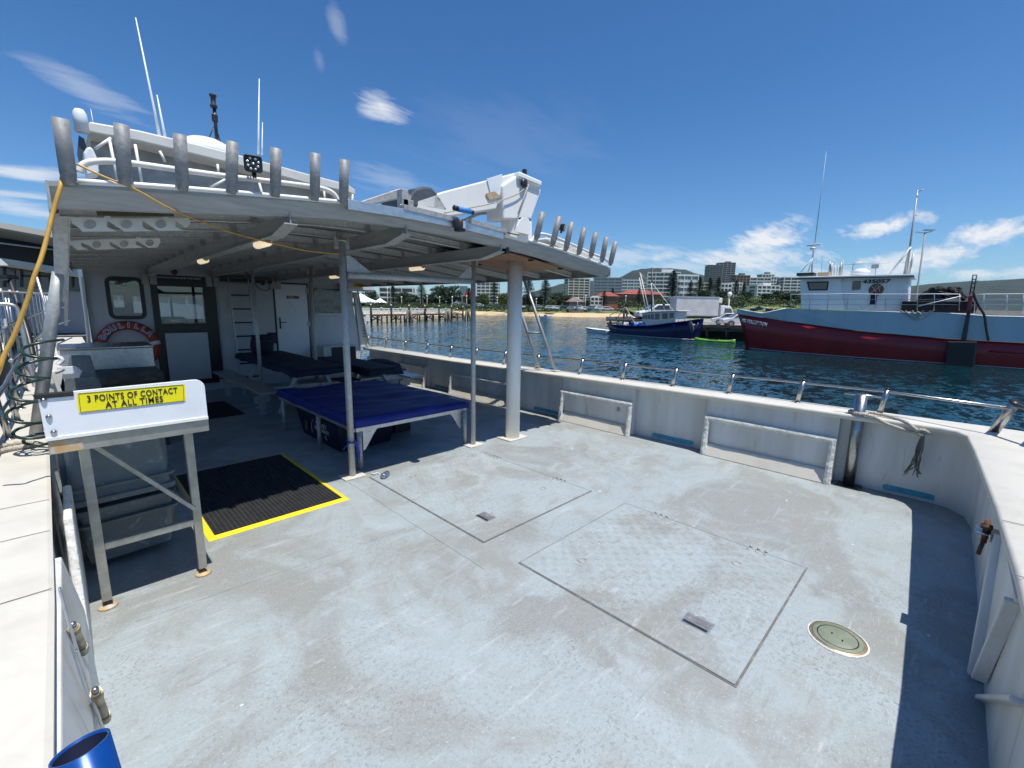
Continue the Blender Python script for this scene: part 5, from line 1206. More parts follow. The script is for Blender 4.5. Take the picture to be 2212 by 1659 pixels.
# ================================================================ THE HARBOUR
WZ = -1.3
def wp(x, y): return pz(x, y, WZ)
DH = V(DV.x, DV.y, 0).normalized(); RH = V(DH.y, -DH.x, 0)
pm('far_green', (.055, .085, .035), (.03, .055, .025), sc=.02, rough=.95, th=(.4, .6))
pm('grass', (.15, .19, .05), (.10, .14, .04), sc=.12, rough=.95)
pm('sand', (.60, .46, .27), (.50, .38, .22), sc=.2, rough=.95)
pm('hill_green', (.020, .034, .020), (.011, .021, .014), sc=.006, rough=1, th=(.42, .58), detail=9)
pm('rock_grey', (.12, .11, .10), (.07, .065, .06), sc=.8, rough=.95)
pm('pine_leaf', (.018, .040, .018), (.035, .065, .028), sc=.35, rough=.8)
pm('leaf_mid', (.045, .072, .02), (.028, .05, .016), sc=.3, rough=.8)
pm('leaf_light', (.085, .125, .03), (.05, .085, .022), sc=.3, rough=.8)
pm('trunk', (.14, .11, .08), (.09, .07, .05), sc=3, rough=.95)
pm('bld_cream', (.55, .52, .44), (.46, .44, .38), sc=.08, rough=.8)
pm('bld_white', (.66, .66, .64), (.56, .57, .56), sc=.1, rough=.8)
pm('bld_grey', (.30, .31, .32), (.24, .25, .26), sc=.1, rough=.8)
pm('bld_dark', (.13, .13, .135), (.10, .10, .105), sc=.1, rough=.7)
pm('bld_brown', (.22, .17, .14), (.16, .12, .10), sc=.1, rough=.85)
pm('bld_brick', (.30, .11, .07), (.24, .09, .06), sc=.3, rough=.9)
pm('roof_red', (.30, .075, .045), (.24, .06, .04), sc=.4, rough=.85)
pm('win_glass', (.045, .06, .075), (.08, .10, .12), sc=.15, rough=.12, spec=.8)
pm('win_blue', (.10, .17, .24), (.15, .22, .28), sc=.1, rough=.12, spec=.8)
pm('ship_red', (.30, .014, .016), (.21, .010, .012), sc=.8, rough=.35, th=(.4, .7), c3=(.08, .02, .015), sc3=3, th3=(.66, .8), stretch=(1, 1, .4))
pm('ship_blue', (.46, .54, .57), (.40, .48, .51), sc=.9, rough=.4, th=(.4, .7), c3=(.34, .26, .20), sc3=2.6, th3=(.66, .78), stretch=(1, 1, .25))
pm('ship_white', (.78, .80, .80), (.70, .71, .70), sc=1.2, rough=.4, th=(.4, .7), c3=(.50, .38, .26), sc3=3.2, th3=(.68, .78), stretch=(1, 1, .25))
pm('trawler_blue', (.004, .007, .065), (.003, .005, .045), sc=1.2, rough=.3)
pm('antifoul', (.35, .36, .36), rough=.6)
pm('wharf_wood', (.10, .085, .065), (.05, .045, .035), sc=1.5, rough=.9, stretch=(1, 1, 4))
pm('wharf_conc', (.33, .31, .27), (.24, .22, .19), sc=.6, rough=.9)
pm('weed', (.012, .013, .010), (.03, .03, .02), sc=3, rough=.9)
pm('kayak_green', (.14, .36, .05), (.11, .30, .04), sc=2, rough=.4)
pm('truck_box', (.60, .60, .59), (.50, .50, .49), sc=.7, rough=.5, c3=(.40, .39, .36), sc3=2, th3=(.62, .8))
pm('car_white', (.75, .75, .75), rough=.25)
pm('car_silver', (.35, .36, .38), rough=.25, metal=.4)
pm('car_dark', (.04, .045, .06), rough=.25)
pm('canvas', (.78, .77, .74), rough=.8)
pm('black_net', (.02, .018, .018), (.05, .04, .035), sc=4, rough=.9, th=(.5, .6))
pm('pile_black', (.010, .009, .008), (.025, .022, .02), sc=2, rough=.9)

# ---- water
m = bpy.data.materials.new('sea'); m.use_nodes = True; t = m.node_tree; bs = t.nodes['Principled BSDF']
bs.inputs['Base Color'].default_value = (.004, .052, .075, 1); bs.inputs['Roughness'].default_value = .07; bs.inputs['IOR'].default_value = 1.33
cd = t.nodes.new('ShaderNodeTexCoord'); prev = None
def wn(sc, st, rot, det, dist=.0):
    mp = t.nodes.new('ShaderNodeMapping'); mp.inputs['Scale'].default_value = st; mp.inputs['Rotation'].default_value = (0, 0, rot)
    t.links.new(cd.outputs['Object'], mp.inputs[0]); q = t.nodes.new('ShaderNodeTexNoise'); q.inputs['Scale'].default_value = sc; q.inputs['Detail'].default_value = det; q.inputs['Distortion'].default_value = dist
    t.links.new(mp.outputs[0], q.inputs['Vector']); return q.outputs['Fac']
def add(a, b, k):
    q = t.nodes.new('ShaderNodeMath'); q.operation = 'MULTIPLY_ADD'; t.links.new(b, q.inputs[0]); q.inputs[1].default_value = k; t.links.new(a, q.inputs[2]); return q.outputs[0]
hgt = wn(1.1, (1, 1.9, 1), R(-45), 3, .4); hgt = add(hgt, wn(3.1, (1, 1.7, 1), R(-38), 3, .5), .42); hgt = add(hgt, wn(.22, (1, 1.5, 1), R(-50), 2), 1.6)
bp = t.nodes.new('ShaderNodeBump'); bp.inputs['Strength'].default_value = 1.0; bp.inputs['Distance'].default_value = .75
t.links.new(hgt, bp.inputs['Height'])
# wave slopes straight from noise (keeps the far water broken up too)
def vm(op, a, b_=None):
    q = t.nodes.new('ShaderNodeVectorMath'); q.operation = op
    for i, v in enumerate((a, b_)):
        if v is None: continue
        if isinstance(v, tuple): q.inputs[i].default_value = v
        else: t.links.new(v, q.inputs[i])
    return q.outputs[0]
acc = None
for (sc_, st_, ro_, am) in ((.9, (1, 1.8, 1), R(-45), .62), (2.6, (1, 1.6, 1), R(-35), .55), (7.5, (1, 1.5, 1), R(-52), .38), (.12, (1, 1.4, 1), R(-50), .20)):
    mp = t.nodes.new('ShaderNodeMapping'); mp.inputs['Scale'].default_value = st_; mp.inputs['Rotation'].default_value = (0, 0, ro_); t.links.new(cd.outputs['Object'], mp.inputs[0])
    q = t.nodes.new('ShaderNodeTexNoise'); q.inputs['Scale'].default_value = sc_; q.inputs['Detail'].default_value = 2; q.inputs['Roughness'].default_value = .5; t.links.new(mp.outputs[0], q.inputs['Vector'])
    v = vm('MULTIPLY', vm('SUBTRACT', q.outputs['Color'], (.5, .5, .5)), (am, am, 0)); acc = v if acc is None else vm('ADD', acc, v)
# broad wind-ruffled streaks change the water's own murk slightly
s_ = wn(.035, (1, 2.2, 1), R(-45), 4, 1.0); mr = t.nodes.new('ShaderNodeMapRange'); mr.inputs[1].default_value = .42; mr.inputs[2].default_value = .6
t.links.new(s_, mr.inputs[0]); ms_ = t.nodes.new('ShaderNodeMapRange'); ms_.inputs[1].default_value = .35; ms_.inputs[2].default_value = .65; ms_.inputs[3].default_value = .45; ms_.inputs[4].default_value = 1.0; t.links.new(s_, ms_.inputs[0]); q = t.nodes.new('ShaderNodeVectorMath'); q.operation = 'SCALE'; t.links.new(acc, q.inputs[0]); t.links.new(ms_.outputs[0], q.inputs['Scale']); t.links.new(vm('NORMALIZE', vm('ADD', q.outputs[0], (0, 0, 1))), bs.inputs['Normal']); mx = t.nodes.new('ShaderNodeMix'); mx.data_type = 'RGBA'; mx.inputs[6].default_value = (.003, .022, .027, 1); mx.inputs[7].default_value = (.004, .036, .050, 1)
t.links.new(mr.outputs[0], mx.inputs[0]); t.links.new(mx.outputs[2], bs.inputs['Base Color'])
MATS['sea'] = m
b = MB(); S = 7000; b.quad((-S, -S, WZ), (S, -S, WZ), (S, S, WZ), (-S, S, WZ)); struct(b.build('water', 'sea'))

# ---- shore: beach, grass bank, land
def ridge(name, mat, prof, depth, back, zb=WZ-1, nrow=8, amp=0.0, seed=1, front=0.0, exp=1.0, sub=6):
    """terrain strip: crest through the given directions at 'depth', sloping down towards us and away"""
    pr = []
    for (x0, y0), (x1, y1) in zip(prof, prof[1:]):
        for k in range(sub): pr.append((lerp(x0, x1, k/sub), lerp(y0, y1, k/sub)))
    pr.append(prof[-1])
    bm = bmesh.new(); g = []
    for (x, y) in pr:
        c = at(x, y, depth); row = []
        for j in range(-nrow, nrow+1):
            f = j/nrow
            if f < 0: p = c-DH*front*(-f); z = zb+(c.z-zb)*(1-(-f)**exp)
            else: p = c+DH*back*f; z = zb+(c.z-zb)*(1-f**2)
            nz = NZ.noise(V(p.x, p.y, seed*50)*(6/depth)*3)*amp + NZ.noise(V(p.x, p.y, seed*50)*(6/depth)*14)*amp*.35
            if j == -nrow: nz = 0
            row.append(bm.verts.new((p.x, p.y, z+nz)))
        g.append(row)
    for A, B in zip(g, g[1:]):
        for i in range(len(A)-1): f = bm.faces.new((A[i], A[i+1], B[i+1], B[i])); f.smooth = True
    bmesh.ops.recalc_face_normals(bm, faces=bm.faces)
    me = bpy.data.meshes.new(name); bm.to_mesh(me); bm.free(); me.materials.append(MATS[mat])
    o = bpy.data.objects.new(name, me); COL.objects.link(o); struct(o); return o
def band(name, mat, top, bot, dt, db, zt=None):
    b = MB(); rings = []
    for (x, y1), (_, y0) in zip(top, bot):
        rings.append([at(x, y0, db), at(x, y1, dt), at(x, y1, dt)+V(0, 0, -6), at(x, y0, db)+V(0, 0, -6)])
    b.loft(rings, True, True); o = b.build(name, mat); struct(o); return o
HZ = lambda x: 665.5+(x-1105)*.0155
# beach polygon: waterline points and back of beach
wl = [(700, 683.5), (820, 683), (900, 682), (960, 681.5), (1010, 680.5), (1100, 681.5), (1180, 683.5), (1280, 685), (1400, 687), (1560, 690)]
b = MB(); top = []
rings = []
for (x, y) in wl:
    p = wp(x, y); d = (p-CP).dot(DV); q = p+DH*10+V(0, 0, 1.1); r_ = p+DH*16+V(0, 0, 1.4)
    rings.append([p+V(0, 0, .01)-DH*2+V(0, 0, -.3), p+DH*1.0+V(0, 0, .12), q, r_, r_+V(0, 0, -4), p+V(0, 0, -4)])
b.loft(rings, True, True, False); struct(b.build('beach', 'sand'))
rings = []
for (x, y) in [(-900, 700), (-200, 690)]+wl+[(1900, 694), (2600, 700), (3600, 712)]:
    p = wp(x, y); rings.append([p+DH*15+V(0, 0, 1.2), p+DH*30+V(0, 0, 2.3), p+DH*80+V(0, 0, 3.1), p+DH*500+V(0, 0, 4.5), p+DH*3000+V(0, 0, 6), p+DH*3000+V(0, 0, -4), p+DH*15+V(0, 0, -4)])
b = MB(); b.loft(rings, True, True, False); struct(b.build('ground', 'grass'))
b = MB()
rr = random.Random(4)
# scrub along the beach: ground cover
bm = bmesh.new()
def leafcl(bm, c, r, n, s, rr, flat=1.0):
    for _ in range(n):
        d = V(rr.gauss(0, 1), rr.gauss(0, 1), rr.gauss(0, 1)).normalized()*r*rr.uniform(.55, 1.0); p = c+V(d.x, d.y, d.z*flat)
        a = V(rr.uniform(-1, 1), rr.uniform(-1, 1), rr.uniform(-.6, .6)).normalized()*s; e = a.cross(V(rr.uniform(-1, 1), rr.uniform(-1, 1), rr.uniform(-1, 1)).normalized())
        vs = [bm.verts.new(p-a*.6-e*.3), bm.verts.new(p+a*.6-e*.4), bm.verts.new(p+e*.7)]; bm.faces.new(vs)
def mesh_obj(bm, name, mat):
    me = bpy.data.meshes.new(name); bm.to_mesh(me); bm.free(); me.materials.append(MATS[mat]); o = bpy.data.objects.new(name, me); COL.objects.link(o); return o
for i in range(420):
    x = rr.uniform(740, 1330); base = wp(x, lerp(683, 685, (x-740)/600)); c = base+DH*rr.uniform(16, 34); c.z = 1.0+rr.uniform(0, 1.6)
    leafcl(bm, c, rr.uniform(.8, 2.0), 26, .42, rr, .6)
o = mesh_obj(bm, 'shore_scrub', 'leaf_mid'); struct(o, 'stuff', 'low green scrub growing along the back of the beach', 'scrub')
bm = bmesh.new()
for i in range(200):
    x = rr.uniform(1560, 1800); y = rr.uniform(644, 657); c = at(x, y, rr.uniform(150, 190))
    leafcl(bm, c, rr.uniform(1.2, 2.6), 26, .55, rr, .7)
for i in range(120):
    x = rr.uniform(1330, 1600); y = rr.uniform(652, 664); c = at(x, y, rr.uniform(140, 165))
    leafcl(bm, c, rr.uniform(1.0, 2.0), 24, .5, rr, .7)
o = mesh_obj(bm, 'hillside_scrub', 'leaf_mid'); struct(o, 'stuff', 'bright bushes covering the slope behind the truck and the red ship', 'bushes')
# slope under the hillside bushes
ridge('knoll', 'grass', [(1340, 668), (1450, 660), (1560, 650), (1680, 640), (1800, 640), (1900, 652), (2000, 668)], 200, 160, zb=-2, front=60, exp=1.3, amp=.4)

# ---- hills
ridge('far_hill', 'hill_green', [(1080, 668), (1120, 640), (1170, 626), (1215, 612), (1250, 606), (1300, 604), (1345, 600), (1366, 586), (1384, 582), (1420, 580), (1452, 580), (1478, 584), (1500, 593), (1545, 600), (1600, 606), (1700, 622), (1780, 640)], 3600, 2500, zb=-2, front=2200, amp=16, seed=2, exp=.8, sub=10)
ridge('far_hill', 'hill_green', [(1880, 650), (1940, 640), (1980, 624), (2030, 617), (2075, 610), (2110, 607), (2150, 611), (2190, 607), (2260, 600), (2400, 606), (2700, 640)], 2900, 2500, zb=-2, front=1800, amp=13, seed=5, exp=.8, sub=10)
ridge('low_hill', 'hill_green', [(760, 672), (900, 655), (1000, 650), (1075, 642), (1110, 640), (1150, 646), (1230, 655), (1330, 664)], 900, 500, zb=-2, front=300, amp=4, seed=8, exp=.8)

# ---- buildings
WINM = {}
def unit_mesh(name, mat):
    k = name+mat
    if k not in WINM:
        bm = bmesh.new(); bmesh.ops.create_cube(bm, size=1); me = bpy.data.meshes.new(name); bm.to_mesh(me); bm.free(); me.materials.append(MATS[mat]); WINM[k] = me
    return WINM[k]
def uc(name, mat, parent, c, ax, sx, sy, sz):
    o = bpy.data.objects.new(name, unit_mesh(name, mat)); COL.objects.link(o); o.parent = parent
    rot = math.atan2(ax.y, ax.x); o.matrix_local = Matrix.Translation(c) @ Matrix.Rotation(rot, 4, 'Z') @ Matrix.Diagonal((sx, sy, sz, 1)); return o
def building(x0, x1, yt, yb, d, fl, bays, wall, glass, label, turn=0, slab=None, deep=None, name='apartment_building', roof=None, bal=.9, winh=.55, group='buildings along the far shore', pent=None):
    A = at(x0, yb, d); B = at(x1, yb, d); C = at((x0+x1)/2, yt, d); base = min(A.z, B.z); H = C.z-(A.z+B.z)/2
    c = (A+B)/2; c.z = (A.z+B.z)/2; W = (B-A).length; a = R(turn)
    ax = (RH*math.cos(a)+DH*math.sin(a)); ay = V(-ax.y, ax.x, 0); W = W/(math.cos(a)+.35*abs(math.sin(a)))
    dp = deep or W*.6; ext = 8
    t = thing(name, label, 'building', c, group)
    def P(u, v, z): return ax*u+ay*v+V(0, 0, z)
    uc('wall', wall, t, P(0, dp/2, (H-ext)/2), ax, W, dp, H+ext)
    fh = H/fl
    if slab:
        for k in range(fl+1):
            s_ = uc('balcony' if k < fl else 'parapet', slab, t, P(0, dp/2-.0, k*fh+(.0 if k < fl else .1)), ax, W+.5, dp+2*bal, fh*.30)
    nb = 0
    for k in range(fl):
        for j in range(bays):
            if nb >= 96: break
            nb += 1
            u = (j+.5)/bays*W-W/2
            uc('window', glass, t, P(u, -.06, k*fh+fh*.62), ax, W/bays*.78, .3, fh*winh)
    for s in (-1, 1):
        for k in range(min(fl, 6)): 
            if nb < 98: nb += 1; uc('window', glass, t, P(s*(W/2), dp*.4, k*fh+fh*.62), ax, .3, dp*.5, fh*winh)
    if roof:
        b = MB(); o_ = .08*W; hh = H*roof[1]
        q = [c+P(-W/2-o_, -o_, H), c+P(W/2+o_, -o_, H), c+P(W/2+o_, dp+o_, H), c+P(-W/2-o_, dp+o_, H)]; r1 = c+P(-W/2+dp*.5, dp/2, H+hh); r2 = c+P(W/2-dp*.5, dp/2, H+hh)
        vs = [b.bm.verts.new(p) for p in q+[r1, r2]]
        for f in ((0, 1, 5, 4), (1, 2, 5), (2, 3, 4, 5), (3, 0, 4), (0, 3, 2, 1)): b._f([vs[i] for i in f])
        b.build('roof', roof[0], t)
    if pent:
        uc('roof_plant', pent, t, P(W*.12, dp*.5, H+fh*.5), ax, W*.35, dp*.4, fh*1.0)
    if bays > 2 and slab:
        for j in range(bays+1):
            if j % 2 == 0 or bays < 6: uc('pier', slab, t, P(j/bays*W-W/2, -bal*.55, H/2), ax, .35, bal*1.0, H)
    return t
building(821, 893, 622, 664, 235, 4, 6, 'bld_dark', 'win_glass', 'low flat apartment block with pale slabs, half hidden behind trees left of the canopy posts', 6, 'bld_white')
building(1029, 1077, 604, 654, 260, 7, 5, 'bld_grey', 'win_glass', 'grey apartment tower with a white grid, between the two thin canopy posts and trees', -4, 'bld_white', bal=.5)
building(993, 1010, 618, 655, 330, 8, 3, 'bld_grey', 'win_blue', 'slim bluish glass tower behind the pines', 0)
building(1224, 1273, 603, 648, 280, 8, 4, 'bld_brown', 'win_glass', 'cream eight-storey block with bold white balcony bands and a rooftop plant room', 10, 'bld_cream', pent='bld_cream', bal=1.1)
building(1281, 1342, 601, 640, 310, 6, 8, 'bld_grey', 'win_blue', 'wide grey glass-fronted apartment block behind the red roofs', -8, 'bld_grey', bal=.5)
building(1340, 1381, 606, 640, 318, 5, 6, 'bld_white', 'win_blue', 'whiter stepped end block next to the wide grey glass-fronted one', -8, 'bld_white')
building(1396, 1466, 590, 640, 330, 6, 8, 'bld_grey', 'win_glass', 'terraced grey block with white balconies below the flat-topped hill', -14, 'bld_white', pent='bld_white')
building(1457, 1506, 596, 645, 280, 4, 6, 'bld_white', 'win_blue', 'modern white block with tall blue glass bays beside the dark pine', 8, 'bld_white')
building(1527, 1556, 574, 622, 420, 11, 4, 'bld_grey', 'win_glass', 'left half of the tall dark tower pair, pale ribbed', 6, 'bld_dark', bal=.5)
building(1548, 1583, 569, 622, 425, 13, 4, 'bld_dark', 'win_glass', 'tallest dark tower on the skyline with stacked balconies', -10, 'bld_grey', bal=1.3, pent='bld_dark')
building(1584, 1616, 596, 636, 300, 7, 4, 'bld_brown', 'win_glass', 'brown mid-rise block right of the tall towers', 6, 'bld_brown', pent='bld_brown')
building(1616, 1660, 601, 640, 300, 6, 6, 'bld_white', 'win_glass', 'white and grey balcony block right of the brown one', -6, 'bld_white')
building(1658, 1692, 599, 640, 310, 6, 5, 'bld_grey', 'win_blue', 'grey block with blue windows above the white terrace houses', 5, 'bld_white')
building(1690, 1732, 600, 640, 300, 6, 6, 'bld_grey', 'win_glass', 'last grey and white balcony block, next to the ship wheelhouse', -8, 'bld_white')
building(1553, 1578, 614, 640, 240, 3, 3, 'bld_white', 'win_glass', 'small white three-storey villa among the pines', 6, 'bld_white')
building(1628, 1684, 618, 640, 220, 3, 5, 'bld_white', 'win_glass', 'white stepped terrace houses on the slope above the truck', 10, 'bld_white', pent='bld_white')
building(1292, 1336, 640, 657, 205, 2, 6, 'bld_brick', 'win_glass', 'long brick hall with a red hipped roof on the shore', 8, None, name='brick_hall', roof=('roof_red', .55), winh=.4)
building(1336, 1430, 636, 657, 225, 2, 10, 'bld_brick', 'win_glass', 'longest red-roofed brick building reaching behind the trawler masts', -4, None, name='brick_hall', roof=('roof_red', .5), winh=.4)
building(1274, 1300, 643, 659, 198, 2, 3, 'bld_white', 'win_glass', 'small white two-storey house left of the red roofs', 5, 'bld_white', name='beach_house', roof=('bld_grey', .25))
building(1228, 1262, 652, 664, 190, 1, 3, 'bld_brown', 'win_glass', 'low pavilion with a brown gabled roof below the cream block', 12, None, name='pavilion', roof=('bld_brown', .8))
building(1000, 1022, 640, 660, 215, 2, 3, 'bld_brick', 'win_glass', 'small house with a terracotta roof between dark trees', 5, None, name='beach_house', roof=('roof_red', .5))

building(1352, 1398, 612, 640, 360, 5, 6, 'bld_white', 'win_glass', 'pale block low behind the red-roofed hall', 4, 'bld_white')
building(1506, 1530, 612, 640, 330, 4, 4, 'bld_cream', 'win_glass', 'small cream block between white modern block and tower pair', -4, 'bld_cream')
building(1575, 1600, 612, 640, 260, 4, 4, 'bld_white', 'win_blue', 'small pale block at the foot of the tallest tower', 4, 'bld_white')
building(1640, 1668, 594, 640, 380, 8, 4, 'bld_grey', 'win_glass', 'taller grey block rising behind the white balcony block', 6, 'bld_white', pent='bld_dark')
# ---- trees
def pine_mesh(seed, H=20.0, W=4.2):
    rr = random.Random(seed); bm = bmesh.new(); z = H*.10
    while z < H*.985:
        f = (z/H); L_ = W*(1-f)**.72*(.92+.2*rr.random())*(.75 if f < .16 else 1)
        nb = 7 if f < .8 else 5; a0 = rr.random()*6.28
        for k in range(nb):
            if rr.random() < .10: continue
            a = a0+k*2*math.pi/nb+rr.uniform(-.12, .12); d = V(math.cos(a), math.sin(a), 0); l = L_*rr.uniform(.78, 1.08); sd = V(-d.y, d.x, 0)
            m_ = max(4, int(l/.36))
            for q in range(1, m_+1):
                r_ = l*q/m_; c = V(0, 0, z)+d*r_+V(0, 0, -.10*r_+.045*r_*r_/max(.8, l)*1.6)
                w_ = .55*(1.15-.5*q/m_)
                for s in (-1, 1):
                    p = c+sd*s*w_*rr.uniform(.5, 1.1)+V(0, 0, rr.uniform(.02, .32))
                    vs = [bm.verts.new(c+d*.34), bm.verts.new(c-d*.30), bm.verts.new(p+sd*s*.15+d*rr.uniform(.1, .3)-V(0, 0, .12))]; bm.faces.new(vs)
                p = c+V(rr.uniform(-.15, .15), rr.uniform(-.15, .15), rr.uniform(.25, .5)); bm.faces.new([bm.verts.new(c+sd*.25), bm.verts.new(c-sd*.25), bm.verts.new(p)])
        z += H*.026*(1.2-.5*f)
    me = bpy.data.meshes.new('crown'); bm.to_mesh(me); bm.free(); me.materials.append(MATS['pine_leaf']); return me
def trunk_mesh(H, r, limbs=0, seed=1):
    b = MB(); rr = random.Random(seed); b.tube([V(0, 0, -2), V(0, 0, H*.4), V(0, 0, H)], [r, r*.7, r*.15], 7)
    for k in range(limbs):
        a = rr.random()*6.28; z = H*rr.uniform(.3, .6); d = V(math.cos(a), math.sin(a), .9); b.tube([V(0, 0, z), V(0, 0, z)+d*H*.2, V(0, 0, z)+d*H*.38], [r*.5, r*.35, r*.1], 5)
    bmesh.ops.recalc_face_normals(b.bm, faces=b.bm.faces); me = bpy.data.meshes.new('trunk'); b.bm.to_mesh(me); b.bm.free(); me.materials.append(MATS['trunk']); return me
def broad_mesh(seed, mat, H=10.0, W=5.0):
    rr = random.Random(seed); bm = bmesh.new()
    for k in range(85):
        a = rr.random()*6.28; q = math.sqrt(rr.random())*W*.72; z = H*rr.uniform(.16, .92); q *= math.sqrt(max(.12, 1-((z/H-.58)/.46)**2))
        leafcl(bm, V(math.cos(a)*q, math.sin(a)*q, z), rr.uniform(.8, 1.6), 40, .52, rr, .75)
    me = bpy.data.meshes.new('crown'); bm.to_mesh(me); bm.free(); me.materials.append(MATS[mat]); return me
PM = [pine_mesh(s) for s in (1, 2, 3)]; PT = trunk_mesh(20, .35)
BMm = {m_: [broad_mesh(s, m_) for s in (4, 5)] for m_ in ('leaf_mid', 'leaf_light', 'pine_leaf')}; BT = trunk_mesh(8, .22, 4)
def tree(kind, x, yb, yt, d, width, label, mat=None, group=None):
    B = at(x, yb, d); T = at(x, yt, d); H = T.z-B.z
    nm = 'norfolk_pine' if kind == 'p' else 'broadleaf_tree'
    t = thing(nm, label, 'tree', B, group or ('norfolk pines on the shore' if kind == 'p' else 'leafy trees on the shore'))
    w_ = width*(1.22 if kind == 'p' else 1.05)*d/956/2; base_h, base_w = (20.0, 4.2) if kind == 'p' else (10.0, 4.4)
    me = random.choice(PM) if kind == 'p' else random.choice(BMm[mat])
    o = bpy.data.objects.new('crown', me); COL.objects.link(o); o.parent = t
    q = bpy.data.objects.new('trunk', PT if kind == 'p' else BT); COL.objects.link(q); q.parent = t
    t.scale = (w_/base_w, w_/base_w, H/base_h); t.rotation_euler = (0, 0, random.random()*6)
    return t
trees = [
 ('p', 1104, 664, 612, 214, 30, 'pine directly behind the thick white post', None),
 ('b', 1155, 666, 640, 200, 44, 'dark undergrowth tree between the two large Norfolk pines', 'pine_leaf'),
 ('b', 893, 664, 636, 214, 34, 'dark round tree right of the low flat apartment block', 'pine_leaf'),
 ('b', 928, 664, 634, 214, 36, 'dark round tree just left of the broadest trees', 'leaf_mid'),
 ('b', 1028, 663, 638, 205, 30, 'dark tree at the left foot of the grey grid tower', 'pine_leaf'),
 ('b', 1240, 660, 642, 240, 28, 'dark tree under the left side of the cream block', 'leaf_mid'),
 ('p', 1322, 660, 622, 215, 20, 'slim pine behind the brick hall roof', None),
 ('p', 1490, 646, 606, 212, 22, 'slim pine between lone pine and white modern block', None),
 ('b', 1520, 648, 626, 200, 30, 'dark tree at the foot of the pine clump, left', 'pine_leaf'),
 ('b', 1560, 648, 628, 200, 34, 'dark tree at the foot of the pine clump, right', 'leaf_mid'),
 ('p', 1605, 642, 612, 205, 18, 'slim pine right of the brown mid-rise block', None),
 ('b', 1610, 648, 630, 190, 34, 'dark tree below the brown mid-rise block', 'pine_leaf'),
 ('b', 1680, 646, 628, 180, 34, 'dark tree below the white terrace houses', 'leaf_mid'),
 ('b', 1715, 646, 630, 170, 30, 'dark tree under the last balcony block', 'pine_leaf'),
 ('p', 850, 664, 616, 215, 30, 'pine between the white marquee and the low flat block', None),
 ('b', 872, 664, 630, 205, 34, 'dark bushy tree in front of the low flat apartment block', 'leaf_mid'),
 ('p', 911, 662, 610, 205, 36, 'dark pine left of the broadest shore tree', None),
 ('b', 950, 663, 617, 208, 46, 'broadest dark tree in the middle of the shore, left part', 'pine_leaf'),
 ('b', 976, 663, 616, 212, 46, 'broadest dark tree in the middle of the shore, right part', 'pine_leaf'),
 ('p', 1013, 661, 622, 210, 34, 'dark pine beside the terracotta-roofed house', None),
 ('b', 1046, 662, 634, 196, 28, 'round bright green tree in front of the grey grid tower', 'leaf_light'),
 ('p', 1067, 661, 606, 206, 24, 'tall narrow pine against the grey grid tower', None),
 ('b', 1087, 664, 632, 194, 34, 'bright green tree just left of the thick white post', 'leaf_light'),
 ('b', 1108, 664, 640, 190, 30, 'green bush behind the thick white post', 'leaf_mid'),
 ('p', 1141, 664, 596, 195, 40, 'large Norfolk pine right of the thick white post', None),
 ('p', 1177, 664, 597, 198, 38, 'large Norfolk pine seen through the tube frame', None),
 ('b', 1205, 664, 630, 200, 34, 'drooping dark green tree right of the twin pines', 'leaf_mid'),
 ('b', 1192, 668, 646, 180, 26, 'low spreading green tree by the parked cars', 'leaf_light'),
 ('b', 1224, 662, 636, 215, 26, 'dark tree at the foot of the cream block', 'pine_leaf'),
 ('b', 1268, 662, 648, 195, 18, 'small tree left of the white house', 'leaf_mid'),
 ('p', 1304, 663, 628, 190, 24, 'palm-like dark tree in front of the red roofs', None),
 ('p', 1379, 660, 622, 190, 20, 'dark pine left of the trawler mast', None),
 ('p', 1451, 645, 585, 200, 40, 'lone tall dark pine in front of the terraced grey block', None),
 ('p', 1509, 645, 598, 205, 28, 'pine left of the tall tower, first of the clump', None),
 ('p', 1531, 645, 600, 210, 26, 'pine in the middle of the clump below the tall tower', None),
 ('p', 1549, 645, 599, 206, 26, 'pine right in the clump below the tall tower', None),
 ('p', 1588, 640, 606, 215, 22, 'pine in front of the brown mid-rise block', None),
 ('b', 1470, 655, 640, 180, 30, 'low green tree at the foot of the lone pine', 'leaf_light'),
 ('b', 1420, 658, 646, 180, 24, 'low green tree behind the trawler rigging', 'leaf_light'),
 ('b', 1700, 650, 632, 150, 40, 'bushy dark tree on the slope left of the ship wheelhouse', 'leaf_mid'),
 ('b', 1740, 656, 636, 140, 40, 'bushy dark tree on the slope behind the ship wheelhouse', 'leaf_mid'),
 ('b', 1655, 648, 634, 160, 34, 'dark bushy tree above the truck cab', 'pine_leaf'),
 ('b', 800, 668, 628, 225, 40, 'dark tree behind the white marquee', 'pine_leaf'),
 ('b', 770, 668, 632, 228, 36, 'dark tree left behind the white marquee', 'leaf_mid'),
 ('b', 1130, 662, 640, 220, 30, 'dark mass of leaves between the white post and the first large pine', 'leaf_mid')]
for k in trees: tree(*k[:7], mat=k[7])
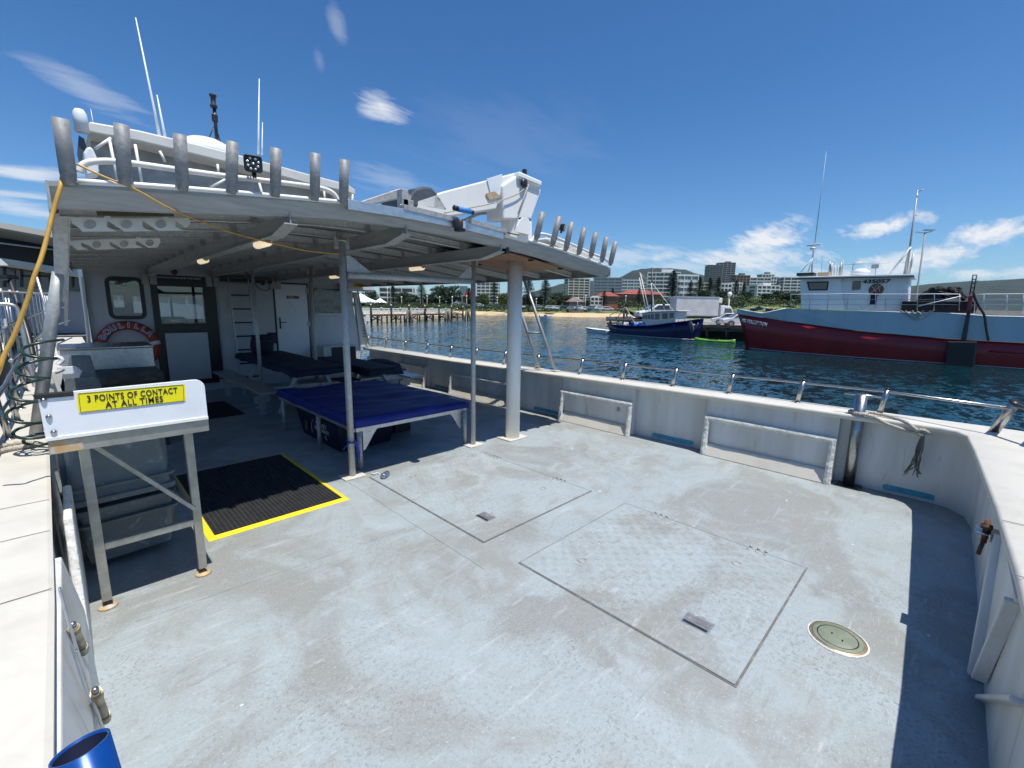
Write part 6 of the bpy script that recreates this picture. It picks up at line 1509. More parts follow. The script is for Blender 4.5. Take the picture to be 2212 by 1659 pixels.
# ---- park furniture, marquee, lamps, cars on the far shore
def marquee(x, yb, yt, d, wpx, label):
    B = at(x, yb, d); T = at(x, yt, d); w_ = wpx*d/956/2; H = T.z-B.z
    t = thing('marquee', label, 'marquee', B, 'white marquees by the jetty')
    c = B; e = H*.42
    vs = [c+RH*w_*sx+DH*w_*sy+V(0, 0, e) for sx, sy in ((-1, -1), (1, -1), (1, 1), (-1, 1))]
    b = MB(); ap = b.bm.verts.new(c+V(0, 0, H)); q = [b.bm.verts.new(v) for v in vs]; q2 = [b.bm.verts.new(v-V(0, 0, H*.10)) for v in vs]
    mid = [b.bm.verts.new(v.lerp(c+V(0, 0, H), .5)-V(0, 0, H*.05)) for v in vs]
    for k in range(4): b._f([mid[k], mid[(k+1) % 4], ap]); b._f([q[k], q[(k+1) % 4], mid[(k+1) % 4], mid[k]]); b._f([q2[k], q2[(k+1) % 4], q[(k+1) % 4], q[k]])
    b.build('canopy', 'canvas', t)
    for v in vs: b = MB(); b.tube([v*.97+c*.03-V(0, 0, e+.5), v*.97+c*.03], .08, 6); b.build('pole', 'canvas', t)
    return t
marquee(781, 664, 634, 175, 58, 'large white pointed marquee at the left end of the shore')
marquee(822, 662, 644, 178, 30, 'smaller white umbrella right of the large marquee')
b = MB(); b.obox(at(795, 659, 182), RH*9, DH*3, V(0, 0, 1.0)); o = b.build('kiosk', 'bld_brown'); tag(o, 'brown kiosk in the shade of the large marquee', 'kiosk')
def lampp(x, yb, yt, d, label, arm=0, ball=True):
    B = at(x, yb, d); T = at(x, yt, d); t = thing('street_lamp', label, 'street lamp', B, 'lamps and poles along the shore')
    b = MB(); b.tube([B-V(0, 0, .6), V(B.x, B.y, T.z)], .11, 7); b.build('pole', 'bld_cream' if ball else 'bld_grey', t)
    b = MB(); b.ball(V(B.x, B.y, T.z), .32 if ball else .15, n=8); b.build('lamp_head', 'canvas', t)
for (x, yb, yt, d, lb) in ((838, 666, 623, 180, 'pole right of the smaller marquee'), (868, 666, 642, 178, 'lamp at the left edge of the lawn'), (923, 667, 640, 178, 'lamp in the middle of the lawn'), (950, 666, 642, 176, 'lamp by the broadest tree'), (977, 667, 642, 176, 'lamp under the broadest tree'), (1008, 666, 640, 174, 'lamp in front of the terracotta-roofed house'), (1027, 666, 640, 174, 'lamp left of the second thin post'), (1074, 667, 643, 170, 'lamp by the bright green tree'), (1127, 668, 640, 170, 'lamp right of the thick white post'), (1158, 668, 646, 168, 'lamp seen through the tube frame'), (1247, 668, 645, 165, 'pole in front of the cream block'), (1264, 668, 640, 165, 'taller pole in front of the cream block'), (1351, 660, 640, 160, 'pole beside the red-roofed hall')): lampp(x, yb, yt, d, 'pale '+lb)
def car(P, head, L_, col, label, group, kind='car', name='parked_car'):
    t = thing(name, label, kind, P, group); a = head; ax = V(math.cos(a), math.sin(a), 0); ay = V(-ax.y, ax.x, 0); s = L_/4.4
    def pt(u, v, z): return P+ax*u*s+ay*v*s+V(0, 0, z*s)
    side = [(-2.2, .35), (2.2, .35), (2.25, .75), (1.35, .95), (.7, 1.42), (-1.2, 1.45), (-2.0, 1.0), (-2.25, .9)]
    b = MB(); b.prism([pt(u, -.85, z) for u, z in side], ay*1.7*s); b.build('body', col, t, bevel=.08*s)
    b = MB(); b.prism([pt(u, -.87, z) for u, z in [(1.15, .98), (.62, 1.34), (-1.1, 1.37), (-1.7, 1.02)]], ay*1.74*s); b.build('window', 'win_glass', t)
    b = MB(); b.prism([pt(1.40, -.7, .97), pt(.74, -.62, 1.40), pt(.74, .62, 1.40), pt(1.40, .7, .97)], (ax*.05+V(0, 0, .05))*s); b.build('windscreen', 'win_glass', t)
    for u in (-1.4, 1.4):
        for v in (-.86, .86):
            b = MB(); b.tube([pt(u, v-.1, .33), pt(u, v+.1, .33)], .33*s, 14); wl_ = b.build('wheel', 'tyre', t)
            b = MB(); b.tube([pt(u, v-.115, .33), pt(u, v+.115, .33)], .19*s, 10); b.build('rim', 'car_silver', wl_)
    for v in (-.6, .6): b = MB(); b.obox(pt(2.2, v, .68), ax*.06*s, ay*.2*s, V(0, 0, .08*s)); b.build('headlight', 'led_lens', t)
    return t
hd_ = math.atan2(RH.y, RH.x)
cars = [(987, 662), (1003, 662.5), (1033, 663), (1100, 665), (1122, 666), (1160, 666), (1190, 668), (1205, 669), (1222, 668), (1236, 670), (1252, 669), (1266, 671), (1281, 669), (1296, 670), (1312, 671)]
CN = ['white', 'silver', 'white', 'dark', 'white', 'silver', 'white', 'white', 'dark', 'silver', 'white', 'white', 'silver', 'white', 'white']
PLc = ['under the broadest tree, left', 'under the broadest tree, right', 'left of the second thin canopy post', 'partly behind the thick white post', 'just right of the thick white post', 'seen through the tube frame', 'left end of the long parked row', 'next to the low spreading tree', 'in the row below the cream block', 'fourth in the long parked row', 'in front of the brown pavilion', 'right of the taller pole', 'below the small white house', 'in front of the long brick hall', 'right end of the long parked row']
for i, ((x, y), c_, pl_) in enumerate(zip(cars, CN, PLc)):
    car(at(x, y, 172-i*.6), hd_+(.1 if i % 2 else -.15), 4.4, 'car_'+c_, f'{c_} car {pl_}', 'cars parked along the far shore')

# ---- timber jetty with white rails, left of the posts
J0 = wp(752, 697.5); J1 = wp(1000, 688.5); jd = (J1-J0); JL = jd.length; jd.normalize(); jn = V(-jd.y, jd.x, 0)
if jn.dot(DH) < 0: jn = -jn
jt = thing('jetty', 'long timber jetty on dark cross-braced piles with white railings, left of the posts', 'jetty', J0)
DZ = at(870, 678, (J0+J1).dot(DV)/2-CP.dot(DV)).z
def jp(u, v, z): return J0+jd*u+jn*v+V(0, 0, z-WZ)
b = MB(); b.obox(jp(JL/2-8, 1.8, DZ-.15), jd*(JL/2+8), jn*1.8, V(0, 0, .15)); b.build('jetty_deck', 'wharf_wood', jt)
npile = 15
for k in range(npile):
    u = JL*k/(npile-1)
    big = k % 2 == 0
    for v in (0, 3.4):
        b = MB(); b.tube([jp(u, v, WZ-1), jp(u, v, DZ+(1.7 if (big and v == 0) else -.2))], .21 if big else .16, 8); b.build('pile', 'pile_black', jt)
    b = MB(); b.ball(jp(u, 0, DZ+(1.85 if big else 1.25)), .17, n=8); b.build('post_light', 'canvas', jt)
    if k < npile-1:
        u2 = JL*(k+1)/(npile-1)
        if k % 2 == 0:
            b = MB(); b.beam(jp(u+.4, .0, DZ-.4), jp(u2-.4, 0, WZ+.3), .12, .2); b.build('cross_brace', 'pile_black', jt); b = MB(); b.beam(jp(u+.4, .15, WZ+.3), jp(u2-.4, .15, DZ-.4), .12, .2); b.build('cross_brace', 'pile_black', jt)
for v in (.1, 3.5):
    for zz in (.45, .8, 1.15):
        b = MB(); b.beam(jp(-16, v, DZ+zz), jp(JL*.86, v, DZ+zz), .06, .13); b.build('rail', 'canvas', jt)
    for k in range(34): b = MB(); u = -16+(JL*.86+16)*k/33; b.box(0, 0, 0, 0, 0, 0) if False else b.beam(jp(u, v, DZ), jp(u, v, DZ+1.2), .10, .10); b.build('rail_post', 'canvas', jt)
b = MB(); b.obox(jp(5, -.25, DZ-.6), jd*.55, jn*.04, V(0, 0, .6)); b.build('notice', 'canvas', jt)
b = MB(); c = jp(JL*.565, -.3, DZ+.9); b.tube([c+jd*.38*math.cos(a)+V(0, 0, .38*math.sin(a)) for a in [k*math.pi/7 for k in range(14)]], .10, 6, closed=True); o = b.build('life_ring', 'orange'); tag(o, 'small orange life ring hanging on the jetty rail', 'lifebuoy')
b = MB(); b.obox(jp(JL*.93, -.2, WZ+.35), jd*JL*.05, jn*1.2, V(0, 0, .12)); o = b.build('landing_stage', 'wharf_wood', jt)
for (x, yb, yt, lb) in ((968, 692, 668, 'first'), ):
    pass
def dolphin(x, yb, yt, label):
    B = wp(x, yb); d = (B-CP).dot(DV); T = at(x, yt, d); t = thing('mooring_piles', label, 'piles', B, 'clusters of timber piles in the water')
    for k, (dx, dy) in enumerate(((-.55, 0), (.55, 0), (0, .6))): b = MB(); b.tube([B+RH*dx*1.5+DH*dy+V(0, 0, -1), V(B.x, B.y, T.z)+RH*dx*.45+DH*dy*.3], .22, 8); b.build('pile', 'timber_grey', t)
dolphin(967, 692, 672, 'cluster of leaning grey piles beside the end of the jetty'); dolphin(1010, 690.5, 670, 'separate cluster of leaning grey piles left of the second thin post'); dolphin(884, 694, 670, 'cluster of grey piles against the middle of the jetty')
# small white boat near the beach
B = wp(1178, 687); t = thing('runabout', 'small white runabout moored off the beach behind the tube frame', 'boat', B)
def hull(b, P0, P1, hb, zs, flare=.75, n=14, bow=True, zk=-.6):
    ax = (P1-P0); L_ = ax.length; ax.normalize(); ay = V(-ax.y, ax.x, 0); rings = []
    for i in range(n+1):
        f = i/n; w_ = hb*(min(1, (1-f)/.45)**.6 if f > .55 else 1)*(.9+.1*min(1, f/.2)); w_ = max(w_, .03)
        z = zs(f); c = P0+ax*(L_*f); c.z = WZ
        rk = ax*(.06*L_ if f > .8 else 0)*((f-.8)/.2 if f > .8 else 0)
        rings.append([c+ay*w_+V(0, 0, z)+rk, c+ay*w_*flare, c+ay*w_*flare*.6+V(0, 0, zk), c-ay*w_*flare*.6+V(0, 0, zk), c-ay*w_*flare, c-ay*w_+V(0, 0, z)+rk])
    b.loft(rings, True, True, False); return ax, ay, L_
RB = V(B.x, B.y, WZ); b = MB(); hull(b, RB-RH*1.7, RB+RH*1.9, .8, lambda f: .55+.2*f); b.build('hull', 'car_white', t, bevel=.04)
b = MB(); b.obox(B+V(0, 0, .85), RH*.5, DH*.5, V(0, 0, .2)); b.build('windscreen', 'win_glass', t)
b = MB(); b.obox(B-RH*1.9+V(0, 0, .5), RH*.15, DH*.15, V(0, 0, .35)); b.build('outboard', 'car_dark', t)

# ---- wharf with timber face, truck and cars
F0, F1 = wp(1500, 733), wp(1640, 739.5); wd_ = (F1-F0).normalized(); wn_ = V(-wd_.y, wd_.x, 0)
if wn_.dot(DH) < 0: wn_ = -wn_
ZW = .12
wh = thing('wharf', 'old timber and concrete wharf behind the trawler with truck and cars parked on it', 'wharf', F0)
def wq(u, v, z): return V(F0.x, F0.y, 0)+wd_*u+wn_*v+V(0, 0, z)
b = MB(); b.prism([wq(.4, .2, ZW-.35), wq(60, .2, ZW-.35), wq(60, 90, ZW-.35), wq(-4, 60, ZW-.35), wq(-9, 30, ZW-.35), wq(-9, 8, ZW-.35), wq(.4, 4.5, ZW-.35)], (0, 0, .35)); b.build('wharf_deck', 'wharf_conc', wh)
b = MB(); b.beam(wq(.4, .15, ZW+.02), wq(60, .15, ZW+.02), .35, .30); b.build('kerb_beam', 'wharf_wood', wh)
b = MB(); b.beam(wq(.4, .15, ZW-.36), wq(60, .15, ZW-.36), .30, .22); b.build('wale_beam', 'wharf_wood', wh)
b = MB(); b.prism([wq(.5, .6, -2), wq(60, .6, -2), wq(60, 1, -2), wq(.5, 1, -2)], (0, 0, 2+ZW-.5)); b.build('wharf_face', 'weed', wh)
for k in range(22): b = MB(); u = 1.2+k*1.9; b.tube([wq(u, .25, -2.2), wq(u, .25, ZW-.1)], .18, 8); b.build('pile', 'weed', wh)
for (u, dz) in ((.4, .5), (9.0, .9)): b = MB(); b.tube([wq(u, -.2, -2.2), wq(u, -.2, ZW+dz)], .22, 10); b.build('fender_pile', 'timber_grey', wh)
b = MB(); b.beam(wq(11, -.25, WZ), wq(11.3, -.25, ZW), .05, .05); b.beam(wq(11.7, -.25, WZ), wq(11.9, -.25, ZW), .05, .05)
for k in range(4): b.beam(wq(11.02+.05*k, -.25, WZ+.25+.32*k), wq(11.72+.05*k, -.25, WZ+.25+.32*k), .05, .05)
b.build('wharf_ladder', 'galv_worn', wh)
b = MB()
for k in range(5): b.tube([wq(9.6+.1*k, -.45, -.4)+V(0, 0, -.12*k)+wd_*.35*math.cos(a)+V(0, 0, .45*math.sin(a)) for a in [q*math.pi/6 for q in range(12)]], .07, 5, closed=True)
o = b.build('tyre_fender', 'tyre'); tag(o, 'worn tyre fenders hanging off the wharf between kayak and red ship', 'tyre')
# rusty scaffold / pontoon end left of the trawler
t = thing('timber_landing', 'low rusty timber landing stage behind the stern of the blue trawler', 'landing', wp(1350, 716))
for (x, yt) in ((1318, 688), (1335, 688), (1390, 690), (1405, 690)):
    B = wp(x, 712); d = (B-CP).dot(DV); T = at(x, yt, d); b = MB(); b.tube([B-V(0, 0, .5), V(B.x, B.y, T.z)], .18, 8); b.build('pile', 'timber_dark', t)
for (x, yt, r_) in ((1346, 666, .16), (1352, 668, .14)):
    B = wp(x, 712); d = (B-CP).dot(DV); T = at(x, yt, d); b = MB(); b.tube([B, V(B.x, B.y, T.z)], r_, 8); b.build('tall_pile', 'pile_black', t)
b = MB(); A = wp(1310, 712); C = wp(1470, 716); b.beam(A+V(0, 0, 1.5), C+V(0, 0, 1.5), 5, .25); b.build('landing_deck', 'wharf_wood', t)
for z in (.5, 1.0): b = MB(); b.beam(A+V(0, 0, z), C+V(0, 0, z), .2, .16); b.build('brace', 'timber_grey', t)
for k in range(6): b = MB(); P = A.lerp(C, .08+k*.12)+V(0, 0, 1.6)+DH*1.5; b.obox(P, RH*rr.uniform(.4, .8), DH*.5, V(0, 0, rr.uniform(.2, .5))); o = b.build('crate', 'timber_grey' if k % 2 else 'tub_grey', bevel=.03); tag(o, ('weathered crate' if k % 2 else 'grey tub')+' '+['at the far left', 'second from left', 'third from left', 'fourth from left', 'second from right', 'nearest the trawler wheelhouse'][k]+' on the timber landing', 'crate', 'gear on the timber landing')
# truck
TD = 58
A = at(1459, 683, TD); B = at(1551, 681, TD); Tp = at(1505, 641, TD)
zt_ = Tp.z; zb_ = (A.z+B.z)/2+.0; tx = V(B.x-A.x, B.y-A.y, 0); TL = tx.length; tx.normalize(); ty = V(-tx.y, tx.x, 0); ty = ty if ty.dot(DH) > 0 else -ty
def tp(u, v, z): return V(A.x, A.y, 0)+tx*u+ty*v+V(0, 0, z)
zr = ZW
tr_ = thing('box_truck', 'white box truck with a grey box body parked on the wharf behind the trawler', 'truck', tp(TL/2, 1, zr))
b = MB(); b.prism([tp(0, 0, zb_), tp(TL, 0, zb_), tp(TL, 0, zt_), tp(0, 0, zt_)], ty*2.4); bx = b.build('cargo_box', 'truck_box', tr_, bevel=.04)
b = MB()
for z in (zb_+.05, zt_-.06): b.obox(tp(TL/2, -.02, z), tx*TL/2, ty*.03, V(0, 0, .07))
b.build('box_trim', 'alu', bx)
b = MB(); b.prism([tp(TL, .3, zt_-.75), tp(TL+.55, .3, zt_-.75), tp(TL+.55, .3, zt_-.1), tp(TL, .3, zt_-.1)], ty*1.8); b.build('chiller_unit', 'car_white', bx, bevel=.08)
b = MB(); b.obox(tp(TL/2+.4, 1.2, zb_-.2), tx*(TL/2+.6), ty*.5, V(0, 0, .14)); b.build('chassis', 'black_metal', tr_)
cabz = lambda q: zr+q
b = MB(); b.prism([tp(u, .1, cabz(z)) for u, z in [(TL+.35, .45), (TL+2.1, .45), (TL+2.15, 1.1), (TL+1.85, 2.0), (TL+1.55, 2.3), (TL+.35, 2.35)]], ty*2.1); cb = b.build('cab', 'car_white', tr_, bevel=.08)
b = MB(); b.prism([tp(u, .08, cabz(z)) for u, z in [(TL+.85, 1.25), (TL+1.95, 1.2), (TL+1.72, 1.95), (TL+.85, 2.0)]], ty*.05); b.build('side_window', 'win_glass', cb)
b = MB(); b.prism([tp(TL+2.16, .25, cabz(1.2)), tp(TL+2.16, 2.05, cabz(1.2)), tp(TL+1.86, 2.05, cabz(2.0)), tp(TL+1.86, .25, cabz(2.0))], tx*.03); b.build('windscreen', 'win_glass', cb)
for u in (1.0, TL+1.1): b = MB(); b.tube([tp(u, .15, zr+.45), tp(u, .45, zr+.45)], .45, 18); w__ = b.build('wheel', 'tyre', tr_); b = MB(); b.tube([tp(u, .12, zr+.45), tp(u, .4, zr+.45)], .22, 12); b.build('rim', 'car_silver', w__)
# white tanker/van behind trawler
P = at(1430, 688, 66); car(V(P.x, P.y, ZW), hd_+math.pi, 7.6, 'car_white', 'long white van behind the trawler wheelhouse, mostly hidden', 'vehicles on the wharf', 'van', 'parked_van')
P = at(1580, 696, 52); car(V(P.x, P.y, ZW), hd_+2.7, 4.3, 'car_white', 'white car parked on the wharf right of the truck cab', 'vehicles on the wharf')
P = at(1606, 701, 47); car(V(P.x, P.y, ZW), hd_+2.9, 4.4, 'car_white', 'white car by the red ship bow, partly cut off by it', 'vehicles on the wharf')
# wharf flood-lamp
lampp(1571, 690, 636, 62, 'slim pole with a white lamp head above the truck cab')
P = at(1632, 690, 55)
# kayak
P0, P1 = wp(1499, 735), wp(1588, 741); kz = thing('kayak', 'bright green kayak floating against the wharf', 'kayak', (P0+P1)/2)
ax = (P1-P0); KL = ax.length; ax.normalize(); ay = V(-ax.y, ax.x, 0); c0_ = P0
b = MB(); rg = []
for i in range(15):
    f = i/14; w_ = .36*math.sin(math.pi*min(max(f, .03), .97))**.6; z = .22+.20*(2*f-1)**4; c = P0+ax*KL*f
    rg.append([c+ay*w_*math.cos(a)+V(0, 0, .05+(z if math.sin(a) > 0 else .15)*math.sin(a)*.8) for a in [k*math.pi/5 for k in range(10)]])
b.loft(rg, True, True, True); b.build('kayak_hull', 'kayak_green', kz)
b = MB(); b.obox(P0+ax*KL*.5+V(0, 0, .24), ax*.5, ay*.2, V(0, 0, .03)); b.build('cockpit', 'black_metal', kz)

# ---- blue trawler
S0, S1 = wp(1313, 723), wp(1487, 736)
tw = thing('trawler', 'dark blue wooden trawler with a white wheelhouse moored at the wharf', 'boat', (S0+S1)/2)
def planeT(x, y, off=0.0):
    ax = (S1-S0).normalized(); n = V(-ax.y, ax.x, 0); n = n if n.dot(DH) > 0 else -n
    return pl(x, y, S0+n*off, n)
ax = (S1-S0).normalized(); an = V(-ax.y, ax.x, 0); an = an if an.dot(DH) > 0 else -an
HBM = 1.6
sheer = [(1308, 700), (1330, 702.5), (1360, 704.5), (1400, 704), (1440, 699), (1475, 694), (1497, 690), (1502, 689)]
wlp = [(1314, 722.5), (1335, 725), (1365, 729), (1400, 732), (1440, 735), (1470, 736.5), (1486, 737), (1489, 737)]
rg = []
for i, (s, w_) in enumerate(zip(sheer, wlp)):
    f = i/7; T = planeT(*s); W_ = planeT(*w_); wid = [2.6, 3.1, 3.3, 3.3, 3.0, 2.2, .9, .1][i]; ins = (3.3-wid)/2
    T += an*ins*.9; W_ += an*(ins*.9+.12); W_.z = WZ
    rg.append([T, W_.lerp(T, .5)+an*.03, W_, W_+an*.2+V(0, 0, -.8), W_+an*max(.05, wid-.4)+V(0, 0, -.8), W_+an*max(.08, wid-.2), T+an*max(.1, wid), T+an*max(.08, wid-.12)+V(0, 0, -.15), T+an*min(.12, wid*.5)+V(0, 0, -.15)])
b = MB(); b.loft(rg, True, True, True); hl = b.build('hull', 'trawler_blue', tw)
b = MB(); b.tube([r_[2]-an*.03+V(0, 0, .08) for r_ in rg], .06, 6); b.build('boot_stripe', 'antifoul', hl)
b = MB(); b.tube([r_[0]-an*.02 for r_ in rg], .06, 6); b.build('rubbing_strake', 'trawler_blue', hl)
wx = 1.0
def TP(ps, off): return [planeT(x, y, off) for x, y in ps]
b = MB(); b.prism(TP([(1387, 703), (1387, 677), (1402, 674), (1423, 673), (1460, 672), (1459, 697), (1420, 703)], .75), an*2.0); wh_ = b.build('wheelhouse', 'gelcoat', tw, bevel=.04)
b = MB(); b.prism(TP([(1383, 677), (1402, 672.5), (1464, 670), (1464, 672.5), (1402, 675), (1384, 679)], .6), an*2.3); b.build('wheelhouse_roof', 'gelcoat', wh_, bevel=.03)
for (x0, x1, y0, y1) in ((1388.5, 1392, 681, 688.5), (1393.5, 1397.5, 680.5, 688.5), (1399.5, 1404, 680, 689), (1406, 1412, 679, 689.5), (1415, 1424, 677.5, 690), (1430, 1442, 676.5, 689), (1446.5, 1455, 676, 688)):
    b = MB(); b.prism(TP([(x0, y0), (x1, y0), (x1, y1), (x0, y1)], .72), an*.05); b.build('window', 'glass_dark', wh_)
def stick(p, q, r_, off, mat, nm, par): b = MB(); b.tube([planeT(*p, off), planeT(*q, off)], r_, 8); return b.build(nm, mat, par)
stick((1407, 700), (1409, 578), .085, 1.6, 'black_metal', 'mast', tw)
stick((1413, 673), (1407, 612), .07, 1.5, 'gelcoat', 'derrick', tw); stick((1402, 672), (1383, 590), .06, 1.2, 'gelcoat', 'derrick', tw); stick((1396, 672), (1381, 600), .05, 2.6, 'gelcoat', 'derrick', tw)
stick((1381, 588), (1409, 612), .02, 1.4, 'rope', 'stay', tw); stick((1381, 588), (1398, 610), .02, 1.0, 'rope', 'stay', tw); stick((1409, 612), (1455, 672), .03, 1.5, 'gelcoat', 'stay', tw); stick((1383, 596), (1411, 640), .015, 1.5, 'rope', 'stay', tw)
stick((1436, 671), (1432, 658), .03, 1.5, 'galv', 'radar_post', tw); b = MB(); b.ball(planeT(1434, 657, 1.5), .16); b.build('search_light', 'black_metal', tw)
for (p, q) in (((1322, 702), (1317, 680)), ((1333, 703), (1328, 684)), ((1317, 681), (1352, 664)), ((1352, 664), (1372, 700)), ((1330, 690), (1348, 668)), ((1376, 704), (1366, 690))): stick(p, q, .045, .9, 'galv_worn', 'gallows_frame', tw)
for k in range(8): x = 1400+k*13; ys_ = interp([(a[0], a[1]) for a in sheer], x); stick((x, ys_), (x+1, ys_-9), .02, .12, 'galv', 'rail_post', tw)
b = MB(); b.tube([planeT(x, interp([(a[0], a[1]) for a in sheer], x)-9, .12) for x in range(1400, 1498, 12)], .025, 6); b.build('rail', 'galv', tw)
for (x, y, m_, r_) in ((1365, 700, 'tub_blue', .35), (1375, 702, 'blue_roll', .3), (1392, 702, 'blue_roll', .35), (1352, 701, 'canvas', .3), (1338, 701, 'tub_grey', .3)):
    o = lump('gear_pile', m_, planeT(x, y, 1.0), (r_*1.3, r_, r_), (0, 0, .3), .3, int(x), None, None); o.parent = tw; o.matrix_parent_inverse = tw.matrix_world.inverted()
b = MB()
for k in range(5): b.tube([planeT(1492+k*.8, 700+k*3, -.05)+ax*.16*math.cos(a)+V(0, 0, .22*math.sin(a)) for a in [q*math.pi/6 for q in range(12)]], .05, 5, closed=True)
b.build('bow_chain', 'rope_dark', tw)
# dinghy behind the trawler
P0, P1 = wp(1268, 716), wp(1318, 722); t = thing('dinghy', 'low pale dinghy tied astern of the blue trawler', 'boat', P0)
b = MB(); hull(b, P1, P0, .75, lambda f: .42+.12*f); b.build('hull', 'ship_white', t, bevel=.03)
b = MB(); b.tube([P0.lerp(P1, f)-an*.72+V(0, 0, .42) for f in (.12, .4, .7, 1)], .06, 6); b.build('rubbing_band', 'weed', t)

# ---- red and pale blue ship
S0 = wp(1617, 757.5); S1 = wp(2212, 799)
sx_ = (S1-S0).normalized(); sn = V(-sx_.y, sx_.x, 0); sn = sn if sn.dot(DH) > 0 else -sn
def sp(x, y, off=0.0): return pl(x, y, S0+sn*off, sn)
ship = thing('ship', 'large red and pale blue steel fishing ship with a white wheelhouse numbered 435057', 'ship', S0)
def cv2(c, ox=1650, oy=330, s=3.19): return [((ox+x/s)/1.0362, (oy+y/s)/1.0362) for x, y in c]
redtop = cv2([(5, 1190), (60, 1200), (180, 1213), (370, 1245), (850, 1310), (1200, 1342), (1500, 1368), (1800, 1385), (2048, 1398), (2600, 1425), (3300, 1455)])
wlin = cv2([(78, 1432), (100, 1438), (180, 1445), (370, 1470), (850, 1512), (1200, 1537), (1500, 1558), (1800, 1575), (2048, 1592), (2600, 1625), (3300, 1665)])
blut = cv2([(0, 1152), (60, 1165), (180, 1185), (345, 1150), (850, 1168), (1200, 1178), (1500, 1184), (1800, 1205), (2048, 1210), (2600, 1225), (3300, 1245)])
wid = [.05, .9, 2.4, 4.2, 5.8, 6, 6, 6, 6, 6, 6]
rgR = []; rgB = []
for i in range(11):
    ins = (6-wid[i])/2
    T = sp(*redtop[i], ins*.55 if i < 4 else 0); W_ = sp(*wlin[i], ins*.8 if i < 4 else .1); W_.z = WZ; U = sp(*blut[i], ins*.45 if i < 4 else 0)
    w_ = wid[i]
    rgR.append([T, W_.lerp(T, .5)+sn*.02, W_, W_+sn*.3+V(0, 0, -1), W_+sn*max(.04, w_-.5)+V(0, 0, -1), W_+sn*max(.045, w_), T+sn*max(.05, w_)])
    rgB.append([U, T+V(0, 0, .005)-sn*.01, T+sn*max(.04, w_)+V(0, 0, .005), U+sn*max(.05, w_), U+sn*max(.045, w_-.15)+V(0, 0, -.01), U+sn*max(.045, w_-.15)+V(0, 0, -.35), U+sn*min(.15, w_*.4)+V(0, 0, -.35), U+sn*min(.15, w_*.4)+V(0, 0, -.01)])
b = MB(); b.loft(rgR, True, True, True); hl = b.build('lower_hull', 'ship_red', ship)
b = MB(); b.loft(rgB, True, True, False); ub = b.build('upper_hull', 'ship_blue', ship)
b = MB(); b.tube([r_[2]-sn*.02+V(0, 0, .05) for r_ in rgR], .035, 6); b.build('waterline_stripe', 'antifoul', hl)
b = MB(); b.tube([r_[0]-sn*.015 for r_ in rgR[3:]], .03, 6); b.build('sheer_strake', 'rust', hl)
b = MB(); b.tube([r_[1].lerp(r_[0], .25)-sn*.03 for r_ in rgR[7:]], .06, 8); b.build('rubbing_bar', 'ship_red', hl)
b = MB(); b.tube([r_[0]+V(0, 0, .0) for r_ in rgB[4:]], .04, 6); b.build('bulwark_capping', 'ship_white', ub)
b = MB(); b.tube([r_[0] for r_ in rgB[:4]], .04, 6); b.build('bow_capping', 'ship_white', ub)
b = MB(); pts = [sp(*p, 2.2) for p in cv2([(20, 1150), (180, 1140), (320, 1165)])]; b.tube(pts, .03, 6); b.build('bow_rail', 'ship_white', ship)
for q in cv2([(120, 1160), (160, 1150), (230, 1160), (290, 1165)]):
    b = MB(); b.obox(sp(*q, 2.0), sx_*.22, sn*.3, V(0, 0, .12)); b.build('windlass', 'black_metal', ship, bevel=.03)
nA = sp(*cv2([(45, 1237)])[0], 1.10); nB = sp(*cv2([(220, 1268)])[0], .30)
nc = (nA+nB)/2; nx_ = (nB-nA).normalized(); txt = text('MS PERCEPTION', 'name_lettering', .40, nc-sn*.35-V(0, 0, -.02), nx_, V(0, 0, 1), 'letter_white', hl, .0, depth=.01, spacing=1.12, fit=(nB-nA).length)
# wheelhouse
W2 = .9
def q2(c, off): return [sp(*p, off) for p in cv2(c)]
b = MB(); b.prism(q2([(452, 935), (735, 932), (770, 1160), (455, 1150)], W2), sn*3.6); wha = b.build('wheelhouse', 'ship_white', ship, bevel=.03)
b = MB(); b.prism(q2([(735, 930), (1235, 925), (1215, 1170), (775, 1162)], W2+.25), sn*3.2); whb = b.build('deckhouse', 'ship_white', ship, bevel=.03)
b = MB(); b.prism(q2([(430, 925), (1265, 905), (1268, 920), (1100, 932), (450, 942)], W2-.35), sn*4.3); b.build('house_roof', 'ship_white', wha, bevel=.02)
b = MB(); b.prism(q2([(425, 932), (1262, 918), (1262, 926), (430, 941)], W2-.38), sn*.05); b.build('roof_edge', 'rust', wha)
def rq(c, off, nm, mat, par, th=.04):
    b = MB(); b.prism(q2(c, off), sn*th); return b.build(nm, mat, par, bevel=.03)
rq([(495, 958), (655, 955), (645, 1020), (512, 1022)], W2-.04, 'window', 'black_frame', wha); rq([(508, 967), (645, 964), (636, 1012), (522, 1014)], W2-.05, 'pane', 'glass_dark', wha, .02)
rq([(826, 955), (886, 952), (880, 1015), (818, 1018)], W2+.20, 'window', 'glass_dark', whb)
c0 = q2([(990, 958)], W2+.22)[0]; text('435057', 'number_lettering', .33, c0-V(0, 0, .0), sx_, V(0, 0, 1), 'ink', whb, .010, sx=1.45, shear=.12, depth=.01)
c0 = q2([(992, 1016)], W2+.22)[0]
b = MB(); b.lathe([(0, .02), (.40, .02), (.40, 0), (0, 0)], c0, 28, ax=-sn, cap=False); em = b.build('round_emblem', 'bld_brick', whb)
b = MB()
for (a0_, a1_) in (((-.28, -.24), (.28, .30)), ((-.26, .24), (.04, -.16)), ((0.04, .33), (.22, -.12)), ((-.08, .08), (-.02, .30))): b.beam(c0-sn*.03+sx_*a0_[0]+V(0, 0, a0_[1]), c0-sn*.03+sx_*a1_[0]+V(0, 0, a1_[1]), .02, .05, sn)
b.build('emblem_stroke', 'letter_white', em)
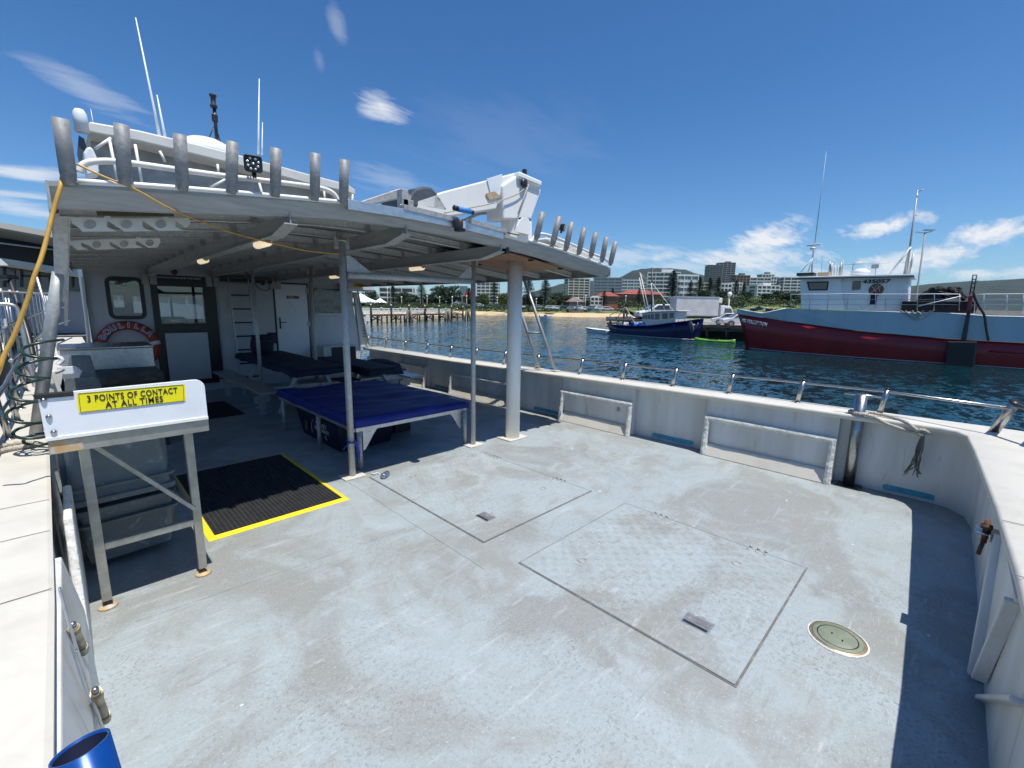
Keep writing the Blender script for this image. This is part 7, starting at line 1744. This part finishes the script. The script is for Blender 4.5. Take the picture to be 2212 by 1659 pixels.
rq([(955, 1048), (1000, 1046), (990, 1120), (945, 1124)], W2+.1, 'banner', 'navy_cloth', ship)
for c in ([(850, 1135), (870, 1135), (895, 1165), (880, 1165)], [(930, 1135), (955, 1132), (925, 1165), (910, 1165)]): rq(c, W2+.1, 'deck_bracket', 'ship_white', ship)
b = MB(); b.prism(q2([(1195, 1010), (1225, 1010), (1220, 1160), (1185, 1160)], W2), sn*.4); b.build('lit_casing', 'ship_white', ship, bevel=.02)
def ss(c0, c1, r_, off, mat, nm, par=None, r2=None):
    a, c = q2([c0, c1], off); b = MB(); b.tube([a, c], [r_, r2 if r2 is not None else r_], 8); return b.build(nm, mat, par or ship)
# railings
tops_ = [(380, 1050), (520, 1048), (650, 1048), (790, 1045), (990, 1048), (1290, 1048), (1410, 1046), (1590, 1048)]
b = MB(); b.tube(q2(tops_, .1), .028, 6); b.build('guard_rail', 'ship_white', ship)
b = MB(); b.tube(q2([(x, y+38) for x, y in tops_], .1), .018, 6); b.build('guard_rail', 'galv', ship)
b = MB(); b.tube(q2([(x, y+75) for x, y in tops_], .1), .018, 6); b.build('guard_rail', 'galv', ship)
for x in (385, 520, 650, 790, 990, 1060, 1170, 1290, 1410, 1590): ss((x, 1048), (x-5, 1165), .022, .1, 'galv', 'rail_post')
for z0 in (1048, 1085, 1122): b = MB(); b.tube(q2([(1680, z0+5), (1765, z0), (2048, z0-2), (2600, z0+8)], .1), .03, 6); b.build('aft_rail', 'ship_white', ship)
for x in (1700, 1765, 1930, 2048, 2200): ss((x, 1050), (x-8, 1190), .025, .1, 'ship_white', 'rail_post')
# masts, aerials
ss((533, 895), (545, 700), .06, 2.2, 'ship_white', 'radar_mast'); ss((505, 890), (540, 790), .03, 2.0, 'ship_white', 'mast_stay'); ss((455, 890), (530, 800), .03, 2.0, 'ship_white', 'mast_stay')
b = MB(); b.obox(q2([(550, 697)], 2.2)[0], sx_*.45, sn*.12, V(0, 0, .06)); b.build('radar_scanner', 'ship_white', ship, bevel=.03)
b = MB(); b.lathe([(0, 0), (.2, .02), (.22, .12), (.1, .22), (0, .24)], q2([(542, 730)], 2.2)[0], 12, cap=False); b.build('radar_base', 'ship_white', ship)
ss((553, 700), (637, 30), .035, 2.2, 'galv', 'whip_antenna', None, .008); ss((602, 890), (611, 700), .015, 2.0, 'galv', 'whip_antenna', None, .006)
ss((1205, 910), (1290, 305), .075, 2.4, 'galv', 'aft_mast', None, .035); ss((1085, 912), (1240, 710), .07, 2.4, 'ship_white', 'mast_brace'); ss((1225, 905), (1260, 760), .06, 2.2, 'galv', 'exhaust_pipe'); ss((1190, 905), (1225, 740), .05, 2.5, 'galv', 'exhaust_pipe')
ss((1290, 312), (1335, 300), .03, 2.4, 'galv', 'mast_arm'); ss((1262, 490), (1300, 480), .02, 2.4, 'galv', 'mast_arm'); ss((1278, 345), (1292, 345), .07, 2.4, 'ship_white', 'mast_light')
for (x, y0, y1, r_) in ((655, 915, 815, .05), (668, 915, 825, .07), (690, 915, 840, .03), (710, 915, 850, .02), (725, 915, 855, .03), (735, 915, 820, .06), (748, 915, 800, .02), (820, 915, 835, .02), (985, 912, 840, .03)): ss((x, y0), (x+8, y1), r_, 2.2, 'galv_worn', 'roof_pole')
b = MB(); b.tube(q2([(758, 838), (990, 828), (1245, 820)], 2.2), .015, 6); b.build('roof_wire', 'galv', ship)
b = MB(); b.obox(q2([(985, 850)], 2.2)[0], sx_*.2, sn*.1, V(0, 0, .14)); b.build('flood_lamp', 'galv', ship)
b = MB(); b.lathe([(0, 0), (.55, 0), (.58, .25), (.3, .42), (0, .45)], q2([(878, 912)], 2.2)[0], 20, cap=False); b.build('liferaft_canister', 'ship_white', ship)
b = MB(); b.lathe([(0, 0), (.28, 0), (.25, .1), (0, .13)], q2([(860, 830)], 2.2)[0], 16, cap=False); b.build('satellite_dome', 'ship_white', ship)
b = MB(); b.obox(q2([(495, 908)], 1.6)[0], sx_*.55, sn*.5, V(0, 0, .11)); b.build('vent_box', 'black_metal', ship, bevel=.03)
b = MB(); b.obox(q2([(620, 905)], 1.7)[0], sx_*.35, sn*.3, V(0, 0, .12)); b.build('orange_locker', 'rust_stain', ship, bevel=.02)
# net drum: dark coiled heap
nd = thing('net_drum', 'big black net reel heaped with nets on the after deck of the red ship', 'net reel', q2([(1430, 1090)], 2.0)[0], None)
c0 = q2([(1385, 1085)], 1.0)[0]
b = MB()
for k in range(16):
    rad = rr.uniform(.30, .62); off = rr.uniform(0, 2.6); b.tube([c0+sn*off+sx_*rad*math.cos(a)+V(0, 0, rad*math.sin(a)) for a in [q*math.pi/9 for q in range(18)]], rr.uniform(.04, .10), 6, closed=True)
b.tube([c0, c0+sn*2.6], .5, 18); b.build('reel_drum', 'black_net', nd)
for k in range(11):
    x = 1425+k*16+rr.uniform(-5, 5); y = 1035+rr.uniform(-12, 30)
    o = lump('net_heap', 'black_net', q2([(x, y)], 1.5+rr.uniform(-.5, .8))[0], (.3, .35, rr.uniform(.16, .3)), (rr.random(), 0, rr.random()), .6, k, None, None); o.parent = nd; o.matrix_parent_inverse = nd.matrix_world.inverted()
b = MB(); b.obox(q2([(1430, 1140)], 1.5)[0], sx_*1.7, sn*1.3, V(0, 0, .35)); b.build('reel_bed', 'black_net', nd, bevel=.05)
for (x, y) in ((1270, 1175), (1290, 1190), (1330, 1185), (1180, 1165), (1230, 1180), (1360, 1180)):
    pass
b = MB()
for (p, q, s_) in ((1170, 1400, 60), (1200, 1330, 42), (1250, 1380, 50)): b.tube(smooth_path(q2([(p, 1165), (lerp(p, q, .3), 1165+s_*.8), ((p+q)/2, 1170+s_), (lerp(p, q, .75), 1165+s_*.7), (q, 1165)], -.05)), .03, 6)
b.tube(smooth_path(q2([(1255, 1180), (1275, 1190), (1290, 1175), (1310, 1190), (1290, 1200), (1270, 1185)], -.06)), .045, 6)
o = b.build('hanging_rope', 'rope'); tag(o, 'pale ropes hanging in loops over the side of the red ship', 'rope')
ss((1290, 1135), (1600, 1062), .03, -.05, 'ship_white', 'tow_bar')
# square fender + dark gantry leg at the right
b = MB(); b.prism(q2([(1640, 1170), (1668, 1165), (1635, 1378), (1598, 1376)], -.12), -sn*.18); gl = b.build('gantry_leg', 'black_metal', ship, bevel=.03)
b = MB(); b.prism(q2([(1650, 1060), (1685, 1055), (1668, 1165), (1636, 1170)], -.12), -sn*.2); b.build('gantry_boot', 'ship_red', gl, bevel=.03)
b = MB()
for a in ((1685, 907, 1660, 1055), (1712, 907, 1685, 1055)): p, q = q2([(a[0], a[1]), (a[2], a[3])], -.15); b.tube([p, q], .03, 6)
for k in range(5): p, q = q2([(1685-5*k, 912+30*k), (1712-5*k, 912+30*k)], -.15); b.tube([p, q], .03, 6)
b.build('lattice_head', 'black_metal', gl)
b = MB(); b.tube(smooth_path(q2([(1688, 1035), (1700, 1080), (1730, 1140), (1765, 1200), (1778, 1290), (1795, 1380)], -.25)), .06, 8); b.build('discharge_hose', 'cable', ship)
b = MB(); b.prism(q2([(1500, 1383), (1712, 1385), (1688, 1580), (1478, 1572)], -.10), -sn*.35); o = b.build('hull_fender', 'ink', None, bevel=.06); tag(o, 'big square black fender hanging on the red hull at right', 'fender')
# street light behind the ship
B = at(1916, 655, 60); t = thing('street_lamp', 'tall grey street lamp with two short arms behind the ship aft mast', 'street lamp', B, 'lamps and poles along the shore')
p0_, p1_ = at(cv2([(1285, 1030)])[0][0], cv2([(1285, 1030)])[0][1], 60), at(cv2([(1342, 610)])[0][0], cv2([(1342, 610)])[0][1], 60)
b = MB(); b.tube([V(p0_.x, p0_.y, 0), V(p0_.x, p0_.y, p0_.z), p1_], .10, 8); b.build('pole', 'bld_grey', t)
for c in ((1275, 605), (1390, 600)): e = cv2([c])[0]; b = MB(); b.beam(p1_, at(e[0], e[1], 60), .12, .10); b.build('lamp_arm', 'bld_grey', t)
b = MB(); e = cv2([(1372, 590)])[0]; b.obox(at(e[0], e[1], 60), RH*.6, DH*.3, V(0, 0, .05)); b.build('lamp_head', 'bld_grey', t)
# low land and breakwater behind ship to the right
band('breakwater', 'rock_grey', [(1900, 668), (2050, 668), (2212, 672), (2500, 676)], [(1900, 678), (2050, 680), (2212, 684), (2500, 690)], 120, 105)

# ================================================================ PORT SIDE: other boats, harbour building, wharf
FYv = 15.0
hb = thing('harbour_building', 'long harbour building with a curved roof and dark windows on the port side', 'building', py(50, 600, 24))
def HP(ps, y): return [py(*p, y) for p in ps]
YB = 26
b = MB(); b.prism(HP([(-200, 452), (0, 480), (110, 500), (170, 512), (170, 522), (110, 512), (0, 492), (-200, 466)], YB-2), (0, 14, 0)); b.build('roof', 'bld_cream', hb)
b = MB(); b.prism(HP([(-200, 470), (0, 494), (170, 520), (170, 575), (0, 562), (-200, 548)], YB+2), (0, 8, 0)); b.build('upper_storey', 'black_frame', hb)
b = MB(); b.prism(HP([(-200, 545), (0, 557), (114, 575), (176, 583), (176, 597), (0, 571), (-200, 560)], YB-1.5), (0, 10, 0)); b.build('floor_slab', 'bld_cream', hb)
b = MB(); b.prism(HP([(-200, 560), (0, 571), (180, 597), (480, 640), (480, 720), (-200, 720)], YB), (0, 10, 0)); b.build('lower_wall', 'bld_grey', hb)
for k in range(17):
    x0 = -150+k*37; x1 = x0+33
    b = MB(); b.prism(HP([(x0, 564+.14*max(x0, -20)), (x1, 566+.14*max(x1, -20)), (x1, 620+.06*x1), (x0, 618+.06*x0)], YB-.1), (0, .08, 0)); wv = b.build('window', 'win_glass', hb)
    b = MB(); b.beam(py(x0+12, 568+.14*x0, YB-.15), py(x0+12, 620, YB-.15), .08, .08); b.beam(py(x0+12, 595, YB-.15), py(x1, 597, YB-.15), .08, .08); b.build('mullion', 'black_frame', wv)
b = MB(); b.tube(HP([(-200, 545), (0, 525), (120, 540)], YB-1.6), .03, 6); b.build('balcony_rail', 'galv', hb)
b = MB(); b.prism(HP([(-2, 562), (0, 558), (14, 570), (16, 573), (-2, 573)], YB-2.2), (0, .5, 0)); b.build('notice_board', 'canvas', hb)
# quay in front of building
b = MB(); b.box(-40, 3.0, 23, 60, -1.6, .35); o = b.build('quay', 'wharf_conc'); struct(o)
b = MB(); b.box(-40, 3.0, 22.8, 23.1, .1, .45); o = b.build('quay_kerb', 'wharf_wood'); struct(o)
# neighbour boat with aluminium railings
nb_ = thing('neighbour_boat', 'aluminium workboat with silver railings moored alongside on the port side', 'boat', (-2.2, 12, 0))
b = MB(); rg = []
for y, w_, z in ((7.2, 1.15, .55), (9, 1.2, .6), (12, 1.2, .7), (16, 1.0, .8), (20, .4, 1.0)):
    c = V(-2.0, y, 0); rg.append([c+V(w_, 0, z), c+V(w_*.9, 0, WZ-.3), c+V(-w_*.9, 0, WZ-.3), c+V(-w_, 0, z), c+V(-w_+.1, 0, z-.02), c+V(-w_+.1, 0, z-.3), c+V(w_-.1, 0, z-.3), c+V(w_-.1, 0, z-.02)])
b.loft(rg, True, True); b.build('hull', 'black_metal', nb_)
b = MB(); b.box(-2.9, -1.0, 7.4, 15.5, .38, .42); b.build('deck', 'tub_grey', nb_)
for zz in (1.0, 1.35, 1.7):
    b = MB(); b.tube([V(-.9, 7.6, zz), V(-.86, 10, zz+.05), V(-.9, 15, zz+.15), V(-1.4, 19.5, zz+.3)], .020, 8); b.build('guard_rail', 'alu', nb_)
for k in range(12): y = 7.6+k*.85; b = MB(); b.tube([V(-.9, y, .55), V(-.88, y, 1.75)], .018, 8); b.build('rail_post', 'alu', nb_)
b = MB(); b.prism([V(-2.6, 13.5, .42), V(-1.2, 13.5, .42), V(-1.2, 13.5, 1.75), V(-2.6, 13.5, 1.85)], (0, 2.6, 0)); b.build('console', 'ship_white', nb_, bevel=.05)
b = MB(); b.tube(smooth_path([V(-.45, 9, 1.95), V(-.42, 8.8, 1.75), V(-.35, 8.4, 1.3), V(-.33, 8.2, 1.0)]), .035, 8); b.beam(V(-.8, 9.2, 1.97), V(-.42, 9.0, 2.0), .2, .05); b.build('dark_davit', 'black_metal', nb_)
for k in range(9):
    o = lump('rope_gear', ['rope', 'timber_dark', 'tub_grey', 'canvas', 'orange', 'rope_dark', 'leaf_light', 'canvas', 'rope'][k], V(-1.25+rr.uniform(-.25, .25), 8.2+k*.75, .62), (.28, .28, .2), (0, 0, k), .5, k+20, None, None); o.parent = nb_; o.matrix_parent_inverse = nb_.matrix_world.inverted()
# our own fore deck beside the cabin with its tall side rails
b = MB(); b.box(-.52, .30, 10.4, 17, .66, .74); fd = b.build('fore_deck', 'cap_top', boat, bevel=.01)
for zz in (1.10, 1.45, 1.80):
    b = MB(); b.tube([V(-.44, 6.9, zz-.02), V(-.38, 9, zz), V(-.28, 13, zz+.04), V(.1, 16.5, zz+.1)], .016, 8); b.build('side_rail', 'galv', fd)
for k in range(11): y = 7+k*.85; x = lerp(-.44, -.26, k/9); b = MB(); b.tube([V(x, y, .74), V(x+.01, y, 1.82)], .014, 8); b.build('rail_post', 'galv', fd)
b = MB(); b.tube(smooth_path([py(-10, 657, 6.4), py(20, 658, 6.4), py(36, 666, 6.4), py(44, 690, 6.4), py(60, 765, 6.4), py(76, 835, 6.4)]), .020, 10); b.build('rail_hoop', 'alu', fd)
b = MB(); b.tube([V(-.12, 11.2, .74), V(-.25, 11.2, 2.1)], .02, 8); b.build('rail_post', 'alu', fd)
# tyres as fenders by the port rail
for k, (p, y_, r_) in enumerate((((-5, 800), 4.6, .22), ((8, 850), 4.3, .18))):
    c = py(*p, y_); c.x -= .15
    t = thing('tyre_fender', ['large ribbed black tyre fender outside the port rail', 'smaller black tyre fender below the large ribbed one'][k], 'tyre', c, 'tyre fenders on the port side')
    for q in range(3): b = MB(); b.tube([c+V(-.05-.07*q, 0, -.02*q)+V(0, r_*math.cos(a), r_*math.sin(a)) for a in [j*math.pi/10 for j in range(20)]], .055, 10, closed=True); b.build('tread_ring', 'tyre', t)

# ---- air: far hills fade slightly to blue
m = bpy.data.materials.new('haze'); m.use_nodes = True; t = m.node_tree
for n_ in list(t.nodes):
    if n_.type == 'BSDF_PRINCIPLED': t.nodes.remove(n_)
pv = t.nodes.new('ShaderNodeVolumePrincipled'); pv.inputs['Color'].default_value = (.70, .82, 1.0, 1); pv.inputs['Density'].default_value = .000028; pv.inputs['Anisotropy'].default_value = .2
t.links.new(pv.outputs[0], t.nodes['Material Output'].inputs['Volume']); MATS['haze'] = m
b = MB(); b.box(-7200, 7200, -7200, 7200, WZ-3, 420); hz = b.build('haze', 'haze'); struct(hz, 'stuff', 'thin blue haze over the harbour', 'haze')
